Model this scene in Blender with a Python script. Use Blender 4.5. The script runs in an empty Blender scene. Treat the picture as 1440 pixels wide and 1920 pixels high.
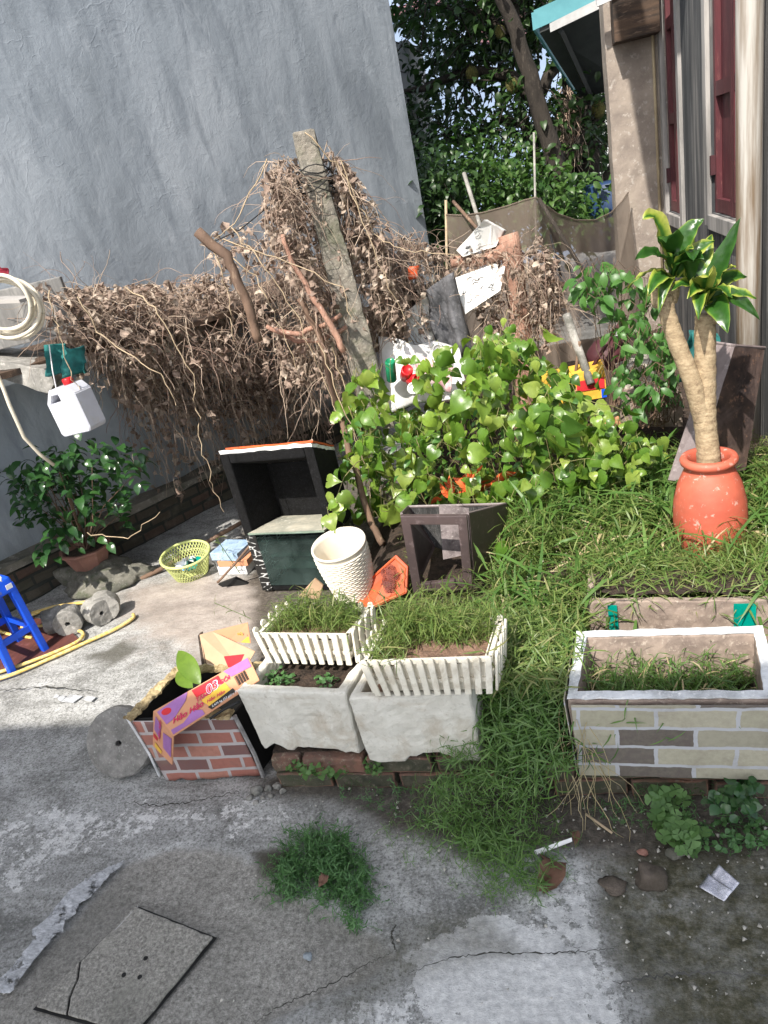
import bpy, bmesh, math, random
import numpy as np
from mathutils import Vector, Matrix, noise as mn
random.seed(7); RN = np.random.RandomState(11)
S = bpy.context.scene
# ------------------------------------------------------------------ camera, world, sun
FPX = 1350.0; TH = math.radians(23.5); RO = math.atan2(670, 3040); EYE = 1.6; YAW = math.radians(15.7)
cy, sy = math.cos(YAW), math.sin(YAW)
_h0 = Vector((-sy, cy, 0)); _r0 = Vector((cy, sy, 0)); _z0 = Vector((0, 0, 1))
CF = math.cos(TH)*_h0 - math.sin(TH)*_z0; _u0 = math.sin(TH)*_h0 + math.cos(TH)*_z0
CR = math.cos(RO)*_r0 - math.sin(RO)*_u0; CU = math.sin(RO)*_r0 + math.cos(RO)*_u0
CP = Vector((0, 0, EYE))
cd = bpy.data.cameras.new('camera'); cam = bpy.data.objects.new('camera', cd); S.collection.objects.link(cam)
m = Matrix((CR, CU, -CF)).transposed().to_4x4(); m.translation = CP; cam.matrix_world = m
cd.sensor_fit = 'VERTICAL'; cd.sensor_height = 36; cd.lens = 36*FPX/1920; cd.clip_end = 500; cd.clip_start = 0.05
S.camera = cam
SUN_EL = math.radians(50); SUN_TX, SUN_TY = 0.305, 0.952      # horizontal travel of the light
w = bpy.data.worlds.new('World'); S.world = w; w.use_nodes = True
nt = w.node_tree; bg = nt.nodes['Background']; sk = nt.nodes.new('ShaderNodeTexSky'); sk.sky_type = 'NISHITA'
sk.sun_disc = False; sk.sun_elevation = SUN_EL; sk.sun_rotation = math.atan2(-SUN_TX, -SUN_TY); sk.air_density = 1.0; sk.dust_density = 2.0
hsv = nt.nodes.new('ShaderNodeHueSaturation'); hsv.inputs['Saturation'].default_value = .5; nt.links.new(sk.outputs[0], hsv.inputs['Color']); nt.links.new(hsv.outputs[0], bg.inputs[0]); bg.inputs[1].default_value = 0.15
sd = bpy.data.lights.new('sun', 'SUN'); sd.energy = 3.7; sd.angle = math.radians(0.6); sd.color = (1.0, 0.94, 0.85)
so = bpy.data.objects.new('sun', sd); S.collection.objects.link(so)
L = Vector((SUN_TX*math.cos(SUN_EL), SUN_TY*math.cos(SUN_EL), -math.sin(SUN_EL)))
so.rotation_euler = L.to_track_quat('-Z', 'Y').to_euler(); so.location = (-2, -6, 8)
S.view_settings.view_transform = 'Standard'; S.view_settings.look = 'None'; S.view_settings.exposure = 1.02; S.view_settings.gamma = 1

# ------------------------------------------------------------------ survey helpers: photo measurements -> real places
def ray(x, y): return FPX*CF + float(x-720)*CR - float(y-960)*CU
def G(x, y, z=0.0): d = ray(x, y); return CP + d*float((z-EYE)/d.z)
def PY(x, y, Y): d = ray(x, y); return CP + d*float(Y/d.y)
def PX(x, y, X): d = ray(x, y); return CP + d*(X/d.x)

# ------------------------------------------------------------------ object helpers
COL = S.collection
def tag(o, label=None, cat=None, group=None, kind=None):
    if label: o['label'] = label
    if cat: o['category'] = cat
    if group: o['group'] = group
    if kind: o['kind'] = kind
    return o
def thing(name, label, cat, loc=(0, 0, 0), group=None):
    o = bpy.data.objects.new(name, None); COL.objects.link(o); o.location = loc; o.empty_display_size = .1
    return tag(o, label, cat, group)
def wloc(o):
    v = Vector((0, 0, 0))
    while o is not None: v += Vector(o.location); o = o.parent
    return v
def link(name, me, mat, parent=None, smooth=False):
    if mat is not None:
        for mm in (mat if isinstance(mat, (list, tuple)) else [mat]): me.materials.append(mm)
    o = bpy.data.objects.new(name, me); COL.objects.link(o)
    if parent is not None:
        o.parent = parent; w_ = wloc(parent)
        me.transform(Matrix.Translation(-w_))
    if smooth: me.shade_smooth()
    return o
def tris(name, V, T, mat, parent=None, smooth=False):
    V = np.asarray(V, dtype=np.float32).reshape(-1, 3); T = np.asarray(T, dtype=np.int32).reshape(-1, 3)
    me = bpy.data.meshes.new(name); me.vertices.add(len(V)); me.vertices.foreach_set('co', V.ravel())
    me.loops.add(T.size); me.loops.foreach_set('vertex_index', T.ravel())
    me.polygons.add(len(T)); me.polygons.foreach_set('loop_start', np.arange(0, T.size, 3, dtype=np.int32))
    me.polygons.foreach_set('loop_total', np.full(len(T), 3, dtype=np.int32))
    me.update(calc_edges=True); me.validate()
    return link(name, me, mat, parent, smooth)

class MB:
    def __init__(s): s.v = []; s.f = []; s.mi = []
    def add(s, vs, fs, mi=0):
        b = len(s.v); s.v += [tuple(v) for v in vs]; s.f += [tuple(b+i for i in f) for f in fs]; s.mi += [mi]*len(fs); return s
    def box(s, c, size, M=None, mi=0):
        hx, hy, hz = size[0]/2, size[1]/2, size[2]/2; c = Vector(c)
        P = [Vector((x, y, z)) for z in (-hz, hz) for x, y in ((-hx, -hy), (hx, -hy), (hx, hy), (-hx, hy))]
        P = [(M @ p if M else p) + c for p in P]
        return s.add(P, [(3, 2, 1, 0), (4, 5, 6, 7), (0, 1, 5, 4), (1, 2, 6, 5), (2, 3, 7, 6), (3, 0, 4, 7)], mi)
    def hexa(s, P, mi=0):   # 8 points: bottom 4 ccw, top 4 ccw
        return s.add(P, [(3, 2, 1, 0), (4, 5, 6, 7), (0, 1, 5, 4), (1, 2, 6, 5), (2, 3, 7, 6), (3, 0, 4, 7)], mi)
    def prism(s, P, n, t, mi=0):  # polygon P (list of Vector) thickened by t along n
        n = Vector(n).normalized()*t; k = len(P); P = [Vector(p) for p in P]
        return s.add(P+[p+n for p in P], [tuple(range(k))[::-1], tuple(range(k, 2*k))]+[(i, (i+1) % k, k+(i+1) % k, k+i) for i in range(k)], mi)
    def tube(s, pts, r, seg=6, cap=True, mi=0):
        pts = [Vector(p) for p in pts]; n = len(pts); rs = r if isinstance(r, (list, tuple)) else [r]*n
        up = Vector((0.13, 0.27, 0.95)); vs = []; fs = []
        for i, p in enumerate(pts):
            t = (pts[min(i+1, n-1)]-pts[max(i-1, 0)])
            if t.length < 1e-9: t = Vector((0, 0, 1))
            t.normalize(); a = t.cross(up)
            if a.length < .05: a = t.cross(Vector((1, 0, 0)))
            a.normalize(); b = t.cross(a)
            for k in range(seg):
                an = 2*math.pi*k/seg; vs.append(p+(a*math.cos(an)+b*math.sin(an))*rs[i])
        for i in range(n-1):
            for k in range(seg):
                k2 = (k+1) % seg; fs.append((i*seg+k, i*seg+k2, (i+1)*seg+k2, (i+1)*seg+k))
        if cap: fs += [tuple(range(seg)), tuple((n-1)*seg+k for k in range(seg))[::-1]]
        return s.add(vs, fs, mi)
    def lathe(s, prof, c, seg=32, M=None, mi=0, sq=1.0):
        vs = []; fs = []; c = Vector(c); n = len(prof)
        for r, z in prof:
            for k in range(seg):
                an = 2*math.pi*k/seg; p = Vector((r*math.cos(an), sq*r*math.sin(an), z)); vs.append((M @ p if M else p)+c)
        for i in range(n-1):
            for k in range(seg):
                k2 = (k+1) % seg; fs.append((i*seg+k, i*seg+k2, (i+1)*seg+k2, (i+1)*seg+k))
        if prof[0][0] > 1e-4: fs.append(tuple(range(seg))[::-1])
        if prof[-1][0] > 1e-4: fs.append(tuple((n-1)*seg+k for k in range(seg)))
        return s.add(vs, fs, mi)
    def build(s, name, mat, parent=None, smooth=False, bevel=0, bseg=2, rough=0, sub=0, seed=0, rs=12):
        me = bpy.data.meshes.new(name); me.from_pydata(s.v, [], s.f); me.polygons.foreach_set('material_index', s.mi)
        bm = bmesh.new(); bm.from_mesh(me)
        if bevel or sub or rough:
            bmesh.ops.remove_doubles(bm, verts=bm.verts, dist=1e-5)
        bmesh.ops.recalc_face_normals(bm, faces=bm.faces)
        if bevel:
            ed = [e for e in bm.edges if len(e.link_faces) == 2 and e.calc_face_angle(0) > .5]
            bmesh.ops.bevel(bm, geom=ed, offset=bevel, segments=bseg, affect='EDGES', clamp_overlap=True, profile=.6)
        if sub:
            for _ in range(6):
                ed = [e for e in bm.edges if e.calc_length() > sub]
                if not ed: break
                bmesh.ops.subdivide_edges(bm, edges=ed, cuts=1, use_grid_fill=True)
                if len(bm.verts) > 60000: break
            bmesh.ops.triangulate(bm, faces=[f for f in bm.faces if len(f.verts) > 4])
        if rough:
            for v in bm.verts:
                q = v.co*rs + Vector((seed, seed*2.1, 0)); v.co += mn.noise_vector(q)*rough + mn.noise_vector(q*3.3)*rough*.45
        bm.normal_update(); bm.to_mesh(me); bm.free()
        return link(name, me, mat, parent, smooth)

def rot(rx=0, ry=0, rz=0):
    return (Matrix.Rotation(math.radians(rz), 3, 'Z') @ Matrix.Rotation(math.radians(ry), 3, 'Y') @ Matrix.Rotation(math.radians(rx), 3, 'X'))
def fbm(P, sc, oct=4, seed=0.0):      # numpy value noise, P (n,3) -> 0..1
    P = np.asarray(P, dtype=np.float64)*sc+seed*17.3+100.5; out = np.zeros(len(P)); a = 1.0; tot = 0
    def h(i, j, k):
        n_ = (i*374761393+j*668265263+k*2147483647) & 0x7fffffff; n_ = ((n_ ^ (n_ >> 13))*1274126177) & 0x7fffffff
        return ((n_ ^ (n_ >> 16)) & 0xffff)/65535.0
    for o in range(oct):
        I = np.floor(P).astype(np.int64); f = P-I; f = f*f*(3-2*f); v = 0
        for dx in (0, 1):
            for dy in (0, 1):
                for dz in (0, 1):
                    wgt = (f[:, 0] if dx else 1-f[:, 0])*(f[:, 1] if dy else 1-f[:, 1])*(f[:, 2] if dz else 1-f[:, 2])
                    v = v+wgt*h(I[:, 0]+dx, I[:, 1]+dy, I[:, 2]+dz)
        out += a*v; tot += a; a *= .5; P = P*2.03+7.7
    return out/tot

# ------------------------------------------------------------------ materials
class NM:
    def __init__(s, name):
        s.m = bpy.data.materials.new(name); s.m.use_nodes = True; s.t = s.m.node_tree; s.N = s.t.nodes; s.L = s.t.links
        s.b = s.N['Principled BSDF']; s.out = s.N['Material Output']; s.tc = s.N.new('ShaderNodeTexCoord')
    def n(s, t, **k):
        x = s.N.new(t)
        for a, v in k.items(): setattr(x, a, v)
        return x
    def set(s, node, sock, v):
        if hasattr(v, 'links') or hasattr(v, 'is_linked'): s.L.new(v, node.inputs[sock])
        else: node.inputs[sock].default_value = v
    def col(s, c): return (*c, 1) if len(c) == 3 else c
    def mapping(s, scale=(1, 1, 1), rotz=0, src=None):
        mp = s.n('ShaderNodeMapping'); mp.inputs['Scale'].default_value = scale; mp.inputs['Rotation'].default_value = (0, 0, rotz)
        s.L.new(src or s.tc.outputs['Object'], mp.inputs[0]); return mp.outputs[0]
    def noise(s, scale, detail=5, rough=.6, vec=None, dist=0):
        x = s.n('ShaderNodeTexNoise'); s.L.new(vec or s.tc.outputs['Object'], x.inputs['Vector'])
        x.inputs['Scale'].default_value = scale; x.inputs['Detail'].default_value = detail; x.inputs['Roughness'].default_value = rough; x.inputs['Distortion'].default_value = dist
        return x.outputs['Fac']
    def ramp(s, fac, stops):
        r = s.n('ShaderNodeValToRGB'); s.L.new(fac, r.inputs[0]); e = r.color_ramp.elements
        while len(e) < len(stops): e.new(.5)
        for i, (p, c) in enumerate(stops):
            e[i].position = p; e[i].color = s.col(c) if isinstance(c, (tuple, list)) else (c, c, c, 1)
        return r.outputs[0]
    def mix(s, fac, a, b, mode='MIX'):
        x = s.n('ShaderNodeMix', data_type='RGBA', blend_type=mode); s.set(x, 0, fac)
        for i, v in ((6, a), (7, b)):
            if isinstance(v, (tuple, list)): v = s.col(v)
            s.set(x, i, v)
        return x.outputs[2]
    def math(s, op, a, b=0.0, clamp=False):
        x = s.n('ShaderNodeMath', operation=op, use_clamp=clamp); s.set(x, 0, a); s.set(x, 1, b); return x.outputs[0]
    def bump(s, h, strength=.3, dist=.01, prev=None):
        x = s.n('ShaderNodeBump'); x.inputs['Strength'].default_value = strength; x.inputs['Distance'].default_value = dist
        s.L.new(h, x.inputs['Height'])
        if prev: s.L.new(prev, x.inputs['Normal'])
        s.L.new(x.outputs[0], s.b.inputs['Normal']); return x.outputs[0]
    def base(s, c, rough=.8, metal=0, spec=.5):
        s.set(s.b, 'Base Color', s.col(c) if isinstance(c, tuple) else c); s.b.inputs['Roughness'].default_value = rough
        s.b.inputs['Metallic'].default_value = metal; s.b.inputs['Specular IOR Level'].default_value = spec; return s.m
def simple(name, c1, c2=None, c3=None, sc=8, rough=.75, metal=0, bumps=.3, bsc=None, bd=.004, spec=.4, sharp=.12, stretch=(1, 1, 1), dirt=None, dsc=3):
    k = NM(name); v = k.mapping(stretch)
    c2 = c2 or tuple(x*.7 for x in c1)
    f = k.noise(sc, 6, .65, v); c = k.ramp(f, [(.5-sharp, c2), (.5+sharp, c1)])
    if c3:
        g = k.noise(sc*4.3, 5, .7, v); c = k.mix(k.ramp(g, [(.56, 0.), (.68, 1.)]), c, c3)
    if dirt:
        g = k.noise(dsc, 8, .72, None, .6); c = k.mix(k.ramp(g, [(.5, 0.), (.66, .85)]), c, dirt)
    h = k.noise(bsc or sc*6, 8, .7, v)
    if bumps: k.bump(h, bumps, bd)
    return k.base(c, rough, metal, spec)
def leafmat(name, cols, trans=.35, rough=.4, spec=.5, veins=0, dirt=None):
    k = NM(name); g = k.n('ShaderNodeNewGeometry')
    n_ = len(cols); c = k.ramp(g.outputs['Random Per Island'], [((i+.0)/max(1, n_-1), cc) for i, cc in enumerate(cols)])
    f = k.noise(30, 3, .6); c = k.mix(k.ramp(f, [(.35, 0.), (.75, .35)]), c, tuple(x*.55 for x in cols[0]))
    k.base(c, rough, 0, spec)
    tr = k.n('ShaderNodeBsdfTranslucent'); hs = k.n('ShaderNodeHueSaturation'); hs.inputs['Value'].default_value = 1.5; hs.inputs['Saturation'].default_value = 1.1; k.L.new(c, hs.inputs['Color']); k.L.new(hs.outputs[0], tr.inputs[0])
    mx = k.n('ShaderNodeMixShader'); mx.inputs[0].default_value = trans; k.L.new(k.b.outputs[0], mx.inputs[1]); k.L.new(tr.outputs[0], mx.inputs[2]); k.L.new(mx.outputs[0], k.out.inputs[0])
    if veins:
        k.bump(k.noise(90, 2, .5), .25, .002)
    return k.m
def brickmat(name, cols, mortar, bw, bh, scale_rough=.8, wob=.004, ms=.012, axis='x', dark=None, off=(0, 0)):
    k = NM(name); sp = k.n('ShaderNodeSeparateXYZ'); k.L.new(k.tc.outputs['Object'], sp.inputs[0]); cb = k.n('ShaderNodeCombineXYZ')
    s_ = k.math('ADD', sp.outputs[0], sp.outputs[1]) if axis == 'xy' else sp.outputs[0]
    n1 = k.noise(22, 3, .6)
    k.L.new(k.math('ADD', k.math('ADD', s_, off[0]), k.math('MULTIPLY', k.math('SUBTRACT', n1, .5), wob)), cb.inputs[0])
    n2 = k.noise(17, 3, .6)
    k.L.new(k.math('ADD', k.math('ADD', sp.outputs[2], off[1]), k.math('MULTIPLY', k.math('SUBTRACT', n2, .5), wob)), cb.inputs[1])
    bt = k.n('ShaderNodeTexBrick'); k.L.new(cb.outputs[0], bt.inputs['Vector']); bt.inputs['Scale'].default_value = 1
    bt.inputs['Brick Width'].default_value = bw; bt.inputs['Row Height'].default_value = bh; bt.inputs['Mortar Size'].default_value = ms; bt.inputs['Mortar Smooth'].default_value = .1
    bt.inputs['Color1'].default_value = (0, 0, 0, 1); bt.inputs['Color2'].default_value = (1, 1, 1, 1); bt.inputs['Mortar'].default_value = (.5, .5, .5, 1); bt.inputs['Bias'].default_value = 0
    c = k.ramp(bt.outputs['Color'], [(i/(len(cols)-1)*.999, cc) for i, cc in enumerate(cols)])
    rr = [x for x in c.node.color_ramp.elements]; c.node.color_ramp.interpolation = 'CONSTANT' if dark else 'LINEAR'
    g = k.noise(60, 5, .7); c = k.mix(k.ramp(g, [(.4, 0.), (.7, .4)]), c, tuple(x*.6 for x in cols[0]))
    c = k.mix(bt.outputs['Fac'], c, mortar)
    g2 = k.noise(9, 6, .7); c = k.mix(k.ramp(g2, [(.55, 0.), (.75, .5)]), c, (.18, .15, .12))
    k.bump(k.math('SUBTRACT', k.math('MULTIPLY', k.noise(120, 5, .7), .5), bt.outputs['Fac']), .25, .003)
    return k.base(c, scale_rough)

def m_wall():
    k = NM('grey_render'); v = k.mapping((1.6, 1.6, .75)); 
    a = k.noise(1.1, 7, .62, v, .4); c = k.ramp(a, [(.32, (.215, .245, .275)), (.5, (.33, .37, .41)), (.66, (.41, .45, .49))])
    st = k.noise(9, 4, .6, k.mapping((1, 1, .22)), .5); c = k.mix(k.ramp(st, [(.5, 0.), (.64, .6)]), c, (.21, .24, .275))
    wv = k.noise(6, 7, .7, k.mapping((1.2, 1.2, .7)), .6); c = k.mix(k.ramp(wv, [(.58, 0.), (.74, .45)]), c, (.52, .56, .6))
    lw = k.n('ShaderNodeSeparateXYZ'); k.L.new(k.tc.outputs['Object'], lw.inputs[0]); dm = k.math('ADD', lw.outputs[2], k.math('MULTIPLY', k.noise(2.5, 6, .7), .9)); c = k.mix(k.ramp(dm, [(.55, .6), (1., 0.)]), c, (.2, .2, .18))
    h1 = k.noise(7, 9, .62, k.mapping((1, 1, .8)), .9); b = k.bump(h1, .15, .035); b = k.bump(k.noise(38, 6, .6, None, .5), .18, .008, b)
    wr = k.n('ShaderNodeTexVoronoi', feature='DISTANCE_TO_EDGE'); 
    ns = k.n('ShaderNodeTexNoise'); ns.inputs['Scale'].default_value = 5; mixv = k.n('ShaderNodeVectorMath', operation='MULTIPLY_ADD'); k.L.new(k.tc.outputs['Object'], ns.inputs['Vector'])
    k.L.new(ns.outputs['Color'], mixv.inputs[0]); mixv.inputs[1].default_value = (.35, .35, .35); k.L.new(k.tc.outputs['Object'], mixv.inputs[2])
    k.L.new(mixv.outputs[0], wr.inputs['Vector']); wr.inputs['Scale'].default_value = 6
    k.bump(k.math('MULTIPLY', k.ramp(wr.outputs['Distance'], [(.0, 1.), (.035, 0.)]), k.ramp(k.noise(3), [(.5, 0.), (.62, 1.)])), .16, .004, b)
    return k.base(c, .75, 0, .35)
M = {}
M['wall'] = m_wall()
M['dirty_plaster'] = simple('dirty_plaster', (.3, .29, .275), (.12, .12, .12), (.42, .4, .37), 2.2, .9, bumps=.4, bsc=14, stretch=(3, 3, .28), dirt=(.06, .065, .07), dsc=1.6)
def m_side():
    k = NM('streaked_plaster'); v = k.mapping((1, 2.2, .13)); a = k.noise(3.2, 8, .68, v, .3)
    c = k.ramp(a, [(.38, (.02, .023, .026)), (.52, (.055, .058, .062)), (.64, (.14, .135, .13)), (.8, (.28, .27, .26))])
    st = k.noise(16, 5, .6, k.mapping((1, 2.2, .1))); c = k.mix(k.ramp(st, [(.55, 0.), (.75, .6)]), c, (.45, .43, .41)); k.bump(k.noise(30, 8, .7), .4, .006); return k.base(c, .9)
M['side'] = m_side()
M['pier'] = simple('warm_plaster', (.33, .28, .235), (.22, .185, .16), (.42, .38, .34), 5, .92, bumps=.6, bsc=22, bd=.012)
M['white_trim'] = simple('white_trim', (.40, .38, .36), (.17, .165, .16), None, 3, stretch=(2, 2, .3), rough=.8, bumps=.2) if 1 else simple('x', (1,1,1), None, None, 6, .8, bumps=.2)
M['maroon'] = simple('maroon_paint', (.10, .022, .028), (.065, .018, .023), (.16, .06, .058), 5, .55, bumps=.12, stretch=(3, 3, .5))
M['maroon_dark'] = simple('dark_maroon_paint', (.07, .02, .024), (.05, .015, .02), None, 5, .6)
M['pipe'] = simple('stained_pipe', (.44, .42, .39), (.17, .125, .085), None, 3.5, .55, bumps=.15, stretch=(4, 4, .2), sharp=.08)
M['tan'] = simple('tan_pipe', (.42, .34, .22), None, None, 5, .6)
M['brown_wood'] = simple('dark_brown_wood', (.09, .055, .035), (.025, .018, .014), (.16, .11, .08), 4, .8, stretch=(.6, 4, 4))
M['teal'] = simple('teal_sheet', (.10, .30, .34), (.07, .23, .27), None, 4, .5, bumps=.1)
M['tin'] = simple('dark_tin', (.035, .04, .04), (.02, .024, .025), None, 4, .6)
M['alu'] = simple('pale_metal', (.5, .5, .5), (.35, .35, .35), None, 5, .5)
M['farblue'] = simple('pale_blue_wall', (.28, .36, .5), (.22, .29, .42), None, 1.0, .8, bumps=.1)
M['pink'] = simple('pink_paint', (.28, .14, .16), None, None, 1, .8)
M['far_white'] = simple('far_plaster', (.5, .5, .5), (.4, .4, .4), None, 1, .8)
M['black'] = simple('near_black', (.012, .012, .012), (.006, .006, .006), None, 8, .6)
M['bark'] = simple('dark_bark', (.042, .034, .027), (.02, .016, .013), (.075, .062, .05), 9, .9, bumps=.8, bsc=30, bd=.02, stretch=(1, 1, .4))
M['conc'] = simple('weathered_concrete', (.34, .325, .30), (.2, .195, .18), (.45, .43, .4), 9, .92, bumps=.6, bsc=60, bd=.006, dirt=(.09, .09, .075), dsc=6)
M['postc'] = simple('mossy_post_concrete', (.27, .24, .2), (.15, .14, .12), (.38, .36, .3), 14, .95, bumps=.9, bsc=70, bd=.008, dirt=(.08, .09, .05), dsc=5)
M['dconc'] = simple('dark_concrete', (.12, .115, .105), (.06, .06, .055), (.2, .19, .18), 12, .95, bumps=.7, bsc=50, bd=.008)
M['rock'] = simple('rock', (.2, .19, .16), (.09, .09, .075), (.28, .27, .24), 12, .95, bumps=.8, bsc=40, bd=.01, dirt=(.06, .075, .035), dsc=8)
M['brownrock'] = simple('brown_rock', (.13, .105, .085), (.08, .065, .05), None, 20, .95, bumps=.9, bsc=60, bd=.01)
M['soil'] = simple('dark_soil', (.075, .05, .036), (.03, .022, .017), (.13, .095, .07), 40, 1, bumps=1, bsc=110, bd=.012)
M['redsoil'] = simple('reddish_soil', (.28, .17, .12), (.16, .10, .07), (.36, .25, .2), 40, 1, bumps=1, bsc=100, bd=.012)
M['brickold'] = brickmat('old_brick', [(.2, .10, .07), (.11, .085, .065), (.23, .12, .08), (.09, .09, .06)], (.07, .07, .055), .21, .07, .95, .012, .01, 'xy')
M['mossbrick'] = brickmat('mossy_brick', [(.075, .06, .045), (.05, .055, .035), (.1, .06, .045), (.04, .045, .03)], (.03, .032, .026), .2, .065, .95, .012, .01, 'xy')
M['brickcream'] = brickmat('cream_brick_print', [(.37, .35, .265), (.41, .385, .30), (.39, .365, .28), (.12, .10, .09), (.42, .395, .31), (.34, .32, .25), (.13, .11, .1), (.36, .335, .26)], (.43, .44, .47), .178, .064, .7, .012, .005, 'xy', dark=True, off=(.03, .02))
M['brickred'] = brickmat('red_brick_print', [(.33, .13, .10), (.42, .19, .14), (.16, .085, .08), (.40, .17, .12)], (.40, .37, .37), .118, .052, .6, .006, .006, 'xy', dark=True, off=(.02, .01))
M['foam'] = simple('dirty_white_foam', (.66, .64, .58), (.56, .54, .48), (.48, .46, .40), 16, .85, bumps=.5, bsc=90, bd=.004, dirt=(.42, .36, .28), dsc=7)
M['whitefoam'] = simple('clean_white_foam', (.82, .82, .8), (.72, .72, .70), None, 10, .8, bumps=.2, bsc=80)
M['foamgrey'] = simple('foam_rim', (.72, .74, .76), (.45, .46, .47), (.85, .85, .85), 14, .85, bumps=.5, bsc=60, bd=.004)
M['beigefoam'] = simple('beige_inside', (.33, .26, .215), (.2, .155, .13), (.44, .37, .31), 14, .9, bumps=.5, bsc=60, bd=.004, dirt=(.14, .10, .09), dsc=6)
M['picket'] = simple('cream_plastic', (.80, .76, .66), (.70, .66, .56), None, 9, .5, bumps=.08, dirt=(.5, .44, .34), dsc=14)
M['tealtape'] = simple('teal_tape', (.0, .28, .22), None, None, 9, .3)
M['blackfoam'] = simple('black_foam', (.010, .010, .011), (.006, .006, .006), (.035, .035, .035), 50, .9, spec=.15, bumps=.7, bsc=160, bd=.003)
def m_crack():
    k = NM('black_flaking_foil'); v = k.n('ShaderNodeTexVoronoi', feature='DISTANCE_TO_EDGE'); k.L.new(k.mapping((1, 1, 2.4)), v.inputs['Vector']); v.inputs['Scale'].default_value = 16
    ns = k.noise(14, 3); f = k.math('MULTIPLY', k.ramp(v.outputs['Distance'], [(.0, 1.), (.06, 0.)]), k.ramp(ns, [(.47, 0.), (.52, 1.)]))
    return k.base(k.mix(f, (.012, .012, .012), (.75, .75, .73)), .35)
M['crackblack'] = m_crack()
M['orange'] = simple('orange_red_sheet', (.72, .13, .035), (.6, .09, .03), None, 8, .5)
M['white'] = simple('white_plastic', (.8, .8, .8), (.7, .7, .71), None, 6, .4, bumps=.05)
M['jug'] = simple('milky_plastic', (.56, .57, .62), (.48, .49, .54), None, 5, .35, bumps=.05, dirt=(.5, .48, .45), dsc=9)
M['red'] = simple('red_plastic', (.6, .015, .02), None, None, 5, .35, bumps=.05)
M['redcloth'] = simple('dark_red_cloth', (.25, .01, .03), None, None, 9, .8)
M['blue'] = simple('blue_plastic', (.012, .10, .72), (.01, .08, .6), None, 3, .35, bumps=.04)
M['hose'] = simple('cream_hose', (.68, .62, .5), (.55, .49, .38), None, 9, .45, bumps=.1)
M['mat'] = simple('dark_red_board', (.13, .045, .035), (.08, .03, .026), (.2, .08, .07), 6, .55, stretch=(3, 1, 1))
M['rustplastic'] = simple('rust_red_plastic', (.36, .075, .03), (.24, .05, .025), None, 6, .5, stretch=(4, 1, 1))
M['claypot'] = simple('dusty_clay_pot', (.32, .16, .12), (.24, .12, .095), (.36, .2, .16), 5, .75, bumps=.15, dirt=(.18, .12, .09), dsc=8)
def m_jar():
    k = NM('red_clay'); a = k.noise(5, 5, .6); c = k.ramp(a, [(.35, (.42, .085, .05)), (.65, (.56, .135, .08))])
    s = k.noise(34, 4, .75); c = k.mix(k.ramp(s, [(.60, 0.), (.66, .75)]), c, (.62, .40, .34)); gd = k.noise(7, 7, .72); c = k.mix(k.ramp(gd, [(.5, 0.), (.68, .5)]), c, (.28, .075, .045))
    wv = k.n('ShaderNodeTexWave', bands_direction='Z'); wv.inputs['Scale'].default_value = 9; wv.inputs['Distortion'].default_value = 1.2; k.L.new(k.tc.outputs['Object'], wv.inputs['Vector'])
    c = k.mix(k.ramp(wv.outputs['Fac'], [(.0, .0), (1., .12)]), c, (.34, .07, .04)); b = k.bump(wv.outputs['Fac'], .1, .002); k.bump(k.noise(80, 4), .15, .003, b)
    return k.base(c, .6)
M['jar'] = m_jar()
def m_trunk():
    k = NM('ringed_trunk'); a = k.noise(34, 7, .75, k.mapping((1, 1, 2))); c = k.ramp(a, [(.32, (.17, .115, .07)), (.5, (.36, .27, .165)), (.68, (.52, .41, .27))])
    wv = k.n('ShaderNodeTexWave', bands_direction='Z'); wv.inputs['Scale'].default_value = 26; wv.inputs['Distortion'].default_value = 9; wv.inputs['Detail'].default_value = 3; k.L.new(k.tc.outputs['Object'], wv.inputs['Vector'])
    c = k.mix(k.ramp(wv.outputs['Fac'], [(.0, .16), (.2, 0.)]), c, (.2, .13, .07)); k.bump(k.noise(70, 6, .75), .7, .008); return k.base(c, .85)
M['trunk'] = m_trunk()
M['bin'] = simple('woven_white_plastic', (.80, .75, .64), (.72, .66, .55), None, 6, .45, bumps=.05)
M['basket'] = simple('yellow_green_plastic', (.58, .62, .26), (.5, .55, .2), None, 6, .4, bumps=.05)
M['frame'] = simple('dark_brown_metal', (.075, .052, .05), (.05, .036, .036), (.12, .09, .09), 6, .45, bumps=.1)
M['dark_inner'] = simple('dark_streaked_inside', (.05, .05, .05), (.02, .02, .02), (.2, .19, .18), 9, .8, stretch=(8, 8, .6))  # near-black with paler upright streaks, for the back of the frame box
M['pale_inner'] = simple('mottled_pale_liner', (.26, .22, .22), (.12, .1, .1), (.36, .33, .32), 22, .8)  # paler mottled grey-brown, for the piece inside the frame box
M['card'] = simple('brown_cardboard', (.48, .33, .21), (.40, .27, .17), None, 5, .85, bumps=.1)
M['cardorange'] = simple('orange_printed_card', (.60, .29, .16), (.52, .25, .14), None, 5, .6, bumps=.08)
M['purple'] = simple('purple_print', (.36, .16, .42), None, None, 8, .55)
M['pinkprint'] = simple('magenta_print', (.60, .02, .10), None, None, 8, .55)
M['redprint'] = simple('red_print', (.62, .03, .04), None, None, 8, .55)
M['yellow'] = simple('yellow_print', (.80, .48, .06), None, None, 8, .55)
M['blackprint'] = simple('black_print', (.03, .025, .02), None, None, 8, .55)
M['damp'] = simple('damp_flaking_paper', (.45, .36, .2), (.22, .16, .08), (.6, .5, .3), 30, .9, bumps=.6)
M['bookblue'] = simple('pale_blue_print', (.40, .52, .66), (.25, .36, .5), (.1, .12, .2), 20, .5, bumps=0)
M['rust'] = simple('rusted_brown_sheet', (.085, .055, .045), (.03, .022, .022), (.19, .11, .075), 7, .6, bumps=.4, dirt=(.14, .10, .09), dsc=4)
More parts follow.
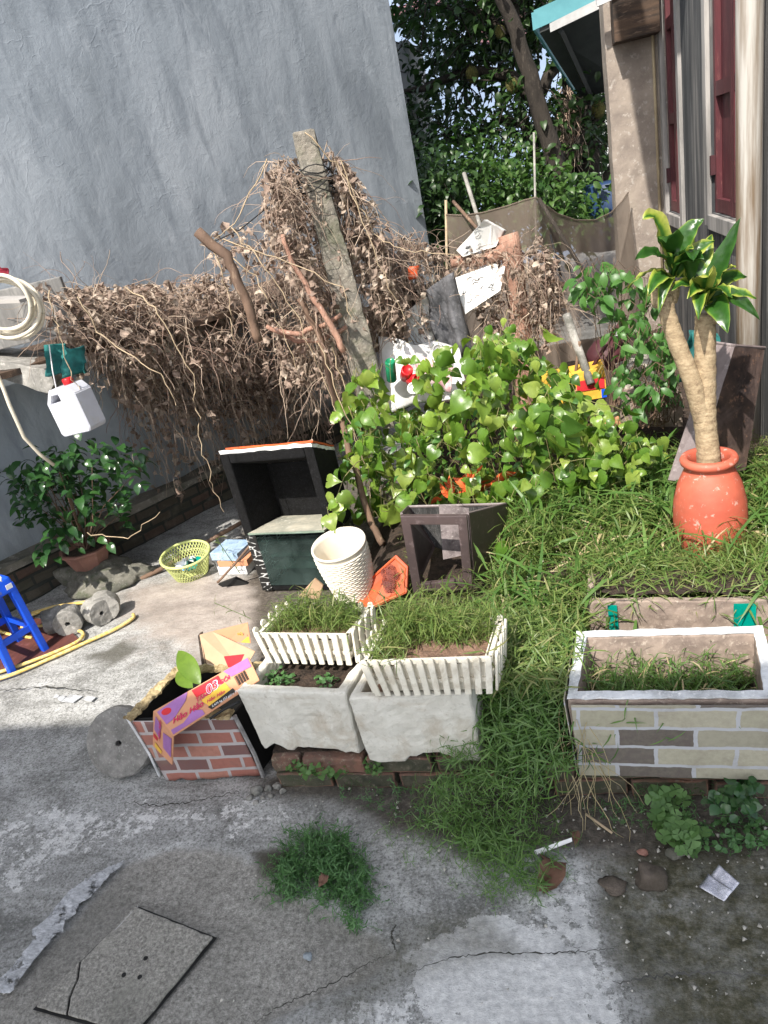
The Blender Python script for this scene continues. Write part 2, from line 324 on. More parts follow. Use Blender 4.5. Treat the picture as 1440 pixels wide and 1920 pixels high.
M['rustgrey'] = simple('grey_brown_sheet', (.20, .165, .165), (.12, .095, .095), (.28, .24, .24), 7, .5, bumps=.3)
M['felt'] = simple('grey_felt', (.13, .13, .14), (.07, .07, .075), (.2, .2, .21), 16, 1, bumps=.6)
M['wood'] = simple('brown_wood', (.19, .12, .08), (.11, .07, .05), (.28, .2, .14), 8, .85, bumps=.5, stretch=(1, 1, .3))
M['pinkwood'] = simple('peeling_reddish_log', (.44, .26, .19), (.26, .14, .10), (.55, .4, .32), 12, .9, bumps=.9, bsc=26, bd=.02, stretch=(1, 1, .5))
M['stick'] = simple('pale_stick', (.46, .36, .24), (.34, .26, .17), None, 20, .85)
M['vinestem'] = leafmat('dry_vine_stem', [(.20, .14, .11), (.46, .36, .28), (.30, .20, .16), (.58, .47, .36), (.36, .27, .22)], .0, .9, .2)
M['vineleaf'] = leafmat('dry_vine_leaf', [(.14, .10, .08), (.48, .38, .31), (.28, .20, .16), (.64, .54, .44), (.20, .15, .12), (.42, .32, .26)], .25, .85, .2)
M['brightleaf'] = leafmat('bright_heart_leaf', [(.05, .12, .02), (.15, .27, .035), (.09, .19, .025), (.24, .36, .05), (.07, .16, .02), (.32, .40, .08), (.12, .22, .03)], .35, .33, .5, 1)
M['shrubleaf'] = leafmat('mid_green_leaf', [(.05, .14, .03), (.09, .21, .045), (.06, .16, .035), (.12, .25, .06)], .35, .4)
M['darkleaf'] = leafmat('dark_glossy_leaf', [(.022, .07, .022), (.04, .11, .03), (.03, .085, .03), (.055, .14, .035)], .25, .25, .6, 1)
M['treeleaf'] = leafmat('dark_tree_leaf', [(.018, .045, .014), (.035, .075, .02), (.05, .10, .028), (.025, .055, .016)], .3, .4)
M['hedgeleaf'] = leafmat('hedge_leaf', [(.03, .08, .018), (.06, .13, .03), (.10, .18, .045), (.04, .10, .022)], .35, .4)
M['banana'] = leafmat('banana_leaf', [(.08, .2, .03), (.12, .28, .05)], .4, .4)
M['grass'] = leafmat('grass_blade', [(.09, .15, .035), (.18, .25, .07), (.12, .19, .045), (.25, .32, .09), (.10, .17, .045), (.32, .31, .13), (.15, .23, .05), (.12, .19, .045)], .38, .45)
M['grassdark'] = leafmat('deep_green_grass', [(.07, .155, .035), (.12, .23, .05), (.09, .18, .04), (.17, .28, .075)], .35, .4)
M['straw'] = leafmat('straw', [(.40, .33, .17), (.5, .42, .26)], .2, .8)
M['weed'] = leafmat('weed_leaf', [(.06, .15, .05), (.10, .22, .07), (.08, .18, .055)], .3, .45)
M['clover'] = leafmat('clover_leaf', [(.10, .2, .06), (.14, .26, .08), (.08, .17, .05)], .35, .5)
def m_drac():
    k = NM('variegated_strap_leaf'); at = k.n('ShaderNodeAttribute', attribute_name='stripe'); c = k.ramp(at.outputs['Fac'], [(.0, (.02, .07, .012)), (.45, (.045, .14, .02)), (.7, (.30, .38, .05)), (1., (.48, .48, .12))])
    v = k.noise(22, 4, .6); c = k.mix(k.ramp(v, [(.45, 0.), (.7, .5)]), c, (.05, .13, .02)); k.base(c, .32, 0, .55)
    tr = k.n('ShaderNodeBsdfTranslucent'); k.L.new(c, tr.inputs[0]); mx = k.n('ShaderNodeMixShader'); mx.inputs[0].default_value = .3
    k.L.new(k.b.outputs[0], mx.inputs[1]); k.L.new(tr.outputs[0], mx.inputs[2]); k.L.new(mx.outputs[0], k.out.inputs[0]); return k.m
M['drac'] = m_drac()
M['jack'] = simple('jackfruit_skin', (.13, .12, .03), (.06, .065, .02), (.2, .15, .05), 10, .9, bumps=1, bsc=60, bd=.02)
def m_net():
    k = NM('brown_mesh_net'); k.base((.25, .2, .16), .9); t = k.n('ShaderNodeBsdfTransparent'); tl = k.n('ShaderNodeBsdfTranslucent'); tl.inputs[0].default_value = (.28, .23, .18, 1)
    m1 = k.n('ShaderNodeMixShader'); m1.inputs[0].default_value = .4; k.L.new(k.b.outputs[0], m1.inputs[1]); k.L.new(tl.outputs[0], m1.inputs[2])
    m2 = k.n('ShaderNodeMixShader'); m2.inputs[0].default_value = .66; k.L.new(t.outputs[0], m2.inputs[1]); k.L.new(m1.outputs[0], m2.inputs[2]); k.L.new(m2.outputs[0], k.out.inputs[0]); return k.m
M['net'] = m_net()
def m_glass():
    k = NM('dusty_glass'); k.base((.16, .22, .21), .1, 0, .7); t = k.n('ShaderNodeBsdfTransparent'); t.inputs[0].default_value = (.75, .85, .82, 1)
    f = k.ramp(k.noise(6, 6, .7), [(.4, .06), (.7, .2)]); mx = k.n('ShaderNodeMixShader'); k.L.new(f, mx.inputs[0]); k.L.new(t.outputs[0], mx.inputs[1]); k.L.new(k.b.outputs[0], mx.inputs[2]); k.L.new(mx.outputs[0], k.out.inputs[0]); return k.m
M['glass'] = m_glass()
M['dustglass'] = simple('dusty_shelf', (.5, .47, .38), (.3, .3, .25), (.6, .58, .5), 9, .6)
M['foil'] = simple('foil', (.6, .6, .66), (.3, .3, .34), None, 20, .25, .8, bumps=.6)
M['paper'] = simple('white_paper', (.75, .75, .74), (.6, .6, .6), None, 12, .7)
M['greengl'] = simple('green_bottle', (.02, .25, .12), (.01, .15, .07), None, 6, .15, bumps=0)
M['drybrown'] = simple('dry_brown_leaf', (.17, .09, .06), (.11, .06, .04), None, 20, .8)
M['bluebarrel'] = simple('dark_blue_plastic', (.02, .05, .13), None, None, 5, .5)
M['tealnet'] = simple('teal_cloth', (.02, .16, .15), (.015, .1, .1), None, 20, .9)
def m_tape():
    k = NM('torn_plastic_film'); f = k.noise(38, 8, .78, k.mapping((1, 2.2, 1), math.radians(40))); c = k.ramp(f, [(.35, (.24, .245, .25)), (.52, (.42, .43, .45)), (.66, (.66, .67, .69))]); k.base(c, .5); k.bump(f, .5, .006)
    t = k.n('ShaderNodeBsdfTransparent'); mx = k.n('ShaderNodeMixShader'); k.L.new(k.ramp(k.noise(26, 8, .8), [(.42, .0), (.47, 1.)]), mx.inputs[0]); k.L.new(t.outputs[0], mx.inputs[1]); k.L.new(k.b.outputs[0], mx.inputs[2]); k.L.new(mx.outputs[0], k.out.inputs[0]); return k.m
M['film'] = m_tape()
M['crack'] = simple('crack_shade', (.06, .058, .05), (.035, .033, .028), None, 40, 1)
M['tapestripe'] = simple('grey_white_tape', (.55, .57, .60), (.30, .305, .31), (.7, .7, .7), 30, .7, bumps=.5)

# ------------------------------------------------------------------ SETTING: ground
def sdpoly(P, poly):     # signed distance, positive inside
    poly = np.array([[p[0], p[1]] for p in poly]); n_ = len(poly); d = np.full(len(P), 1e9); ins = np.zeros(len(P), bool)
    for i in range(n_):
        a = poly[i]; b = poly[(i+1) % n_]; e = b-a; wv = P-a
        t = np.clip((wv @ e)/(e @ e+1e-12), 0, 1); q = wv-t[:, None]*e; d = np.minimum(d, np.hypot(q[:, 0], q[:, 1]))
        c1 = (a[1] > P[:, 1]) != (b[1] > P[:, 1]); xs = a[0]+(P[:, 1]-a[1])/(b[1]-a[1]+1e-12)*(b[0]-a[0]); ins ^= c1 & (P[:, 0] < xs)
    return np.where(ins, d, -d)
def sst(x, a, b): t = np.clip((x-a)/(b-a), 0, 1); return t*t*(3-2*t)
def ground():
    x0, x1, y0, y1, st = -3.6, 1.5, .35, 4.1, .0135
    xs = np.arange(x0, x1+st, st); ys = np.arange(y0, y1+st, st); nx, ny = len(xs), len(ys)
    XX, YY = np.meshgrid(xs, ys); P = np.stack([XX.ravel(), YY.ravel()], 1); P3 = np.c_[P, np.zeros(len(P))]
    n1 = fbm(P3, 5, 5, 1)-.5; n2 = fbm(P3, 22, 4, 2)-.5; n3 = fbm(P3, 2, 3, 3)-.5
    def mask(pix, amp=.06, soft=.03, z=0):
        return sst(sdpoly(P, [G(a, b) for a, b in pix])+n1*amp*2+n2*amp*.8, -soft, soft)
    apron = mask([(-300, 2300), (0, 1868), (120, 1740), (235, 1620), (330, 1590), (400, 1592), (450, 1608), (520, 1650), (700, 1760), (745, 1790), (700, 1830), (560, 1880), (480, 1930), (300, 2300)], .02, .012)
    white = np.maximum(mask([(930, 1640), (1000, 1600), (1100, 1600), (1130, 1680), (1140, 1780), (1190, 1840), (1195, 1920), (1100, 2100), (700, 2100), (560, 1960), (700, 1870), (900, 1800), (1000, 1790)], .04, .03), 0)
    white2 = mask([(180, 1500), (420, 1490), (640, 1500), (620, 1570), (430, 1580), (300, 1570), (130, 1620), (0, 1700), (-100, 1560)], .1, .09)*.75
    white3 = mask([(760, 1800), (950, 1690), (1120, 1800), (1190, 1920), (1100, 2100), (760, 2100)], .08, .05)
    moss = mask([(1110, 1600), (1290, 1570), (1500, 1560), (1700, 1900), (1500, 2200), (1230, 2100), (1190, 1880), (1140, 1780), (1115, 1700)], .05, .05)
    moss = np.maximum(moss, mask([(740, 1740), (900, 1720), (960, 1780), (800, 1830), (640, 1900), (700, 1800)], .08, .05)*.6)
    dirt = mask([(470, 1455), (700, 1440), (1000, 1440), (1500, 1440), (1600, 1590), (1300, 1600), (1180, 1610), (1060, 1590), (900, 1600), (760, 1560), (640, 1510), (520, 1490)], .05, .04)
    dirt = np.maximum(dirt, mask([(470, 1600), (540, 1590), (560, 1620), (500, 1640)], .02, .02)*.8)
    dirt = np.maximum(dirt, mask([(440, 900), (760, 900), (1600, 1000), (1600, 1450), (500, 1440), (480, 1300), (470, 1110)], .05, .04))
    sun_warm = mask([(240, 1110), (400, 1070), (560, 1090), (560, 1230), (430, 1230), (300, 1200), (230, 1150)], .2, .14)  # sunlit warmth of the rear concrete put into its colour
    stain = mask([(170, 1230), (230, 1205), (260, 1215), (210, 1245)], .05, .03)*.8
    stain = np.maximum(stain, mask([(480, 1600), (540, 1592), (560, 1625), (500, 1640)], .03, .02))
    z = n1*.016*(1-apron*.7) + n2*.004 + n3*.012 - apron*.004 + white*.003
    # ground levelled round the inspection cover
    z *= 1-mask([(225, 1690), (440, 1760), (290, 1990), (20, 1905)], 0, .04)
    V = np.c_[P, z]
    idx = np.arange(nx*ny).reshape(ny, nx); a = idx[:-1, :-1].ravel(); b = idx[:-1, 1:].ravel(); c = idx[1:, 1:].ravel(); d = idx[1:, :-1].ravel()
    T = np.concatenate([np.stack([a, b, c], 1), np.stack([a, c, d], 1)])
    nV = len(V); B = 150; edge = V.copy()
    # outer apron of the sheet reaching to the horizon
    ring = np.array([[-B, -B, -.004], [B, -B, -.004], [B, B, -.004], [-B, B, -.004]]); V = np.concatenate([V, ring])
    q = [idx[0, :], idx[:, -1], idx[-1, ::-1], idx[::-1, 0]]; TT = []
    for s_, row in enumerate(q):
        r0, r1 = nV+s_, nV+(s_+1) % 4; half = len(row)//2
        for i in range(len(row)-1): TT.append((r0 if i < half else r1, row[i+1], row[i]))
        TT.append((r0, r1, row[half]))
    T = np.concatenate([T, np.array(TT)])
    k = NM('yard_concrete')
    o = tris('concrete_yard', V, T, k.m, None, True)
    for nm_, arr in (('apron', apron), ('white', np.maximum(np.maximum(white*.75, white2), white3)), ('moss', moss), ('dirt', dirt), ('sun_warm', sun_warm), ('stain', stain)):
        at = o.data.attributes.new(nm_, 'FLOAT', 'POINT'); at.data.foreach_set('value', np.concatenate([arr, np.zeros(4)]).astype(np.float32))
    A = lambda nm_: k.n('ShaderNodeAttribute', attribute_name=nm_).outputs['Fac']
    v = k.mapping((1, 1.0, 1), math.radians(-18)); vs = k.mapping((.8, 1.35, 1), math.radians(-22))
    a = k.noise(5, 9, .68, vs, .7); c = k.ramp(a, [(.32, (.17, .17, .162)), (.46, (.31, .31, .30)), (.56, (.41, .41, .40)), (.72, (.54, .545, .545))])
    f = k.noise(130, 4, .7); c = k.mix(k.ramp(f, [(.36, .75), (.5, 0.)]), c, (.08, .08, .075)); c = k.mix(k.ramp(f, [(.56, 0.), (.68, .65)]), c, (.56, .56, .55)); f2 = k.noise(42, 7, .8); c = k.mix(k.ramp(f2, [(.38, .6), (.48, 0.)]), c, (.11, .11, .10)); c = k.mix(k.ramp(f2, [(.56, 0.), (.64, .5)]), c, (.55, .555, .56))
    wc = k.mix(k.ramp(k.noise(6, 7, .7, vs), [(.4, 0.), (.6, 1.)]), (.26, .215, .185), (.40, .34, .295)); c = k.mix(k.math('MULTIPLY', A('sun_warm'), .8), c, wc)
    # pebbly apron
    p1 = k.noise(95, 6, .85); pc = k.ramp(p1, [(.34, (.09, .086, .075)), (.46, (.24, .23, .21)), (.56, (.37, .355, .325)), (.70, (.58, .56, .52))])
    pc = k.mix(k.ramp(k.noise(3, 5), [(.4, 0.), (.65, .45)]), pc, (.12, .115, .10)); c = k.mix(A('apron'), c, pc)
    # worn whitewash, broken by noise
    wn = k.math('ADD', k.math('MULTIPLY', k.noise(34, 8, .78), .9), k.math('MULTIPLY', k.noise(6, 5, .6), .45))
    wf = k.ramp(k.math('ADD', k.math('MULTIPLY', A('white'), .62), wn), [(1.06, 0.), (1.14, 1.)]); wf.node.color_ramp.elements[0].position = .62
    wf = k.math('GREATER_THAN', k.math('ADD', k.math('MULTIPLY', A('white'), .55), wn), 1.09)
    wfs = k.math('SMOOTH_MIN', wf, 1.0); c = k.mix(k.math('MULTIPLY', wf, .85), c, k.ramp(k.noise(60, 4, .7), [(.35, (.5, .5, .5)), (.65, (.78, .775, .76))]))
    ml = k.noise(9, 8, .75); mf = k.math('MULTIPLY', A('moss'), k.ramp(ml, [(.3, .4), (.55, 1.)])); mc = k.ramp(k.noise(40, 6, .75), [(.35, (.035, .034, .018)), (.52, (.085, .08, .05)), (.7, (.2, .185, .15))]); c = k.mix(mf, c, mc)
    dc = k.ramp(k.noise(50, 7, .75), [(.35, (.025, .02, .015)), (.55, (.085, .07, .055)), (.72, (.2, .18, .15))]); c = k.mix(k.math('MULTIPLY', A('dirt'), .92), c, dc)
    c = k.mix(A('stain'), c, (.07, .065, .05))
    bg_ = k.noise(1.6, 6, .6); c = k.mix(k.ramp(bg_, [(.5, 0.), (.75, .45)]), c, (.13, .13, .12))
    b = k.bump(k.noise(120, 6, .8), .5, .006); b = k.bump(k.noise(28, 6, .7, vs), .5, .014, b); k.base(c, .92, 0, .3)
    return tag(o, None, None, None, 'structure')
ground()
def sheet(name, pts, mat, z=.006, rough=0, kind='structure', t=.003):
    mb = MB(); mb.prism([Vector((p[0], p[1], z)) for p in pts], (0, 0, 1), t); return tag(mb.build(name, mat), kind=kind)
def ribbon(name, pix, w_, mat, z=.012, jag=.012, seed=0, kind='structure', steps=14, z0=None):
    rr = random.Random(seed); pts = []
    for i in range(len(pix)-1):
        a = G(*pix[i], z0 or 0); b = G(*pix[i+1], z0 or 0)
        for s_ in range(steps): pts.append(a.lerp(b, s_/steps))
    pts.append(G(*pix[-1], z0 or 0)); Lf = []; Rt = []
    off = Vector((0, 0, 0))
    for i, p in enumerate(pts):
        t = pts[min(i+1, len(pts)-1)]-pts[max(i-1, 0)]; t.normalize(); n_ = Vector((-t.y, t.x, 0))
        j = n_*rr.uniform(-jag, jag); ww = w_*rr.uniform(.35, 1.3)*(0.3+.7*math.sin(math.pi*min(1, max(0, (i+1)/(len(pts)+1)))))
        zz = (z0 or 0)+z
        Lf.append(Vector((p.x+n_.x*ww+j.x, p.y+n_.y*ww+j.y, zz))); Rt.append(Vector((p.x-n_.x*ww+j.x, p.y-n_.y*ww+j.y, zz)))
    mb = MB(); k = len(Lf); mb.add(Lf+Rt, [(i, i+1, k+i+1, k+i) for i in range(k-1)]); o = mb.build(name, mat)
    return tag(o, kind=kind)
ribbon('ground_crack', [(740, 1790), (690, 1815), (600, 1862), (520, 1895), (480, 1925)], .0016, M['crack'], .012, .004, 1)
ribbon('ground_crack', [(745, 1790), (735, 1760), (744, 1740)], .003, M['crack'], .012, .003, 2)
ribbon('ground_crack', [(770, 1830), (850, 1803), (920, 1795), (1020, 1795), (1090, 1792), (1155, 1785)], .0018, M['crack'], .014, .003, 3)
ribbon('ground_crack', [(240, 1510), (300, 1518), (370, 1508), (450, 1490)], .003, M['crack'], .014, .006, 4)
ribbon('ground_crack', [(0, 1300), (80, 1292), (180, 1300)], .004, M['crack'], .014, .006, 5)
ribbon('ground_crack', [(1150, 1850), (1240, 1838), (1330, 1830), (1440, 1838)], .003, M['dconc'], .014, .005, 6)
# soil of the two beds behind the kerb: a raised lumpy sheet
def bed():
    x0, x1, y0, y1, st = -.98, 1.0, 1.6, 6.3, .03
    xs = np.arange(x0, x1+st, st); ys = np.arange(y0, y1+st, st); XX, YY = np.meshgrid(xs, ys); P = np.c_[XX.ravel(), YY.ravel(), np.zeros(XX.size)]
    h = .13+.05*(fbm(P, 3, 4, 5)-.5)+.03*(fbm(P, 14, 3, 6)-.5); h *= sst(P[:, 0], -.98, -.80+0*P[:, 0])*sst(P[:, 1], 1.585, 1.6)
    lft = sst(P[:, 0]+ (P[:, 1]-2.2)*.45, -.95, -.5); h = h*np.where(P[:, 1] > 2.1, lft, 1)+.005
    P[:, 2] = h; ny, nx = XX.shape; idx = np.arange(nx*ny).reshape(ny, nx); a = idx[:-1, :-1].ravel(); b = idx[:-1, 1:].ravel(); c = idx[1:, 1:].ravel(); d = idx[1:, :-1].ravel()
    return tag(tris('garden_soil', P, np.concatenate([np.stack([a, b, c], 1), np.stack([a, c, d], 1)]), M['soil'], None, True), kind='structure')
bed()

# ------------------------------------------------------------------ left grey house wall
WN = Vector((.845, -.531, 0)).normalized(); WD = Vector((.531, .845, 0)).normalized(); WA = Vector((-2.875, 2.81, 0))-WN*.1
def PW(x, y, off=0.0): d = ray(x, y); A = WA+WN*off; return CP+d*(((A-CP).dot(WN))/d.dot(WN))
CORNER = PW(803, 450); CORNER.z = 0
h = thing('grey_house', 'tall blue-grey rendered house wall rising behind the dead vines', 'house', WA)
mb = MB(); a = CORNER; b = WA-WD*5
mb.hexa([b+Vector((0, 0, -.1)), a+Vector((0, 0, -.1)), a-WN*6+Vector((0, 0, -.1)), b-WN*6+Vector((0, 0, -.1)), b+Vector((0, 0, 7)), a+Vector((0, 0, 7)), a-WN*6+Vector((0, 0, 7)), b-WN*6+Vector((0, 0, 7))])
mb.build('wall', M['wall'], h)
def along(s, off=0, z=0): return WA+WD*s+WN*off+Vector((0, 0, z))
mb = MB(); s0, s1 = -3, (CORNER-WA).dot(WD)-.02
mb.hexa([along(s0, .001, -.05), along(s0, .10, -.05), along(s1, .10, -.05), along(s1, .001, -.05), along(s0, .001, .20), along(s0, .10, .20), along(s1, .10, .20), along(s1, .001, .20)])
mb.build('brick_footing', M['mossbrick'], h, sub=.06, rough=.02, rs=9)
mb = MB(); mb.hexa([along(s0, .002, .202), along(s0, .12, .202), along(s1, .12, .202), along(s1, .002, .202), along(s0, .002, .25), along(s0, .11, .24), along(s1, .11, .24), along(s1, .002, .25)])
mb.build('footing_ledge', simple('mossy_ledge', (.20, .18, .15), (.11, .11, .085), (.28, .26, .23), 6, .95, bumps=.7, bsc=30, bd=.01), h, sub=.07, rough=.012, rs=12)

# unseen canopy added behind the camera to shade the front of the yard
nh = thing('shade_canopy', 'added unseen tin canopy on posts behind the camera to shade the front yard', 'roof', (0, -2.2, 0))
mb = MB(); mb.prism([Vector((-7, -1.02, 3.55)), Vector((7, -.92, 3.55)), Vector((7, -3.3, 3.7)), Vector((-7, -3.3, 3.7))], (0, 0, 1), .04); mb.build('roof_sheet', M['far_white'], nh)
for x in (-6, -3, 3, 6):
    mb = MB(); mb.tube([(x, -1.3, 0), (x, -1.3, 3.55)], .05, 8); mb.build('post', M['alu'], nh)

# ------------------------------------------------------------------ right house
RX = .96
rh = thing('right_house', 'weathered plaster house along the right edge with dark red shutters', 'house', (RX, 3.5, 0))
def wallseg(y0, y1, z0, z1, x=RX, t=.25): 
    q = MB(); q.box(((x+x+t)/2, (y0+y1)/2, (z0+z1)/2), (t, y1-y0, z1-z0)); return q
SZ = 1.12
mb = MB()
for y0, y1, z0, z1 in ((1.9, 3.9, -.05, 5), (3.9, 4.72, -.05, SZ), (4.72, 5.62, -.05, 5), (5.62, 6.2, -.05, 1.04), (3.9, 4.72, 2.9, 5), (5.62, 6.2, 2.9, 5)):
    mb.box((RX+.125, (y0+y1)/2, (z0+z1)/2), (.25, y1-y0, z1-z0))
mb.build('wall', M['side'], rh)
mb = MB(); mb.box((.80+.2, 6.45, 2.45), (.42+.4, .3, 5.2)) ; 
mb.v = [(.59 if v[0] < .7 else v[0], v[1], v[2]) for v in mb.v]
mb.build('end_pier', M['pier'], rh, sub=.2, rough=.008, rs=5)
for (y0, y1, zs, nm_) in ((3.9, 4.72, SZ, 0), (5.62, 6.2, 1.04, 1)):
    sh = MB(); sh.box((RX+.06, (y0+y1)/2, (zs+2.9)/2), (.03, y1-y0-.01, 2.9-zs)); sho = sh.build('shutter', M['maroon'], rh)
    fr = MB(); xx = RX+.03
    for yy in (y0+.03, (y0+y1)/2-.02, (y0+y1)/2+.025, y1-.03): fr.box((xx, yy, (zs+2.9)/2), (.03, .04, 2.9-zs-.002))
    for zz in (zs+.04, zs+.62, zs+1.2): fr.box((xx, (y0+y1)/2, zz), (.028, y1-y0-.02, .07))
    fr.build('shutter_frame', M['maroon'], sho)
    hg = MB(); hg.box((RX+.005, y1-.02, zs+.25), (.03, .03, .1)); hg.build('hinge', M['maroon_dark'], sho); hg = MB(); hg.box((RX+.005, y0+.04, zs+.06), (.03, .05, .07)); hg.build('hinge', M['maroon_dark'], sho)
    tr = MB()
    for yy in (y0-.045, y1+.045): tr.box((RX-.008, yy, (zs+2.9)/2-.02), (.03, .085, 2.9-zs+.1))
    tr.box((RX-.008, (y0+y1)/2, zs-.045), (.035, y1-y0, .08)); tr.build('window_surround', M['white_trim'], rh, bevel=.004)
mb = MB(); mb.tube([(RX-.075, 3.62, z) for z in (0.0, 1, 2, 3, 4.5)], .052, 20); mb.build('drain_pipe', M['pipe'], rh, True)
mb = MB()
for z in (2.6,): mb.lathe([(.053, 0), (.06, .004), (.06, .03), (.053, .034)], (RX-.075, 3.62, z), 20)
mb.build('pipe_clamp', M['alu'], rh, True)
mb = MB(); mb.tube([(.905, 6.27, z) for z in (.1, 2, 4)], .011, 8); mb.build('thin_pipe', M['tan'], rh, True)
mb = MB(); c0 = PY(1140, 5, 6.32); mb.box((.785, 6.22, 2.46), (.30, .2, .5)); mb.build('vent_box', M['brown_wood'], rh, bevel=.004)
mb = MB(); mb.box((.70, 6.12, 2.5), (.34, .03, .06), rot(0, -8, 0)); mb.build('vent_sill', M['far_white'], rh, sub=.05, rough=.008, rs=20)
# roof slab high on the house, above the frame
mb = MB(); mb.box((RX+.3, 4.0, 5.15), (1.0, 4.6, .22)); mb.build('roof_slab', M['far_white'], rh)
# caster: unseen plate added and shaped to throw the stepped shade on the pier
def caster(px, py, yc):
    p = PY(px, py, 6.3); t = (6.3-yc)/SUN_TY; return Vector((p.x-SUN_TX*t, yc, p.z+math.tan(SUN_EL)*t))
mb = MB(); p0 = caster(1175, 110, 4.2); p1 = caster(1225, 400, 4.2)
mb.prism([Vector((p1.x, 4.2, p1.z)), Vector((RX, 4.2, p1.z)), Vector((RX, 4.2, p0.z-.16)), Vector((p0.x+.17, 4.2, p0.z-.16)), Vector((p0.x+.17, 4.2, p0.z)), Vector((p0.x, 4.2, p0.z))], (0, 1, 0), .08)
mb.build('shade_caster', M['far_white'], rh)

# ------------------------------------------------------------------ foliage engine
def T_oval(w=.5, cup=.12, fold=.1, n=5, tipbend=.15):
    V = [(0, 0, 0)]; 
    for i in range(1, n):
        t = i/n; ww = w*math.sin(math.pi*t**.85)*.5+.02; z = cup*math.sin(math.pi*t)-tipbend*t*t
        V += [(-ww, t, z+fold*ww*2), (0, t, z), (ww, t, z+fold*ww*2)]
    V.append((0, 1, -tipbend)); T = []
    T += [(0, 2, 1), (0, 3, 2)]
    for i in range(n-2):
        a = 1+3*i; T += [(a, a+1, a+4), (a, a+4, a+3), (a+1, a+2, a+5), (a+1, a+5, a+4)]
    a = 1+3*(n-2); e = len(V)-1; T += [(a, a+1, e), (a+1, a+2, e)]
    return np.array(V, float), np.array(T)
def T_heart():
    prof = [(-.13, .12), (-.05, .40), (.12, .50), (.32, .48), (.52, .37), (.72, .22), (.88, .08)]
    V = []; 
    for i, (t, ww) in enumerate(prof):
        zc = .10*math.sin(math.pi*max(0, t))-.25*max(0, t)**2; tc = max(t, 0.0)
        for s_ in (-1, -.5, 0, .5, 1):
            yy = t if abs(s_) > .3 else tc
            V.append((ww*s_, yy, zc+.16*abs(s_)*ww*2 - .14*(abs(s_) > .9)*ww + (.03 if (i % 2 and abs(s_) > .3) else 0)))
    V.append((0, 1.02, -.22)); T = []
    for i in range(len(prof)-1):
        for j in range(4):
            a = i*5+j; T += [(a, a+1, a+6), (a, a+6, a+5)]
    e = len(V)-1; b = (len(prof)-1)*5
    for j in range(4): T.append((b+j, b+j+1, e))
    return np.array(V, float), np.array(T)
def T_dry(seed):
    r = random.Random(seed); V, T = T_oval(.75, .2, .5, 6, .35); V = V.copy()
    for i in range(len(V)): V[i] += np.array([r.uniform(-.13, .13), r.uniform(-.1, .1), r.uniform(-.22, .22)])
    return V, T
def T_blade(w=.06, bend=.5, n=4):
    V = []; T = []
    for i in range(n):
        t = i/n; ww = w*(.35+1.1*t if t < .4 else 1-(t-.4)*1.2)*.5; V += [(-ww, t, -bend*t*t+.3*ww), (ww, t, -bend*t*t+.3*ww)]
    V.append((0, 1-.15*bend, -bend))
    for i in range(n-1): a = 2*i; T += [(a, a+1, a+3), (a, a+3, a+2)]
    T.append((2*n-2, 2*n-1, 2*n)); return np.array(V, float), np.array(T)
def nrm(a): return a/np.maximum(np.linalg.norm(a, axis=1, keepdims=True), 1e-9)
def inst(tpl, pos, dirs, nor, sc):
    V, T = tpl; n = len(pos); d = nrm(np.asarray(dirs, float)); nn = np.asarray(nor, float); nn = nrm(nn-(nn*d).sum(1, keepdims=True)*d+1e-6); sd = np.cross(d, nn)
    sc = np.broadcast_to(np.asarray(sc, float).reshape(-1, 1), (n, 1)) if np.ndim(sc) < 2 else sc
    out = pos[:, None, :] + (sd[:, None, :]*V[None, :, 0:1] + d[:, None, :]*V[None, :, 1:2] + nn[:, None, :]*V[None, :, 2:3])*sc[:, None, :]
    TT = T[None]+(np.arange(n)*len(V))[:, None, None]
    return out.reshape(-1, 3), TT.reshape(-1, 3)
class Acc:
    def __init__(s): s.V = []; s.T = []; s.n = 0
    def add(s, V, T):
        if len(V): s.V.append(V); s.T.append(T+s.n); s.n += len(V)
    def tubes(s, pts, r0, r1=None, seg=4):   # polyline (k,3)
        pts = np.asarray(pts, float); k = len(pts); r1 = r0 if r1 is None else r1
        t = np.gradient(pts, axis=0); t = nrm(t); a = nrm(np.cross(t, np.array([.21, .13, .97]))); b = np.cross(t, a)
        an = np.arange(seg)*2*math.pi/seg; r = np.linspace(r0, r1, k)[:, None, None]
        V = pts[:, None, :]+(a[:, None, :]*np.cos(an)[None, :, None]+b[:, None, :]*np.sin(an)[None, :, None])*r
        T = []
        for i in range(k-1):
            for j in range(seg):
                j2 = (j+1) % seg; T += [(i*seg+j, i*seg+j2, (i+1)*seg+j2), (i*seg+j, (i+1)*seg+j2, (i+1)*seg+j)]
        s.add(V.reshape(-1, 3), np.array(T))
    def out(s, name, mat, parent=None, smooth=False):
        return tris(name, np.concatenate(s.V), np.concatenate(s.T), mat, parent, smooth)
def rnd(n, s=1.0, rs=RN): return rs.normal(size=(n, 3))*s
OV = [T_oval(.5, .1, .12), T_oval(.62, .05, .2, 5, .3), T_oval(.42, .15, .05)]
HEART = T_heart(); DRY = [T_dry(i) for i in range(5)]
def foliage(acc, tpls, pos, size, up=.8, outc=None, jit=.6, rs=RN, droop=0.3, sizej=.3):
    n = len(pos); which = rs.randint(len(tpls), size=n)
    c = pos.mean(0) if outc is None else np.asarray(outc); o_ = nrm(pos-c)
    d = o_*np.array([1, 1, .3])+rnd(n, jit, rs)+np.array([0, 0, -droop]); nn = np.array([0, 0, up])+o_*.35+rnd(n, .35, rs)
    s_ = size*(1+rs.uniform(-sizej, sizej, n))
    for w_ in range(len(tpls)):
        k = which == w_
        if k.any(): acc.add(*inst(tpls[w_], pos[k], d[k], nn[k], s_[k]))

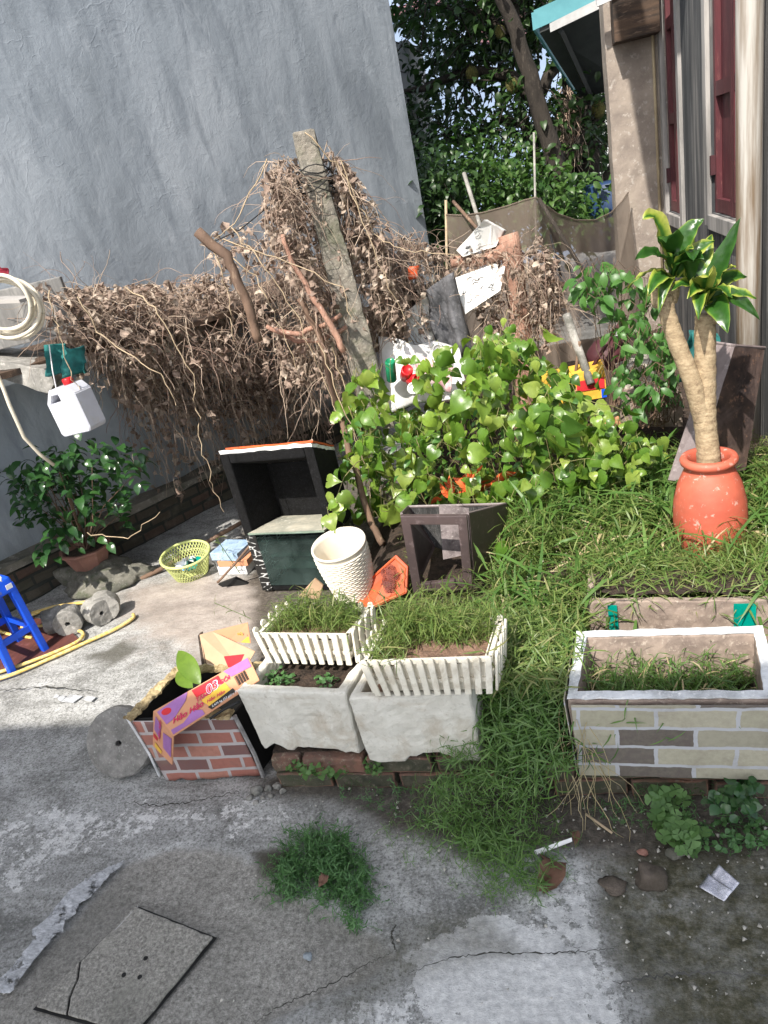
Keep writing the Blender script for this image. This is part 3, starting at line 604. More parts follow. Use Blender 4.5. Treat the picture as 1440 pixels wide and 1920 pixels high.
# ------------------------------------------------------------------ background: far house, tree, hedge, awning, net
fh = thing('pale_blue_house', 'pale blue house far behind the fruit tree', 'house', (-.6, 13, 0))
mb = MB(); mb.box((-1.6, 14.5, 2.6), (4.3, 3, 5.4)); mb.build('wall', M['farblue'], fh)
mb = MB(); mb.box((-1.6, 12.97, 4.0), (4.3, .05, .12)); mb.box((-.2, 12.9, 3.45), (.75, .25, .45), rot(0, 14, 0)); mb.build('pink_trim', M['pink'], fh)
mb = MB(); mb.box((1.55, 14.8, 1.8), (1.6, 2.6, 3.6)); mb.build('side_wing', M['far_white'], fh)
g = MB(); gx0, gx1, gz0, gz1, gy = -1.85, -1.2, 1.6, 2.55, 8.8
gr = thing('window_grille_house', 'pale house corner with a dark window grille beside the grey wall', 'house', (-1.6, 9, 0))
mb = MB(); mb.box((-2.2, 9.6, 1.5), (2.1, 1.2, 3.0)); mb.build('wall', M['far_white'], gr)
mb = MB(); mb.box((-1.55, 8.99, 2.05), (.66, .06, .95)); wd_ = mb.build('window', M['black'], gr)
for i in range(9): g.box((-1.86+i*.075, 8.95, 2.05), (.012, .012, .95))
for i in range(8): g.box((-1.55, 8.94, 1.62+i*.12), (.66, .01, .012))
g.build('grille', M['alu'], wd_)

tr = thing('jackfruit_tree', 'tall fruit tree with dark leaves and hanging yellow fruits', 'tree', (.2, 8.2, 0))
def limb(pix, Y, r, seg=9, jit=.01, n=5, seed=1):
    rr = random.Random(seed); P = [PY(x, y, yy) for (x, y), yy in zip(pix, Y if isinstance(Y, (list, tuple)) else [Y]*len(pix))]; out = []
    for i in range(len(P)-1):
        for k in range(n): out.append(P[i].lerp(P[i+1], k/n)+Vector((rr.uniform(-jit, jit), rr.uniform(-jit, jit), rr.uniform(-jit, jit)))*(0 if i+k == 0 else 1))
    out.append(P[-1]); m_ = len(out); q = MB(); q.tube(out, [r[0]+(r[1]-r[0])*i/(m_-1) for i in range(m_)], seg); return q
limb([(1052, 470), (1040, 300), (1008, 190), (968, 60), (925, -40)], 7.6, (.10, .055), seed=1).build('trunk', M['bark'], tr, True)
for px, rr_, sd_ in (([(1012, 200), (955, 140), (880, 130), (800, 165), (750, 175)], (.07, .02), 2), ([(975, 80), (960, 0), (990, -60)], (.06, .03), 3), ([(1040, 300), (1000, 240), (940, 225), (860, 260), (780, 280)], (.05, .015), 4),
                     ([(1010, 180), (1060, 90), (1120, 40)], (.06, .03), 5), ([(960, 60), (880, 20), (800, 10)], (.05, .02), 6), ([(1020, 340), (1000, 270), (975, 220)], (.05, .04), 7), ([(1040, 310), (1090, 260), (1130, 210)], (.05, .02), 8)):
    limb(px, 8.2+random.uniform(-.3, .3), rr_, 6, seed=sd_).build('branch', M['bark'], tr, True)
def inpix(pix, n, Y, rs, dens=None):
    poly = np.array(pix); lo = poly.min(0); hi = poly.max(0); out = []
    while len(out) < n:
        q = rs.uniform(lo, hi, (n, 2)); s_ = sdpoly(q, poly); q = q[s_ > 0]
        for a, b in q: out.append((a, b, rs.uniform(*Y)))
    out = out[:n]
    return np.array([list(PW(a, b, c+20)) if c < 0 else list(PY(a, b, c)) for a, b, c in out])
def WO(a, b): return (a-20, b-20)      # depth given as distance from the grey wall
rs = np.random.RandomState(3)
acc = Acc(); reg = [(735, -90), (1150, -90), (1150, 60), (1000, 80), (985, 140), (1150, 200), (1155, 330), (1060, 330), (1000, 235), (930, 300), (860, 270), (800, 300), (770, 260), (745, 100)]
P = inpix(reg, 680, (7.7, 9.8), rs)   # twig centres
keep = fbm(P, 2.2, 3, 9) > .45; P = P[keep]
tw = []
for c_ in P:
    k_ = rs.randint(13, 24); q = c_+rs.normal(size=(k_, 3))*np.array([.17, .17, .12]); tw.append(q)
    acc2 = None
P2 = np.concatenate(tw); foliage(acc, OV, P2, .09, .7, (.2, 8.2, 1.5), .7, rs)
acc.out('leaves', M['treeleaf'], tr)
acc = Acc()
for c_, q in zip(P, tw):
    if rs.rand() < .8: acc.tubes([c_+[.2, 0, .25]*rs.normal(size=3), c_, q[0]], .008, .004, 3)
acc.out('twigs', M['bark'], tr)
def fruit(px, py, Y, r, parent=tr):
    c_ = PY(px, py, Y); q = MB(); q.lathe([(0.01, -1.25*r), (.55*r, -1.05*r), (.9*r, -.5*r), (r, .1*r), (.8*r, .75*r), (.35*r, 1.15*r), (.06*r, 1.25*r), (.05*r, 1.7*r)], c_, 14, rot(random.uniform(-10, 10), random.uniform(-10, 10), 0))
    q.build('jackfruit', M['jack'], parent, True, rough=.006, rs=40)
for px, py, r in ((960, 160, .06), (885, 140, .06), (938, 60, .05), (1122, 205, .065)): fruit(px, py, 7.9, r)
t2 = thing('dark_trunk_tree', 'tree with straight dark double trunk standing under the teal roof', 'tree', (.5, 8.6, 0))
limb([(1102, 470), (1104, 300), (1098, 180), (1070, 60)], 8.6, (.13, .11), seed=11).build('trunk', M['bark'], t2, True)
limb([(1075, 330), (1070, 240), (1062, 120)], 8.7, (.06, .05), seed=12).build('trunk', M['bark'], t2, True)
limb([(1105, 430), (1135, 340), (1160, 280)], 8.3, (.05, .035), seed=13).build('branch', M['bark'], t2, True)
acc = Acc(); P = inpix([(1060, 200), (1160, 160), (1165, 330), (1110, 320), (1060, 300)], 26, (8.6, 9.8), rs)
for c_ in P: foliage(acc, OV, c_+rs.normal(size=(16, 3))*.16, .10, .7, (.5, 8.8, 1.5), .7, rs)
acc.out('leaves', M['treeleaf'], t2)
acc = Acc()
for i in range(70):
    c_ = np.array(PY(rs.uniform(1050, 1075), rs.uniform(160, 210), 8.0)); k = np.cumsum(np.r_[[[0, 0, 0]], rs.normal(size=(8, 3))*[.03, .03, .02]+[0, 0, -.07]], 0); acc.tubes(c_+k, .006, .003, 3)
acc.out('hanging_roots', M['vinestem'], t2)

def bush(name, label, pix, n, Y, size, mat, cat='bush', per=18, spread=.12, group=None, tpl=OV, seed=1, up=.8, stems=6, base=None):
    rs = np.random.RandomState(seed); P = inpix(pix, n, Y, rs); c = P.mean(0); b = np.array([c[0], c[1], P[:, 2].min()-.1]) if base is None else np.array(base)
    o = thing(name, label, cat, tuple(b), group); acc = Acc()
    for q in P: foliage(acc, tpl, q+rs.normal(size=(per, 3))*spread, size, up, c-np.array([0, 0, .4]), .6, rs)
    acc.out('foliage', mat, o); a2 = Acc()
    for i in range(stems):
        e = P[rs.randint(len(P))]; mid = (b+e)/2+rs.normal(size=3)*.08; a2.tubes([b+rs.normal(size=3)*[.06, .06, 0], mid, e], .012 if size > .06 else .005, .004 if size > .06 else .002, 4)
    a2.out('stems', M['bark'] if size > .06 else M['wood'], o); return o
bush('hedge_bush', 'leafy green bush between the grey wall and the net', [(780, 330), (850, 270), (930, 290), (960, 340), (950, 420), (860, 400), (790, 460)], 120, (6.9, 8.2), .075, M['hedgeleaf'], group=None, seed=21)
bush('hedge_bush', 'leafy green bush rising above the peak of the net', [(930, 310), (1010, 300), (1080, 350), (1130, 360), (1130, 430), (1060, 430), (1000, 380), (940, 400)], 110, (6.9, 8.2), .075, M['hedgeleaf'], seed=22)
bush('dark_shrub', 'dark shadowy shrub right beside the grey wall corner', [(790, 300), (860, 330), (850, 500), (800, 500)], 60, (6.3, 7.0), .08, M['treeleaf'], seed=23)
bush('far_hedge', 'distant pale green foliage beyond the trunks', [(740, 390), (1190, 330), (1190, 420), (740, 460)], 90, (9.5, 11), .12, M['hedgeleaf'], per=20, spread=.2, seed=24)
bp = thing('banana_plant', 'broad bright green banana leaves beside the plastered pier', 'plant', PY(1160, 480, 7.6))
for i, (a, b, ww) in enumerate((((1150, 430), (1165, 290), .22), ((1155, 440), (1130, 350), .2), ((1165, 430), (1185, 320), .2))):
    p, q = np.array(PY(*a, 7.6)), np.array(PY(*b, 7.6)); V, T = T_oval(.4, .1, .2, 8, .1); L_ = np.linalg.norm(q-p); A_ = inst((V, T), p[None], (q-p)[None], np.array([[.2, -1, .4]]), [L_]); tris('leaf', A_[0], A_[1], M['banana'], bp, True)
bb = MB(); bb.lathe([(.2, -.3), (.22, 0), (.22, .25), (.2, .27)], PY(1145, 400, 7.3), 16); tag(bb.build('blue_barrel', M['bluebarrel'], None, True), 'dark blue barrel half hidden behind the net near the pier', 'barrel')

aw = thing('teal_canopy', 'teal edged metal roof canopy with dark underside beside the pier', 'canopy', (.5, 7.4, 2.2))
a, b, c_, d = PY(1010, 55, 7.0), PY(1165, -35, 7.0), PY(1165, 175, 8.1), PY(1085, 185, 8.1)
a = PY(1012, 62, 7.0); b = PY(1170, -10, 7.0); d = PY(1088, 182, 8.0); c_ = PY(1180, 165, 8.0)
mb = MB(); mb.prism([a, b, c_, d], (0, 0, 1), .03); mb.build('roof_sheet', M['tin'], aw)
mb = MB(); u = Vector((0, 0, 1)); mb.prism([a+Vector((-.03, -.02, .03)), b+Vector((.0, -.02, .03)), b+Vector((0, -.02, .16)), a+Vector((-.03, -.02, .16))], (0, 1, 0), .02)
mb.prism([a+Vector((-.03, 0, .03)), d+Vector((-.03, 0, .03)), d+Vector((-.03, 0, .08)), a+Vector((-.03, 0, .15))], (-1, 0, 0), .02); mb.build('teal_edge', M['teal'], aw)
mb = MB(); mb.prism([a+Vector((.08, -.05, -.02)), b+Vector((0, -.05, -.02)), b+Vector((0, -.05, .05)), a+Vector((.08, -.05, .04))], (0, 1, 0), .015); mb.build('gutter_strip', M['alu'], aw)
mb = MB(); mb.tube([a.lerp(b, .25)+Vector((0, 0, -.05)), d.lerp(c_, .25)+Vector((0, 0, -.05))], .025, 4); mb.tube([d+Vector((0, 0, -.05)), c_+Vector((0, 0, -.05))], .03, 4); mb.build('rafter', M['tin'], aw)
mb = MB(); a2_, b2_ = PY(1075, 20, 7.3), PY(1170, -30, 7.3); mb.prism([a2_, b2_, b2_+u*.12, a2_+u*.12], (0, 1, 0), .3); mb.build('upper_step', M['teal'], aw)

# net on poles
nt_ = thing('mesh_net', 'brown mesh net draped over poles behind the rubbish heap', 'net', (-.1, 5.5, .4))
top = [(836, 404), (870, 405), (905, 400), (950, 388), (985, 376), (1005, 371), (1020, 384), (1045, 402), (1080, 414), (1115, 414), (1145, 400), (1165, 380), (1178, 362)]
Yt = np.interp([p[0] for p in top], [836, 1005, 1178], [5.3, 5.2, 6.2]); cols_ = 60; rows = 26; V = []; F = []
tx = [p[0] for p in top]; ty = [p[1] for p in top]
for j in range(rows):
    for i in range(cols_):
        s_ = i/(cols_-1); x = 836+s_*(1178-836); yt = np.interp(x, tx, ty); p = PY(x, yt, float(np.interp(x, tx, Yt))); t = j/(rows-1)
        z = p.z*(1-t)+.25*t; w_ = math.sin(s_*46+3*t)*.05*t+math.sin(s_*17+1.3+t*2)*.09*t+.05*math.sin(s_*90)*t*(1-t)
        V.append((p.x+ (s_-.5)*.1*t, p.y-w_-.12*t*math.sin(s_*math.pi), z))
for j in range(rows-1):
    for i in range(cols_-1): a = j*cols_+i; F.append((a, a+1, a+cols_+1, a+cols_))
mb = MB(); mb.add(V, F); mb.build('net_sheet', M['net'], nt_, True)
mb = MB(); mb.tube([PY(x, y-1, float(np.interp(x, tx, Yt))) for x, y in top], .006, 5); mb.build('hem_cord', M['net'], nt_, True)
def pole(name, a, Ya, b, Yb, r, mat, label, cat='pole', r2=None, n=2, jit=0):
    A, B = PY(*a, Ya), PY(*b, Yb); q = MB(); P = [A.lerp(B, i/(n-1)) + Vector((random.uniform(-jit, jit), random.uniform(-jit, jit), 0)) for i in range(n)]; q.tube(P, [r+((r2 or r)-r)*i/(n-1) for i in range(n)], 8); return tag(q.build(name, mat, None, True), label, cat)
pole('net_pole', (1001, 248), 5.22, (1010, 700), 5.22, .007, M['conc'], 'thin pale pole pushing the net up to its peak')
pole('net_pole', (836, 375), 5.32, (840, 620), 5.32, .009, M['stick'], 'thin stick holding the left end of the net')
pole('leaning_bar', (870, 325), 5.5, (915, 470), 5.1, .014, M['conc'], 'grey bar sticking up left of the net peak')
pole('leaning_stick', (850, 378), 5.4, (905, 440), 5.0, .012, M['wood'], 'short dark stick above the top white foam block')
pole('net_prop', (1010, 372), 5.15, (1150, 600), 5.0, .013, M['bark'], 'dark slanting prop behind the net seen through it')

# ------------------------------------------------------------------ concrete post, sticks and logs
mb = MB(); A, B = PY(568, 246, 3.5), PY(712, 800, 3.5); up = (A-B).normalized(); sd_ = Vector((1, .25, 0)).normalized(); dp = up.cross(sd_)
def sqpost(A, B, wa, wb):
    P = []
    for c_, w_ in ((B, wb), (A, wa)):
        for a, b in ((-1, -1), (1, -1), (1, 1), (-1, 1)): P.append(c_+sd_*a*w_/2+dp*b*w_/2)
    return P
mb.hexa(sqpost(A, B, .10, .155)); 
cpost = mb.build('concrete_post', M['postc'], None, False, bevel=.012, sub=.03, rough=.007, rs=16)
tag(cpost, 'leaning square concrete post wrapped in dead vine, tallest thing in the yard', 'post')
mb = MB(); wr_ = []
for i in range(90): t = i/14; cc = A.lerp(B, .10+.0009*i+.02*math.sin(i*.7)); wr_.append(cc+sd_*math.cos(t*2*math.pi/1)*.085+dp*math.sin(t*2*math.pi/1)*.085)
mb.tube(wr_, .0028, 5); mb.tube([wr_[20], wr_[20].lerp(PY(370, 470, 3.3), .6)+Vector((0, 0, -.03)), PY(385, 460, 3.2)], .0025, 4); tag(mb.build('tie_wire', M['black'], None, True), 'dark wire wound round the top of the concrete post', 'wire')
def bough(name, pix, Ys, r, mat, label, cat='branch', seed=3, seg=8, jit=.006, n=4, smooth=True):
    q = limb(pix, Ys, r, seg, jit, n, seed); return tag(q.build(name, mat, None, smooth), label, cat)
bough('bare_branch', [(370, 434), (425, 480), (452, 540), (470, 590), (485, 640)], 2.8, (.021, .019), M['wood'], 'thick sawn branch sticking up left of the concrete post')
bough('dead_bough', [(560, 560), (600, 630), (625, 740), (655, 850), (700, 985), (718, 1020)], [3.3, 3.3, 3.25, 3.1, 2.95, 2.9], (.013, .017), M['wood'], 'long dead bough running down beside the black cabinet', seed=5)
bough('dead_bough', [(530, 440), (545, 490), (580, 545), (620, 610), (645, 660)], 3.25, (.010, .016), M['pinkwood'], 'reddish dead bough slanting in front of the concrete post', seed=6)
bough('reddish_cane', [(515, 618), (565, 625), (610, 608), (640, 590)], 3.35, (.013, .011), M['pinkwood'], 'upper smooth reddish cane lying across the vines left of the post', seed=7)
bough('reddish_cane', [(500, 612), (555, 638), (600, 640), (650, 612)], 3.4, (.011, .011), M['pinkwood'], 'lower smooth reddish cane lying across the vines left of the post', seed=8)
bough('thick_log', [(952, 440), (965, 520), (975, 600), (985, 700), (985, 830)], 4.1, (.055, .06), M['pinkwood'], 'upright reddish log with peeling bark right of the foam blocks', 'log', seed=9, seg=12)
bough('cross_log', [(845, 492), (890, 490), (930, 478), (965, 455)], 4.08, (.03, .04), M['pinkwood'], 'rough log lying between the two upper white foam blocks', 'log', seed=10, seg=10)
bough('sawn_pipe', [(1020, 530), (1060, 541)], 4.1, (.03, .03), M['wood'], 'short sawn round end sticking out right of the upright log', 'log', seed=11, seg=12, n=2, jit=0)
bough('dark_log', [(745, 575), (800, 548), (835, 535)], 4.0, (.045, .04), M['bark'], 'dark broken log end lying above the lower left foam block', 'log', seed=12, seg=9)
bough('dark_log', [(700, 560), (740, 540), (790, 555), (850, 590)], 4.3, (.05, .04), M['bark'], 'long dark log in the shade behind the foam blocks', 'log', seed=13, seg=9)
pole('concrete_stake', (1062, 590), 3.9, (1108, 720), 3.7, .022, M['conc'], 'leaning grey concrete stake right of the upright log', 'stake')
pole('thin_stake', (1087, 640), 3.8, (1078, 710), 3.75, .008, M['wood'], 'thin brown stake just in front of the concrete stake', 'stake')
pole('wire_post', (1032, 440), 4.3, (1052, 520), 4.2, .006, M['black'], 'thin black rod right of the upright log', 'rod')

# ------------------------------------------------------------------ white foam blocks, felt, rubbish
def quadblock(name, pix, Y, thick, mat, label, cat='foam block', dirv=(0.1, 1, -.1), bevel=.006, group=None):
    P = [PY(x, y, yy) for (x, y), yy in zip(pix, Y if isinstance(Y, (list, tuple)) else [Y]*len(pix))]; mb = MB(); mb.prism(P, dirv, thick)
    return tag(mb.build(name, mat, None, False, bevel=bevel, sub=.035, rough=.002, rs=30), label, cat, group)
def puzzle(o, pix, Y, n, off=-.004, sd=0):   # embossed wavy seams
    rr = random.Random(sd); P = [PY(x, y, Y if not isinstance(Y, (list, tuple)) else Y[i]) for i, (x, y) in enumerate(pix)]; q = MB()
    nn = (P[1]-P[0]).cross(P[3]-P[0]).normalized(); nn = nn if nn.y < 0 else -nn
    for i in range(n):
        u_, v_ = rr.uniform(.06, .8), rr.uniform(.08, .85); ln = rr.uniform(.1, .16); pts = []
        for k in range(9):
            t = k/8; uu = u_+ln*t; vv = v_+.05*math.sin(t*math.pi)*(1 if i % 2 else -1)
            if uu > .97: break
            pts.append(P[0].lerp(P[1], uu).lerp(P[3].lerp(P[2], uu), vv)+nn*.003)
        if len(pts) > 2: q.tube(pts, .0016, 4)
    oo = q.build('seam_groove', M['felt'], None); oo.parent = o; return oo
for pix, Y, th_, lab, n_, sd in (([(855, 470), (908, 411), (945, 432), (930, 462), (868, 482)], [4.0, 4.0, 4.12, 4.06, 4.0], .10, 'topmost white foam block on the rubbish heap below the net peak', 10, 1),
                        ([(850, 522), (925, 495), (948, 500), (938, 545), (872, 590)], [3.95, 4.02, 4.05, 3.95, 3.88], .12, 'middle white foam block below the cross log', 14, 2),
                        ([(752, 590), (800, 556), (828, 578), (826, 630), (795, 647)], [3.9, 3.9, 3.98, 3.95, 3.86], .12, 'lowest white foam block with wavy seams left of the grey felt', 22, 3)):
    o = quadblock('foam_block', pix, Y, th_, M['whitefoam'], lab, group='white foam blocks with wavy seams')
    puzzle(o, [pix[0], pix[1], pix[3], pix[4]] if len(pix) == 5 else pix, [Y[0], Y[1], Y[3], Y[4]], n_, sd=sd)
# grey felt hanging
def cloth(name, pix, Y, mat, label, cat, fold=.03, nfold=5, t=.004, seed=0, nx=14, ny=14):
    P = [PY(x, y, yy) for (x, y), yy in zip(pix, Y)]; V = []; rr = random.Random(seed); ph = rr.uniform(0, 6)
    for j in range(ny):
        for i in range(nx):
            u_, v_ = i/(nx-1), j/(ny-1); p = P[0].lerp(P[1], u_).lerp(P[3].lerp(P[2], u_), v_)
            d = math.sin(u_*nfold*2+v_*2+ph)*fold+mn.noise(Vector((u_*4, v_*4, seed)))*fold*1.2; V.append(p+Vector((mn.noise(Vector((u_*3, v_*3, seed+9)))*fold*.6, -d, mn.noise(Vector((u_*3, v_*3, seed+5)))*fold*.6)))
    F = [(j*nx+i, j*nx+i+1, (j+1)*nx+i+1, (j+1)*nx+i) for j in range(ny-1) for i in range(nx-1)]
    mb = MB(); mb.add(V, F); o = mb.build(name, mat, None, True); md = o.modifiers.new('thick', 'SOLIDIFY'); md.thickness = t; return tag(o, label, cat)
cloth('grey_felt', [(795, 545), (850, 510), (885, 660), (830, 680)], [3.9, 3.85, 3.8, 3.82], M['felt'], 'rough grey felt sheet hanging between the two lower foam blocks', 'felt', seed=2)
o = cloth('orange_rag', [(765, 500), (785, 498), (782, 522), (766, 525)], [3.8]*4, M['orange'], 'small orange red scrap caught in the dry vine left of the felt', 'rag', seed=3, nx=5, ny=5, fold=.01)
# white bag with cans and bottles
bagc = cloth('white_sack', [(708, 632), (862, 650), (880, 745), (712, 770)], [3.65, 3.75, 3.6, 3.5], M['paper'], 'torn white sack stuffed with empty cans and bottles behind the leafy vine', 'sack', seed=5, fold=.035, nx=22, ny=16)
cloth('printed_wrapper', [(770, 660), (850, 690), (846, 735), (790, 712)], [3.5]*4, simple('pink_white_print', (.75, .62, .62), (.6, .25, .3), (.8, .8, .78), 24, .5), 'white wrapper with pink print lying across the torn sack', 'wrapper', seed=7, nx=8, ny=6, fold=.012)
def canlike(name, px, py, Y, r, hgt, mat, label, cat, R_=None, rim=None):
    c_ = PY(px, py, Y); q = MB(); q.lathe([(r*.8, -hgt/2), (r, -hgt/2+.008), (r, hgt/2-.008), (r*.82, hgt/2), (r*.78, hgt/2-.006), (0.001, hgt/2-.006)], c_, 18, R_)
    return tag(q.build(name, mat, None, True), label, cat)
canlike('crushed_can', 762, 700, 3.46, .03, .10, M['red'], 'red drink can lying higher in the torn white sack', 'can', rot(50, 30, 0))
canlike('crushed_can', 776, 712, 3.44, .028, .09, M['red'], 'red drink can just above the round white cup', 'can', rot(70, 60, 20))
canlike('white_cup', 775, 729, 3.40, .03, .06, M['white'], 'round open white cup end among the cans', 'cup', rot(70, 0, 10))
canlike('glass_bottle', 733, 695, 3.45, .026, .12, M['greengl'], 'green glass bottle at the left of the torn sack', 'bottle', rot(20, 10, 0))
canlike('silver_can', 822, 655, 3.6, .028, .05, M['alu'], 'silver can end on top of the torn sack', 'can', rot(80, 0, 0))
# colourful cartons and white boxes behind the vine, right
def carton(name, pix, Y, thick, mat, label, cat, dirv=(0.05, 1, 0), bands=None):
    o = quadblock(name, pix, Y, thick, mat, label, cat, dirv, bevel=.002)
    if bands:
        P = [PY(x, y, Y) for x, y in pix]; 
        for (u0, v0, u1, v1), mm in bands:
            q = MB(); f = lambda u_, v_: P[0].lerp(P[1], u_).lerp(P[3].lerp(P[2], u_), v_)+Vector((0, -.003, 0)); q.prism([f(u0, v0), f(u1, v0), f(u1, v1), f(u0, v1)], (0, -1, 0), .002); q.build('printed_band', mm, o)
    return o
carton('striped_carton', [(1000, 716), (1134, 688), (1138, 745), (1004, 765)], 3.72, .16, M['yellow'], 'yellow and red printed carton behind the leafy vine', 'carton', bands=[((0, .45, .3, .98), M['redprint']), ((.3, .5, .6, .8), M['cardorange']), ((.6, .3, .98, .66), M['redprint']), ((.93, .7, 1, .98), M['blue'])])
carton('white_foam_flap', [(990, 770), (1035, 725), (1052, 735), (1005, 785)], 3.45, .02, M['whitefoam'], 'white foam flap tilted in front of the striped carton', 'foam sheet')
carton('long_foam_box', [(1150, 760), (1280, 745), (1280, 800), (1150, 800)], 3.55, .3, M['beigefoam'], 'long whitish foam box lying low left of the dracaena trunk', 'foam box')
carton('stone_print_box', [(1155, 690), (1230, 680), (1232, 752), (1158, 756)], 3.8, .2, simple('stone_print', (.5, .47, .4), (.2, .19, .16), (.6, .57, .5), 14, .7, sharp=.03), 'pale box with stone pattern print behind the green shrub', 'box')
carton('orange_plank', [(1100, 798), (1160, 782), (1165, 797), (1105, 812)], 3.3, .02, M['cardorange'], 'orange board scrap in front of the long foam box', 'board')
mb = MB(); mb.lathe([(.0, .09), (.05, .085), (.09, .05), (.11, 0), (.115, -.05), (.105, -.055)], PY(1140, 665, 4.0), 20, rot(0, 20, 0)); tag(mb.build('maroon_bowl', M['maroon_dark'], None, True), 'overturned dark maroon bowl behind the green shrub', 'bowl')
pole('maroon_stick', (1172, 590), 3.9, (1110, 690), 3.8, .01, M['maroon_dark'], 'slanting maroon stick beside the overturned bowl', 'stick')
cloth('teal_cloth', [(1290, 618), (1345, 625), (1345, 700), (1275, 720)], [3.2]*4, M['tealnet'], 'dark teal cloth bunched behind the dracaena trunks', 'cloth', seed=11, nx=10, ny=10)
# rust brown sheets leaning on the right house wall
mb = MB(); a, b, c_, d = PY(1338, 642, 3.0), PY(1378, 648, 2.92), PY(1300, 905, 2.72), PY(1252, 900, 2.78); mb.prism([a, b, c_, d], (.3, 1, 0), .012)
t = thing('rusty_sheet', 'bent rust-brown metal sheet leaning on the house wall behind the clay jar', 'metal sheet', (.6, 2.9, 0)); mb.build('lit_grey_side', M['rustgrey'], t)  # lit face of the folded sheet coloured paler than the other face
mb = MB(); e_, f_ = PY(1434, 652, 3.02), PY(1398, 880, 2.86); mb.prism([b+Vector((.001, .001, 0)), e_, f_, c_+Vector((.001, .001, 0))], (-.1, 1, 0), .012); mb.build('brown_side', M['rust'], t, sub=.1, rough=.004, rs=8)
mb = MB(); mb.tube([a, b, e_], .006, 5); mb.build('folded_edge', M['rustgrey'], t)

# ------------------------------------------------------------------ clay jar with dracaena
JB = Vector((.49, 2.52, .115)); jt = thing('potted_dracaena', 'tall two-stemmed dracaena with yellow-striped leaves in an orange-red clay jar', 'potted plant', JB)
mb = MB(); mb.lathe([(0, 0), (.085, 0), (.10, .02), (.122, .1), (.132, .18), (.128, .25), (.112, .315), (.088, .365), (.078, .38), (.085, .385), (.098, .392), (.101, .404), (.095, .415), (.08, .417), (.072, .41), (.068, .38), (.08, .33), (.0, .325)], JB, 56)
mb.v = [(JB.x+(v[0]-JB.x)*.95, JB.y+(v[1]-JB.y)*.95, JB.z+(v[2]-JB.z)*1.04) for v in mb.v]; jar = mb.build('clay_jar', M['jar'], jt, True)
def trunkline(pts, r, name='trunk'):
    rr = random.Random(5); out = []; 
    for i in range(len(pts)-1):
        for k in range(10): out.append(Vector(pts[i]).lerp(Vector(pts[i+1]), k/10))
    out.append(Vector(pts[-1])); n_ = len(out); q = MB(); q.tube(out, [(r[0]+(r[1]-r[0])*i/(n_-1))*(1+.02*math.sin(i*2.1)+.03*rr.uniform(-1, 1)) for i in range(n_)], 18); return q.build(name, M['trunk'], jt, True)
yt = 2.52
T1 = [PY(1330, 900, yt), PY(1328, 850, yt), PY(1322, 790, yt), PY(1322, 700, yt+.01), PY(1322, 620, yt+.01), PY(1322, 590, yt+.01)]
T2 = [PY(1320, 790, yt), PY(1300, 720, yt-.01), PY(1268, 640, yt-.01), PY(1250, 585, yt-.01), PY(1247, 555, yt-.01)]
trunkline(T1, (.040, .031)); trunkline(T2, (.032, .024))
for c_ in (PY(1340, 590, yt), PY(1232, 560, yt-.03), PY(1262, 552, yt)):
    mb = MB(); mb.lathe([(0, -.03), (.018, -.025), (.021, 0), (.015, .03), (0, .035)], c_, 9, rot(0, random.uniform(-30, 30), 0)); mb.build('trunk_stub', M['trunk'], jt, True, rough=.004, rs=60)
def strap(base, tip, sag, wd, up=(0, 0, 1), twist=0, seed=0):
    base = Vector(base); tip = Vector(tip); n_ = 14; V = []; F = []; ln = (tip-base).length; st = []
    mid = base.lerp(tip, .45)+Vector(up)*sag*ln; side0 = None
    P = [base.lerp(mid, t).lerp(mid.lerp(tip, t), t) for t in [i/(n_-1) for i in range(n_)]]
    for i, p in enumerate(P):
        t = i/(n_-1); tg = (P[min(i+1, n_-1)]-P[max(i-1, 0)]).normalized(); sd = tg.cross(Vector((-.25*math.sin(seed*5), -.5, 1))).normalized(); sd = Matrix.Rotation(twist*t+.3*math.sin(seed), 3, tg) @ sd
        nn = sd.cross(tg); ww = wd*(.28+1.9*t if t < .35 else max(0.02, math.cos((t-.35)/.65*math.pi/2)**.8))*.5*(.95 if t < .35 else 1)
        ww = min(ww, wd*.5)
        for s_, c in ((-1, 1), (-.5, .55), (0, .1), (.5, .55), (1, 1)):
            V.append(p+sd*ww*s_+nn*abs(s_)*ww*.35+nn*.004*math.sin(i*1.7+s_*3+seed)); st.append(c)
    for i in range(n_-1):
        for j in range(4): a = i*5+j; F.append((a, a+1, a+6, a+5))
    me = bpy.data.meshes.new('leaf'); me.from_pydata(V, [], F); o = link('leaf', me, M['drac'], jt, True)
    rr = random.Random(seed*7); yb = rr.choice([-.6, -.45, -.25, -.1, 0, .1, .35]); at = me.attributes.new('stripe', 'FLOAT', 'POINT'); at.data.foreach_set('value', [min(1, max(0, c+yb-.12)) for c in st]); return o
tops = [T2[-1]+Vector((0, 0, .0)), T1[-1]+Vector((0, 0, .0)), PY(1262, 545, yt)]
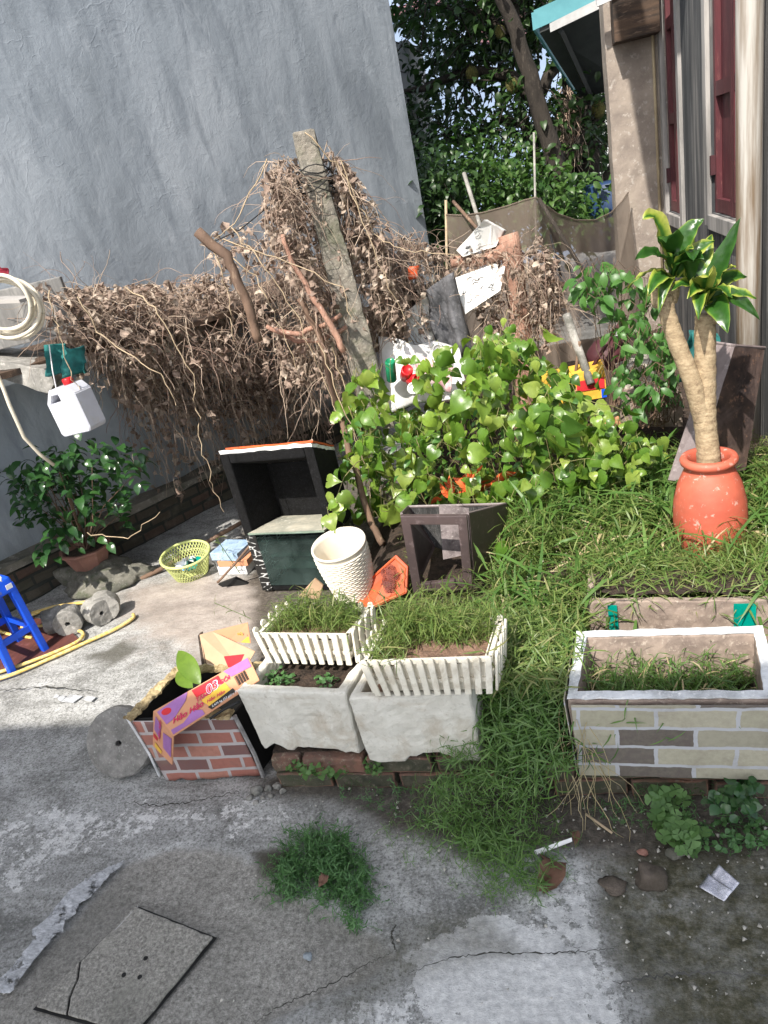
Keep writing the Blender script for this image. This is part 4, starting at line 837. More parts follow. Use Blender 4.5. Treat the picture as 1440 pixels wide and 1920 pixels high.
LV = [  # base px, tip px, tip y offset, sag, width
 ((1258, 500), (1205, 412), -.06, .55, .055), ((1262, 495), (1320, 412), .0, .3, .05), ((1262, 510), (1190, 488), -.1, .35, .045), ((1265, 505), (1248, 455), -.12, .5, .06), ((1262, 520), (1275, 430), .05, .1, .05),
 ((1262, 530), (1215, 555), -.12, .4, .05), ((1268, 520), (1340, 452), .02, .25, .045), ((1290, 540), (1300, 490), -.16, .5, .055), ((1268, 530), (1178, 540), -.06, .4, .04), ((1280, 520), (1288, 425), .08, .1, .055),
 ((1320, 560), (1388, 408), .0, -.04, .05), ((1325, 565), (1380, 500), -.02, .4, .045), ((1325, 570), (1418, 560), -.02, .3, .04), ((1325, 570), (1425, 600), -.03, .45, .038), ((1330, 575), (1365, 625), -.14, .4, .06),
 ((1318, 575), (1310, 600), -.14, .6, .045), ((1322, 560), (1345, 470), .06, .1, .05), ((1315, 560), (1290, 470), .05, .12, .06), ((1318, 560), (1258, 545), -.05, .4, .045), ((1325, 560), (1400, 520), .08, .3, .045),
 ((1318, 565), (1330, 520), -.15, .35, .06), ((1300, 540), (1335, 440), .08, .1, .05), ((1262, 525), (1232, 480), -.1, .3, .05), ((1265, 515), (1300, 465), -.1, .2, .055), ((1322, 570), (1290, 560), -.12, .5, .05),
 ((1262, 525), (1235, 590), -.1, .5, .035), ((1320, 570), (1372, 560), -.12, .45, .05), ((1310, 565), (1322, 500), .12, .1, .06), ((1278, 520), (1255, 470), .08, .1, .055), ((1262, 510), (1320, 485), -.12, .2, .05)]
for i, (a, b, dy, sg, wd) in enumerate(LV): strap(PY(*a, yt), PY(*b, yt+dy), sg*1.25, wd*1.25, twist=random.uniform(-.8, .8), seed=i)

# ------------------------------------------------------------------ black display cabinet
def frame_from(o, ex, ez, ey):   # basis matrix with columns ex, ey(depth), ez
    m_ = Matrix((ex, ey, ez)).transposed(); return m_, Vector(o)
cbl = G(492, 1108, .01); cbr = cbl+Vector((.455, -.02, 0)); CW = .46
ex = Vector((.455, -.06, 0)).normalized(); ey = Vector((.13, .99, 0)).normalized(); ez = Vector((-.01, .0, 1)).normalized()
cab = thing('display_cabinet', 'black box cabinet with an open top bay and glass front below', 'cabinet', cbl)
def cl(x, y, z):
    q = max(0, y)/.33; return cbl+ex*(CW/2+(x-CW/2)*(1-.14*q))+ey*y*.8+ez*(z*(1-.17*q))
def cbox(mb, x0, x1, y0, y1, z0, z1, mi=0): mb.hexa([cl(x0, y0, z0), cl(x1, y0, z0), cl(x1, y1, z0), cl(x0, y1, z0), cl(x0, y0, z1), cl(x1, y0, z1), cl(x1, y1, z1), cl(x0, y1, z1)], mi)
H_ = .70; D_ = .33
mb = MB(); cbox(mb, 0, .045, 0, D_, .30, H_); cbox(mb, CW-.045, CW, 0, D_, .30, H_); cbox(mb, .0452, CW-.0452, 0, D_, H_-.045, H_-.0005); cbox(mb, .0452, CW-.0452, D_-.03, D_-.001, .30, H_-.046); mb.build('upper_shell', M['blackfoam'], cab, bevel=.008, sub=.05, rough=.0015, rs=60)
mb = MB(); cbox(mb, .0, .055, .002, D_, .0, .297); mb.build('flaking_side', M['crackblack'], cab, bevel=.004); mb = MB(); cbox(mb, CW-.055, CW-.001, .002, D_, 0, .297); mb.build('flaking_side', M['crackblack'], cab, bevel=.004); mb = MB(); cbox(mb, .056, CW-.056, D_-.03, D_-.002, 0, .297); cbox(mb, .056, CW-.056, 0.01, D_-.031, 0.001, .03); mb.build('lower_back', M['blackfoam'], cab)
mb = MB(); cbox(mb, .046, CW-.046, .0, D_-.035, .298, .318); mb.build('shelf_edge', M['blackfoam'], cab)
mb = MB(); cbox(mb, .05, CW-.03, -.05, D_-.04, .322, .330); mb.build('glass_shelf', M['dustglass'], cab, rough=.003, rs=9, sub=.05)
mb = MB(); mb.tube([cl(.05, -.054, .326), cl(.25, -.056, .326), cl(CW-.03, -.052, .326)], .006, 6); mb.build('shelf_rim', M['glass'], cab)
mb = MB(); cbox(mb, .057, CW-.057, -.001, .004, .032, .29); mb.build('glass_pane', M['glass'], cab)
for z in (.1, .16, .22):
    mb = MB(); cbox(mb, .06, CW-.06, .05+.3*(z-.1), D_-.04, z, z+.006); mb.build('inner_shelf', M['glass'], cab)
mb = MB(); cbox(mb, .006, CW-.002, .003, D_, H_+.001, H_+.018); mb.build('white_top', M['whitefoam'], cab, sub=.03, rough=.005, rs=35)
mb = MB(); cbox(mb, .03, CW+.0, .02, D_-.01, H_+.021, H_+.03); mb.build('orange_cover', M['orange'], cab, sub=.06, rough=.002, rs=18)
# white torn foam at lower right
carton('cardboard_scrap', [(560, 1118), (590, 1085), (606, 1098), (598, 1125)], 2.45, .01, M['card'], 'folded cardboard scrap between the cabinet and the left planter', 'cardboard')
carton('wood_offcut', [(470, 1098), (420, 1103), (408, 1096), (440, 1084)], 2.85, .02, M['black'], 'small black charred offcut beside the cabinet foot', 'offcut')

# ------------------------------------------------------------------ woven bin
bt_ = thing('woven_bin', 'cream woven plastic bin tipped slightly toward the viewer', 'bin', (-.86, 2.45, .1))
Rb = rot(9, -2, 0); bc = PY(668, 1112, 2.45)
prof = [(.0, 0), (.072, 0), (.082, .02), (.094, .09), (.103, .16), (.107, .22), (.105, .245), (.112, .252), (.110, .26), (.102, .257), (.100, .24), (.098, .16), (.088, .08), (.076, .012), (0, .01)]
prof = [(r*1.0, z*1.0) for r, z in prof]
mb = MB(); mb.lathe(prof, bc, 48, Rb); mb.build('bin_shell', M['bin'], bt_, True)
acc = Acc()
for j in range(22):
    z = .022+j*.0098; r0 = float(np.interp(z, [.02, .09, .16, .22, .245], [.082, .094, .103, .107, .105])); pts = []
    for k in range(73):
        an = 2*math.pi*k/72; r = r0+.0012*math.cos(an*18+math.pi*j)+.0006; pts.append(list(bc+Rb @ Vector((r*math.cos(an), r*math.sin(an), z))))
    acc.tubes(pts, .0043, None, 4)
acc.out('weave', M['bin'], bt_, True)

# ------------------------------------------------------------------ carved orange tray
P = [PY(655, 1118, 2.42), PY(742, 1040, 2.45), PY(765, 1062, 2.42), PY(763, 1112, 2.36), PY(690, 1145, 2.3)]
ct = thing('carved_panel', 'orange-red carved panel lying tilted between the woven bin and the dark frame', 'panel', P[0]); mb = MB(); mb.prism(P, (.1, 1, -.6), .02); mb.build('panel', M['rustplastic'] if 0 else simple('orange_clay', (.48, .10, .04), (.36, .07, .03), None, 9, .6), ct, bevel=.004)
mb = MB(); c0 = sum(P, Vector())/5; nn = (P[1]-P[0]).cross(P[3]-P[0]).normalized(); nn = nn if nn.y < 0 else -nn
Q = [p.lerp(c0, .12)+nn*.002 for p in P]; mb.tube(Q+[Q[0]], .004, 6); mb.build('raised_border', M['orange'], ct)
acc = Acc(); rr = random.Random(2); ux = (P[1]-P[0]).normalized(); uy = nn.cross(ux)
for i in range(11):
    cc = c0+ux*rr.uniform(-.055, .06)+uy*rr.uniform(-.035, .035)+nn*.003
    for rad in (.006, .013, .019): acc.tubes([list(cc+ux*rad*math.cos(a)+uy*rad*math.sin(a)) for a in [k*math.pi/5 for k in range(11)]], .0022, None, 4)
acc.out('carving', simple('dark_carving', (.22, .05, .03), (.12, .035, .03), None, 20, .6), ct)

# ------------------------------------------------------------------ dark frame box
fb = thing('frame_box', 'dark brown metal box with a square framed opening standing in the grass', 'box', (-.6, 2.4, .1))
a, b, c_, d = PY(775, 1112, 2.33), PY(886, 1100, 2.33), PY(875, 968, 2.36), PY(750, 968, 2.36)   # bl br tr tl
cen = (a+b+c_+d)/4; fd = Vector((.10, 1, 0)).normalized()
def ringframe(outer, fr_, t, n_):
    c0 = sum(outer, Vector())/4; mb = MB()
    inn = []
    for i, p in enumerate(outer):
        e1 = (outer[(i+1) % 4]-p).normalized(); e2 = (outer[(i-1) % 4]-p).normalized(); inn.append(p+(e1+e2)*fr_)
    for i in range(4):
        j = (i+1) % 4; mb.prism([outer[i], outer[j], inn[j], inn[i]], n_, t)
    return mb, inn
mb, inn = ringframe([a, b, c_, d], .034, .02, fd); mb.build('front_frame', M['frame'], fb, bevel=.003)
# body: side (right) panel, left panel, back and floor, open top
e_, f_ = PY(952, 1075, 2.68), PY(948, 945, 2.70); g_ = PY(765, 950, 2.74); 
mb = MB(); o1 = fd*.021
mb.prism([b+o1, e_, f_, c_+o1], (1, 0, 0), .006); mb.build('side_panel', M['frame'], fb)
bk = a+fd*.37; mb = MB(); mb.prism([a+o1, bk, g_, d+o1], (1, 0, 0), .006); mb.build('side_panel', M['frame'], fb)
mb = MB(); mb.prism([bk, e_, f_, g_], (0, 1, 0), .006); mb.build('back_panel', M['dark_inner'], fb)
q = fd*.20; mb = MB(); mb.prism([inn[0]+q*.9+Vector((.05, 0, 0)), inn[1]+q, inn[2]+q*1.0+Vector((0, 0, -.03)), inn[3]+q+Vector((.06, 0, -.02))], (0, 1, 0), .004); mb.build('inner_liner', M['pale_inner'], fb)
mb = MB(); mb.tube([d+o1, g_, f_, c_+o1], .006, 5); mb.build('top_rim', M['rustgrey'], fb)
# orange dry leaf / plastic flower
acc = Acc(); c0 = np.array(PY(880, 930, 3.0)); rs = np.random.RandomState(4); foliage(acc, [T_oval(.35, .1, .3)], c0+rs.normal(size=(16, 3))*[.05, .03, .012], .11, .3, c0-np.array([0, 0, .1]), .4, rs, -.3); tag(acc.out('orange_flower', M['orange']), 'orange-red plastic flower behind the dark frame box', 'flower')

# ------------------------------------------------------------------ basket, cartons, poles at the back left
bk_ = thing('laundry_basket', 'yellow-green round lattice basket holding blue and white wrappers', 'basket', G(357, 1085)); bc = G(357, 1080, .0)+Vector((0, .02, 0)); Rb = rot(6, 4, 0)
mb = MB(); mb.lathe([(.0, 0), (.088, 0), (.088, .008), (.0, .008)], bc, 30, Rb); mb.build('base', M['basket'], bk_)
acc = Acc()
def bpos(an, t, off=0): r = .088+(.125-.088)*t; return list(bc+Rb @ Vector((r*math.cos(an), r*math.sin(an), .008+t*.115)))
for i in range(44):
    an = 2*math.pi*i/44
    for s_ in (1, -1): acc.tubes([bpos(an+s_*t*.55, t) for t in (0, .25, .5, .75, 1)], .0024, None, 4)
for t in (0, .33, .66): acc.tubes([bpos(2*math.pi*k/40, t) for k in range(41)], .0022, None, 4)
acc.out('lattice', M['basket'], bk_)
mb = MB(); mb.tube([bpos(2*math.pi*k/40, 1.03) for k in range(41)], .0075, 8, False); mb.build('rim', M['basket'], bk_, True)
def scraps(name, c0, n, spread, size, mats, labels, cat, seed=0):
    rr = random.Random(seed)
    for i in range(n):
        V = []; c_ = Vector(c0)+Vector([rr.uniform(-1, 1)*s_ for s_ in spread]); R_ = rot(rr.uniform(-50, 50), rr.uniform(-50, 50), rr.uniform(0, 180)); nx = 6
        for j in range(nx):
            for k in range(nx): V.append(c_+R_ @ Vector(((j/5-.5)*size, (k/5-.5)*size*.8, mn.noise(Vector((j*.7, k*.7, i+seed)))*size*.5)))
        mb = MB(); mb.add(V, [(j*nx+k, j*nx+k+1, (j+1)*nx+k+1, (j+1)*nx+k) for j in range(nx-1) for k in range(nx-1)]); tag(mb.build(name, mats[i % len(mats)], None, True), labels[i % len(labels)], cat)
scraps('wrapper', bc+Vector((0, 0, .055)), 4, (.04, .03, .012), .095, [M['blue'] if 0 else simple('sky_blue_wrapper', (.05, .32, .62), (.7, .75, .8), None, 14, .4, sharp=.03), M['paper'], M['tealtape'], M['paper']],
       ['sky blue and white wrapper lying on top in the lattice basket', 'crumpled white wrapper at the left inside the lattice basket', 'teal wrapper low inside the lattice basket', 'white crumpled wrapper at the back of the lattice basket'], 'wrapper', 3)
y_ = G(432, 1085).y
for nm_, z0, z1, mat, lab, dx in (('bottom', 0, .045, M['paper'], 'bottom white carton in the stack of flat boxes behind the basket', 0), ('mid', .047, .08, M['cardorange'], 'orange flat box in the middle of the stack behind the basket', .01), ('top', .083, .125, M['bookblue'], 'topmost pale blue printed box in the stack behind the basket', -.015)):
    c0 = G(438, 1082); mb = MB(); mb.box(c0+Vector((dx, .10, (z0+z1)/2)), (.17, .15, z1-z0), rot(0, 0, -8+dx*300)); tag(mb.build('flat_box', mat, None, bevel=.002), lab, 'box', 'flat boxes stacked behind the basket')
bough('brown_pole', [(228, 1104), (300, 1068), (452, 980)], [2.95, 3.05, 3.35], (.013, .012), M['wood'], 'long brown wooden pole lying from the rock to the cabinet', 'pole', jit=.001)
bough('bamboo_stick', [(408, 1092), (440, 1058), (470, 1022)], [2.8, 2.8, 2.78], (.006, .006), M['wood'], 'thin jointed stick leaning beside the flat boxes', 'stick', jit=.001)

# ------------------------------------------------------------------ pot on rock, jug, hoses, stool and weights (left)
rk = MB(); rc = G(185, 1108, .0); 
bm_v = []
def blob(name, c0, size, mat, label, cat, seed=0, rough=.25, sub=3, flat=0, group=None, parent=None, kind=None):
    bm = bmesh.new(); bmesh.ops.create_icosphere(bm, subdivisions=sub, radius=1)
    for v in bm.verts:
        n_ = mn.noise(v.co*1.3+Vector((seed*3.1, 0, 0)))*rough*1.6+mn.noise(v.co*3+Vector((0, seed*2.7, 0)))*rough*.6+mn.noise(v.co*8+Vector((0, seed*2.7, 3)))*rough*.2
        v.co *= 1+n_
        v.co = Vector((v.co.x*size[0], v.co.y*size[1], max(v.co.z, -.6)*size[2]))+Vector(c0)
    me = bpy.data.meshes.new(name); bm.to_mesh(me); bm.free(); return tag(link(name, me, mat, parent, True), label, cat, group, kind)
blob('flat_rock', G(185, 1100)+Vector((0, .05, .03)), (.27, .16, .085), M['rock'], 'large flat rock under the clay plant pot', 'rock', 4, .3, 4)
ps = thing('potted_shrub', 'dark glossy shrub growing in an octagonal clay pot on the flat rock', 'potted plant', G(165, 1088, .05)); pc = G(165, 1080, .07)+Vector((.0, .06, 0)); Rp = rot(0, 0, 10)
mb = MB(); mb.lathe([(.0, 0), (.085, 0), (.09, .012), (.084, .02), (.10, .05), (.125, .115), (.135, .128), (.148, .13), (.148, .142), (.125, .142), (.115, .12), (0, .115)], pc, 8, Rp, sq=.85); mb.build('pot', M['claypot'], ps, bevel=.002)
mb = MB(); mb.lathe([(.0, .13), (.08, .128), (.115, .121)], pc, 16, Rp, sq=.85); mb.build('pot_soil', M['soil'], ps, True, sub=.02, rough=.006, rs=50)
acc = Acc(); a2 = Acc(); rs = np.random.RandomState(8)
P = inpix([(20, 900), (90, 850), (150, 810), (230, 840), (262, 870), (240, 930), (215, 990), (170, 1030), (110, 1020), (60, 1030), (35, 970)], 95, (2.75, 3.12), rs)
for q in P: foliage(acc, [T_oval(.55, .08, .15, 5, .2), T_oval(.48, .12, .1)], q+rs.normal(size=(6, 3))*.035, .062, .9, np.array(pc)+[0, 0, .15], .6, rs, .4)
for q in P[::3]: b_ = np.array(pc)+[0, 0, .12]; md = (b_+q)/2+[0, 0, .05]+rs.normal(size=3)*.03; a2.tubes([b_, md, q], .005, .0018, 4)
acc.out('leaves', M['darkleaf'], ps); a2.out('stems', M['wood'], ps)
jg = thing('plastic_jug', 'white plastic jug with red cap hanging from the vine trellis', 'jug', PY(140, 760, 2.62))
jc = PY(139, 762, 2.62); tilt = rot(0, 14, -12)   # local x width, z height
prof = [(-.09, -.10), (.055, -.10), (.085, -.09), (.09, -.06), (.09, .055), (.045, .105), (.0, .11), (-.03, .11), (-.095, .06), (-.1, .04), (-.1, -.085)]
Rj = (Matrix.Rotation(math.radians(-10), 3, 'Z') @ Matrix.Rotation(math.radians(-6), 3, 'Y'))
mb = MB(); sc_ = .93
outer = [(-.085, -.115), (.08, -.115), (.092, -.1), (.092, .05), (.06, .10), (-.05, .10), (-.092, .055), (-.092, -.1)]
hole = [(-.062, .05), (-.045, .072), (-.005, .072), (-.005, .05)]
pts = [Vector((x*sc_, 0, z*sc_)) for x, z in outer]; hp = [Vector((x*sc_, 0, z*sc_)) for x, z in hole]
# body built as pieces around the handle hole: lower slab + shoulders, joined by a handle bar
def jp(L_, y0, y1): return [jc+Rj @ Vector((x*sc_, y0, z*sc_)) for x, z in L_], (Rj @ Vector((0, 1, 0)))*(y1-y0)
def jpr(mb, L_, y0=-.05, y1=.05): P_, n_ = jp(L_, y0, y1); mb.prism(P_, n_, n_.length)
JV = [(-.092, -.1), (-.08, -.115), (.08, -.115), (.092, -.1), (.092, .06), (.06, .1), (.0, .1), (-.048, .1), (-.092, .045), (-.066, .04), (-.042, .072), (-.004, .072), (-.004, .04)]
bmj = bmesh.new(); vv = [bmj.verts.new(jc+Rj @ Vector((x*sc_, -.05, z*sc_))) for x, z in JV]
fs = [bmj.faces.new([vv[k] for k in f]) for f in ((0, 1, 2, 3, 4, 12, 9, 8), (4, 5, 6, 11, 12), (6, 7, 10, 11), (7, 8, 9, 10))]
r_ = bmesh.ops.extrude_face_region(bmj, geom=fs); bmesh.ops.translate(bmj, verts=[v for v in r_['geom'] if isinstance(v, bmesh.types.BMVert)], vec=Rj @ Vector((0, .1, 0))); bmesh.ops.recalc_face_normals(bmj, faces=bmj.faces)
bmesh.ops.bevel(bmj, geom=[e for e in bmj.edges if len(e.link_faces) == 2 and e.calc_face_angle(0) > .4], offset=.008, segments=3, affect='EDGES', clamp_overlap=True)
me = bpy.data.meshes.new('jug_body'); bmj.to_mesh(me); bmj.free(); link('jug_body', me, M['jug'], jg, False)
mb = MB()
for L_ in ([(-.045, -.08), (-.045, .02), (.005, .02), (.005, -.08), (-.045, -.08)], [(.03, .01), (.055, .01)], [(.03, -.02), (.055, -.02)], [(.03, -.05), (.055, -.05)], [(.03, -.08), (.055, -.08)]):
    mb = MB(); mb.tube([jc+Rj @ Vector((x*sc_, -.0505, z*sc_)) for x, z in L_], .0014, 4); mb.build('moulded_line', simple('jug_line', (.5, .52, .56), None, None, 5, .4) if 'jug_line' not in bpy.data.materials else bpy.data.materials['jug_line'], jg)
mb = MB(); mb.lathe([(.02, 0), (.022, .002), (.022, .022), (.018, .026), (0, .026)], jc+Rj @ Vector((.03, 0, .1*sc_)), 18, Rj); mb.build('cap', M['red'], jg, True)
mb = MB(); mb.tube([jc+Rj @ Vector((-.05, 0, .09)), jc+Vector((-.035, 0, .16)), jc+Vector((-.02, .02, .26))], .0025, 5); mb.build('hanging_string', M['white'], jg)
cloth('green_net_bag', [(88, 645), (150, 650), (160, 700), (95, 705)], [2.7]*4, M['tealnet'], 'dark green net bag hanging behind the top of the jug', 'bag', seed=14, nx=10, ny=10)
# concrete ledge at the far left
lg = thing('concrete_shelf', 'weathered concrete shelf slab sticking in at the left edge above the jug', 'slab', PY(0, 690, 2.75)); mb = MB(); a, b = PY(-120, 655, 2.8), PY(92, 695, 2.75)
mb.prism([a, b, b+Vector((0, 0, -.06)), b+Vector((-.05, 0, -.10)), b+Vector((-.14, 0, -.05)), a+Vector((0, 0, -.05))], (-.3, 1, 0), .3); mb.build('slab', M['dconc'] if 0 else M['conc'], lg, bevel=.006, sub=.05, rough=.007, rs=18)
mb = MB(); mb.box(PY(-10, 580, 2.85)+Vector((0, .1, -.05)), (.5, .12, .24), rot(0, 0, 30)); mb.build('tile_back', M['dirty_plaster'], lg, bevel=.004)
mb = MB(); mb.prism([PY(-60, 562, 2.7), PY(35, 562, 2.7), PY(38, 568, 2.7), PY(-60, 572, 2.7)], (0, 1, 0), .1); mb.build('white_strip', M['white_trim'], lg)
# hose coil hung on it
hc = thing('hose_coil', 'coil of cream hose hanging at the left edge with its tail drooping', 'hose', PY(15, 570, 2.55)); rr = random.Random(4)
for i in range(6):
    cx, cy_ = 8+rr.uniform(-6, 9), 574+rr.uniform(-7, 7); rx, ry = 52+i*3, 50+rr.uniform(-4, 8); Yy = 2.52+i*.012; pts = []
    for k in range(33):
        an = 2*math.pi*k/32; wob = 1+.03*math.sin(3*an+i); pts.append(PY(cx+rx*math.cos(an)*wob, cy_+ry*math.sin(an)*wob+.12*rx*math.cos(an), Yy+.01*math.sin(an*2+i)))
    mb = MB(); mb.tube(pts, .0078, 8, False); mb.build('hose_loop', M['hose'], hc, True)
mb = MB(); mb.tube([PY(x, y, yy) for x, y, yy in ((-60, 610, 2.5), (-20, 670, 2.5), (0, 712, 2.5), (18, 760, 2.5), (45, 820, 2.52), (75, 852, 2.55), (101, 872, 2.58))], .0078, 8); mb.build('hose_tail', M['hose'], hc, True)
cloth('red_cloth', [(-10, 500), (12, 503), (22, 520), (-10, 520)], [2.75]*4, M['redcloth'], 'scrap of dark red cloth above the hose coil at the left edge', 'cloth', seed=3, nx=6, ny=6, fold=.01)

# blue stool
st = thing('blue_stool', 'bright blue plastic stool cut off by the left edge', 'stool', G(-10, 1250))
f1 = G(22, 1268); f2 = G(96, 1220); top_z = .41
sx = (f2-f1).normalized(); sl = (f2-f1).length; sx2 = Vector((-sx.y, sx.x, 0))   # sx along right side going back; left dir
o0 = f1; W_ = .27; sz = .27
def sp(u_, v_, z): # u along back direction 0..1, v leftwards 0..1 ; taper to top
    k = .075*z/top_z; uu = k+(1-2*k)*u_; vv = k+(1-2*k)*v_; return o0+sx*uu*sl*1.0+sx2*vv*W_+Vector((0, 0, z))
for (u_, v_) in ((0, 0), (1, 0), (1, 1), (0, 1)):
    du, dv = (.15 if u_ == 0 else -.15), (.13 if v_ == 0 else -.13); mb = MB()
    mb.hexa([sp(u_, v_, 0), sp(u_+du, v_, 0), sp(u_+du, v_+dv, 0), sp(u_, v_+dv, 0), sp(u_, v_, top_z-.03), sp(u_+du*1.3, v_, top_z-.03), sp(u_+du*1.3, v_+dv*1.3, top_z-.03), sp(u_, v_+dv*1.3, top_z-.03)]); mb.build('leg', M['blue'], st, bevel=.005)
mb = MB(); mb.hexa([sp(-.01, -.01, top_z-.07), sp(1.01, -.01, top_z-.07), sp(1.01, 1.01, top_z-.07), sp(-.01, 1.01, top_z-.07), sp(.02, .02, top_z), sp(.98, .02, top_z), sp(.98, .98, top_z), sp(.02, .98, top_z)]); mb.build('seat', M['blue'], st, bevel=.012, bseg=3)
for (p, q) in (((0, 0), (1, 0)), ((1, 0), (1, 1)), ((0, 1), (1, 1)), ((0, 0), (0, 1))):
    z = .13; a, b = sp(*p, z), sp(*q, z); n_ = Vector((0, 0, .03)); ins = (sp(.5, .5, z)-(a+b)/2).normalized()*.012
    mb = MB(); mb.prism([a+ins, b+ins, b+ins+n_, a+ins+n_], ins, .012); mb.build('stretcher', M['blue'], st)
mb = MB(); a = sp(.75, -.02, top_z-.05); mb.prism([a, a+sx*.028, a+sx*.028+Vector((0, 0, .022)), a+Vector((0, 0, .022))], -sx2, .003); mb.build('price_sticker', M['white'], st)
mb = MB(); a = sp(.25, -.02, top_z-.055); mb.prism([a, a+sx*.06, a+sx*.06+Vector((0, 0, .013)), a+Vector((0, 0, .013))], -sx2, .0025); mb.build('embossed_label', simple('blue_label', (.12, .15, .5), None, None, 30, .5), st)
cloth('white_rag', [(-20, 1076), (5, 1082), (4, 1090), (-20, 1088)], [2.25]*4, M['paper'], 'scrap of white cloth on the blue stool', 'rag', seed=5, nx=5, ny=5, fold=.005)
mb = MB(); mb.prism([G(x, y, .006) for x, y in ((-120, 1310), (152, 1205), (120, 1170), (60, 1160), (-120, 1200))], (0, 0, 1), .008); tag(mb.build('dark_red_board', M['mat']), 'dark red board lying on the concrete under the blue stool', 'board')
sc = MB(); a, b, c_, d = PY(12, 1162, 2.72), PY(38, 1146, 2.8), PY(62, 1170, 2.8), PY(22, 1184, 2.66); sc.prism([a, b, c_, d], (0, .6, -.5), .004); sc.prism([a, b, b+Vector((0, 0, .012)), a+Vector((0, 0, .012))], (0, 1, 0), .01)
for i in range(6): p = a.lerp(b, i/5); q_ = d.lerp(c_, i/5); sc.tube([p+Vector((0, -.006, .002)), q_+Vector((0, -.006, .002))], .004, 5)
tag(sc.build('dustpan', M['rustplastic']), 'rust-red ribbed plastic scoop behind the blue stool', 'dustpan')
# yellow striped hose on the ground
def stripemat():
    k = NM('yellow_striped_hose'); w_ = k.noise(90, 2, .5, k.mapping((.15, 1, 1))); return k.base(k.ramp(w_, [(.42, (.62, .42, .10)), (.56, (.70, .55, .24))]), .5)
M['yhose'] = stripemat()
yh = thing('yellow_hose', 'long yellow striped garden hose looped on the concrete round the stool', 'hose', G(150, 1200))
def hz(pix, z=.014): 
    P = [G(x, y, z) for x, y in pix]; out = []
    for i in range(len(P)-1):
        p0, p1, p2, p3 = P[max(i-1, 0)], P[i], P[i+1], P[min(i+2, len(P)-1)]
        for k in range(8):
            t = k/8; out.append(.5*((2*p1)+(-p0+p2)*t+(2*p0-5*p1+4*p2-p3)*t*t+(-p0+3*p1-3*p2+p3)*t**3))
    return out+[P[-1]]
for pix in ([(-40, 1285), (30, 1262), (100, 1232), (160, 1205), (215, 1180), (248, 1160), (250, 1152)], [(-40, 1272), (30, 1250), (90, 1228), (140, 1206), (156, 1192), (152, 1184), (140, 1182)],
            [(60, 1196), (20, 1190), (-10, 1180)], [(45, 1160), (80, 1145), (120, 1135), (160, 1130), (185, 1130)], [(60, 1150), (100, 1138), (140, 1132), (180, 1125)], [(40, 1176), (80, 1174), (110, 1170)]):
    mb = MB(); mb.tube(hz(pix), .0085, 8); mb.build('hose_run', M['yhose'], yh, True)
# concrete weights
def disc(px, py, r, t, yaw_, label, z=None, tilt=0, mat=None, name='concrete_weight', rough=.004, hole=.012, group='small round concrete weights'):
    c0 = G(px, py, r); R_ = rot(0, 0, yaw_) @ rot(90+tilt, 0, 0)
    mb = MB(); mb.lathe([(hole, 0), (hole, -t*.5), (0.002, -t*.5)], c0+R_ @ Vector((0, 0, t/2)), 14, R_) if 0 else None
    mb.lathe([(hole, t/2-.02), (hole, t/2), (r*.95, t/2), (r, t/2-.008), (r, -t/2+.008), (r*.95, -t/2), (hole, -t/2), (hole, -t/2+.02)], c0, 40, R_)
    mb.f = [f for f in mb.f if len(f) <= 4]
    k_ = len(mb.v); mb.lathe([(hole+.001, 0.0), (.0, 0.0)], c0+R_ @ Vector((0, 0, t/2-.02)), 12, R_, mi=1); mb.lathe([(hole+.001, 0.0), (.0, 0.0)], c0+R_ @ Vector((0, 0, -t/2+.02)), 12, R_, mi=1)
    o = mb.build(name, [mat or M['conc'], M['black']], None, False, sub=.02, rough=rough, rs=30); return tag(o, label, 'weight', group)
disc(102, 1163, .062, .09, -58, 'left rear concrete weight partly hidden by the blue stool')
disc(128, 1162, .068, .09, 28, 'concrete weight with a round hole facing the viewer, right of the stool')
disc(196, 1136, .07, .075, 30, 'pale rear concrete weight of the right-hand pair')
disc(182, 1146, .064, .095, 62, 'front concrete weight of the right-hand pair with its dark holed side facing right')
disc(228, 1390, .118, .045, 8, 'large grey concrete disc leaning against the brick-print box', None, -28, name='concrete_disc', hole=.010, group=None, mat=simple('mill_concrete', (.25, .24, .225), (.15, .145, .135), (.36, .35, .33), 26, .95, bumps=.9, bsc=90, bd=.006))

# ------------------------------------------------------------------ brick kerbs
def brickrow(name, x0, x1, y, z0, rows, label, seed, bw=.2, bh=.058, d=.11):
    t = thing(name, label, 'kerb', ((x0+x1)/2, y, 0)); rr = random.Random(seed); mb = MB(); m2 = MB()
    for r in range(rows):
        x = x0-(bw/2 if r % 2 else 0)+rr.uniform(-.02, .02); z = z0+r*(bh+.006)
        while x < x1:
            a = max(x, x0); b = min(x+bw, x1)
            if b-a > .04: mb.box(((a+b)/2, y+d/2+rr.uniform(-.008, .008), z+bh/2), (b-a-.008, d, bh-.002), rot(rr.uniform(-2, 2), rr.uniform(-1, 1), rr.uniform(-2, 2)), mi=0 if rr.random() < .6 and r == rows-1 else 1)
            x += bw+.004
        m2.box(((x0+x1)/2, y+d/2+.012, z+bh/2), (x1-x0-.01, d-.03, bh+.004))
    mb.build('bricks', [simple('kerb_brick_red'+str(seed), (.20, .10, .07), (.12, .075, .06), (.25, .2, .15), 14, .95, bumps=.8, bsc=60, bd=.006, dirt=(.07, .075, .045), dsc=8), simple('kerb_brick_moss'+str(seed), (.095, .085, .06), (.05, .052, .035), (.16, .14, .11), 16, .95, bumps=.8, bsc=60, bd=.006, dirt=(.05, .065, .03), dsc=9)], t, bevel=.006, sub=.03, rough=.004, rs=25)
    m2.build('mortar', M['soil'], t); return t
brickrow('brick_kerb', -.96, -.26, 1.545, .0, 2, 'low old brick kerb under the two white foam boxes', 1)
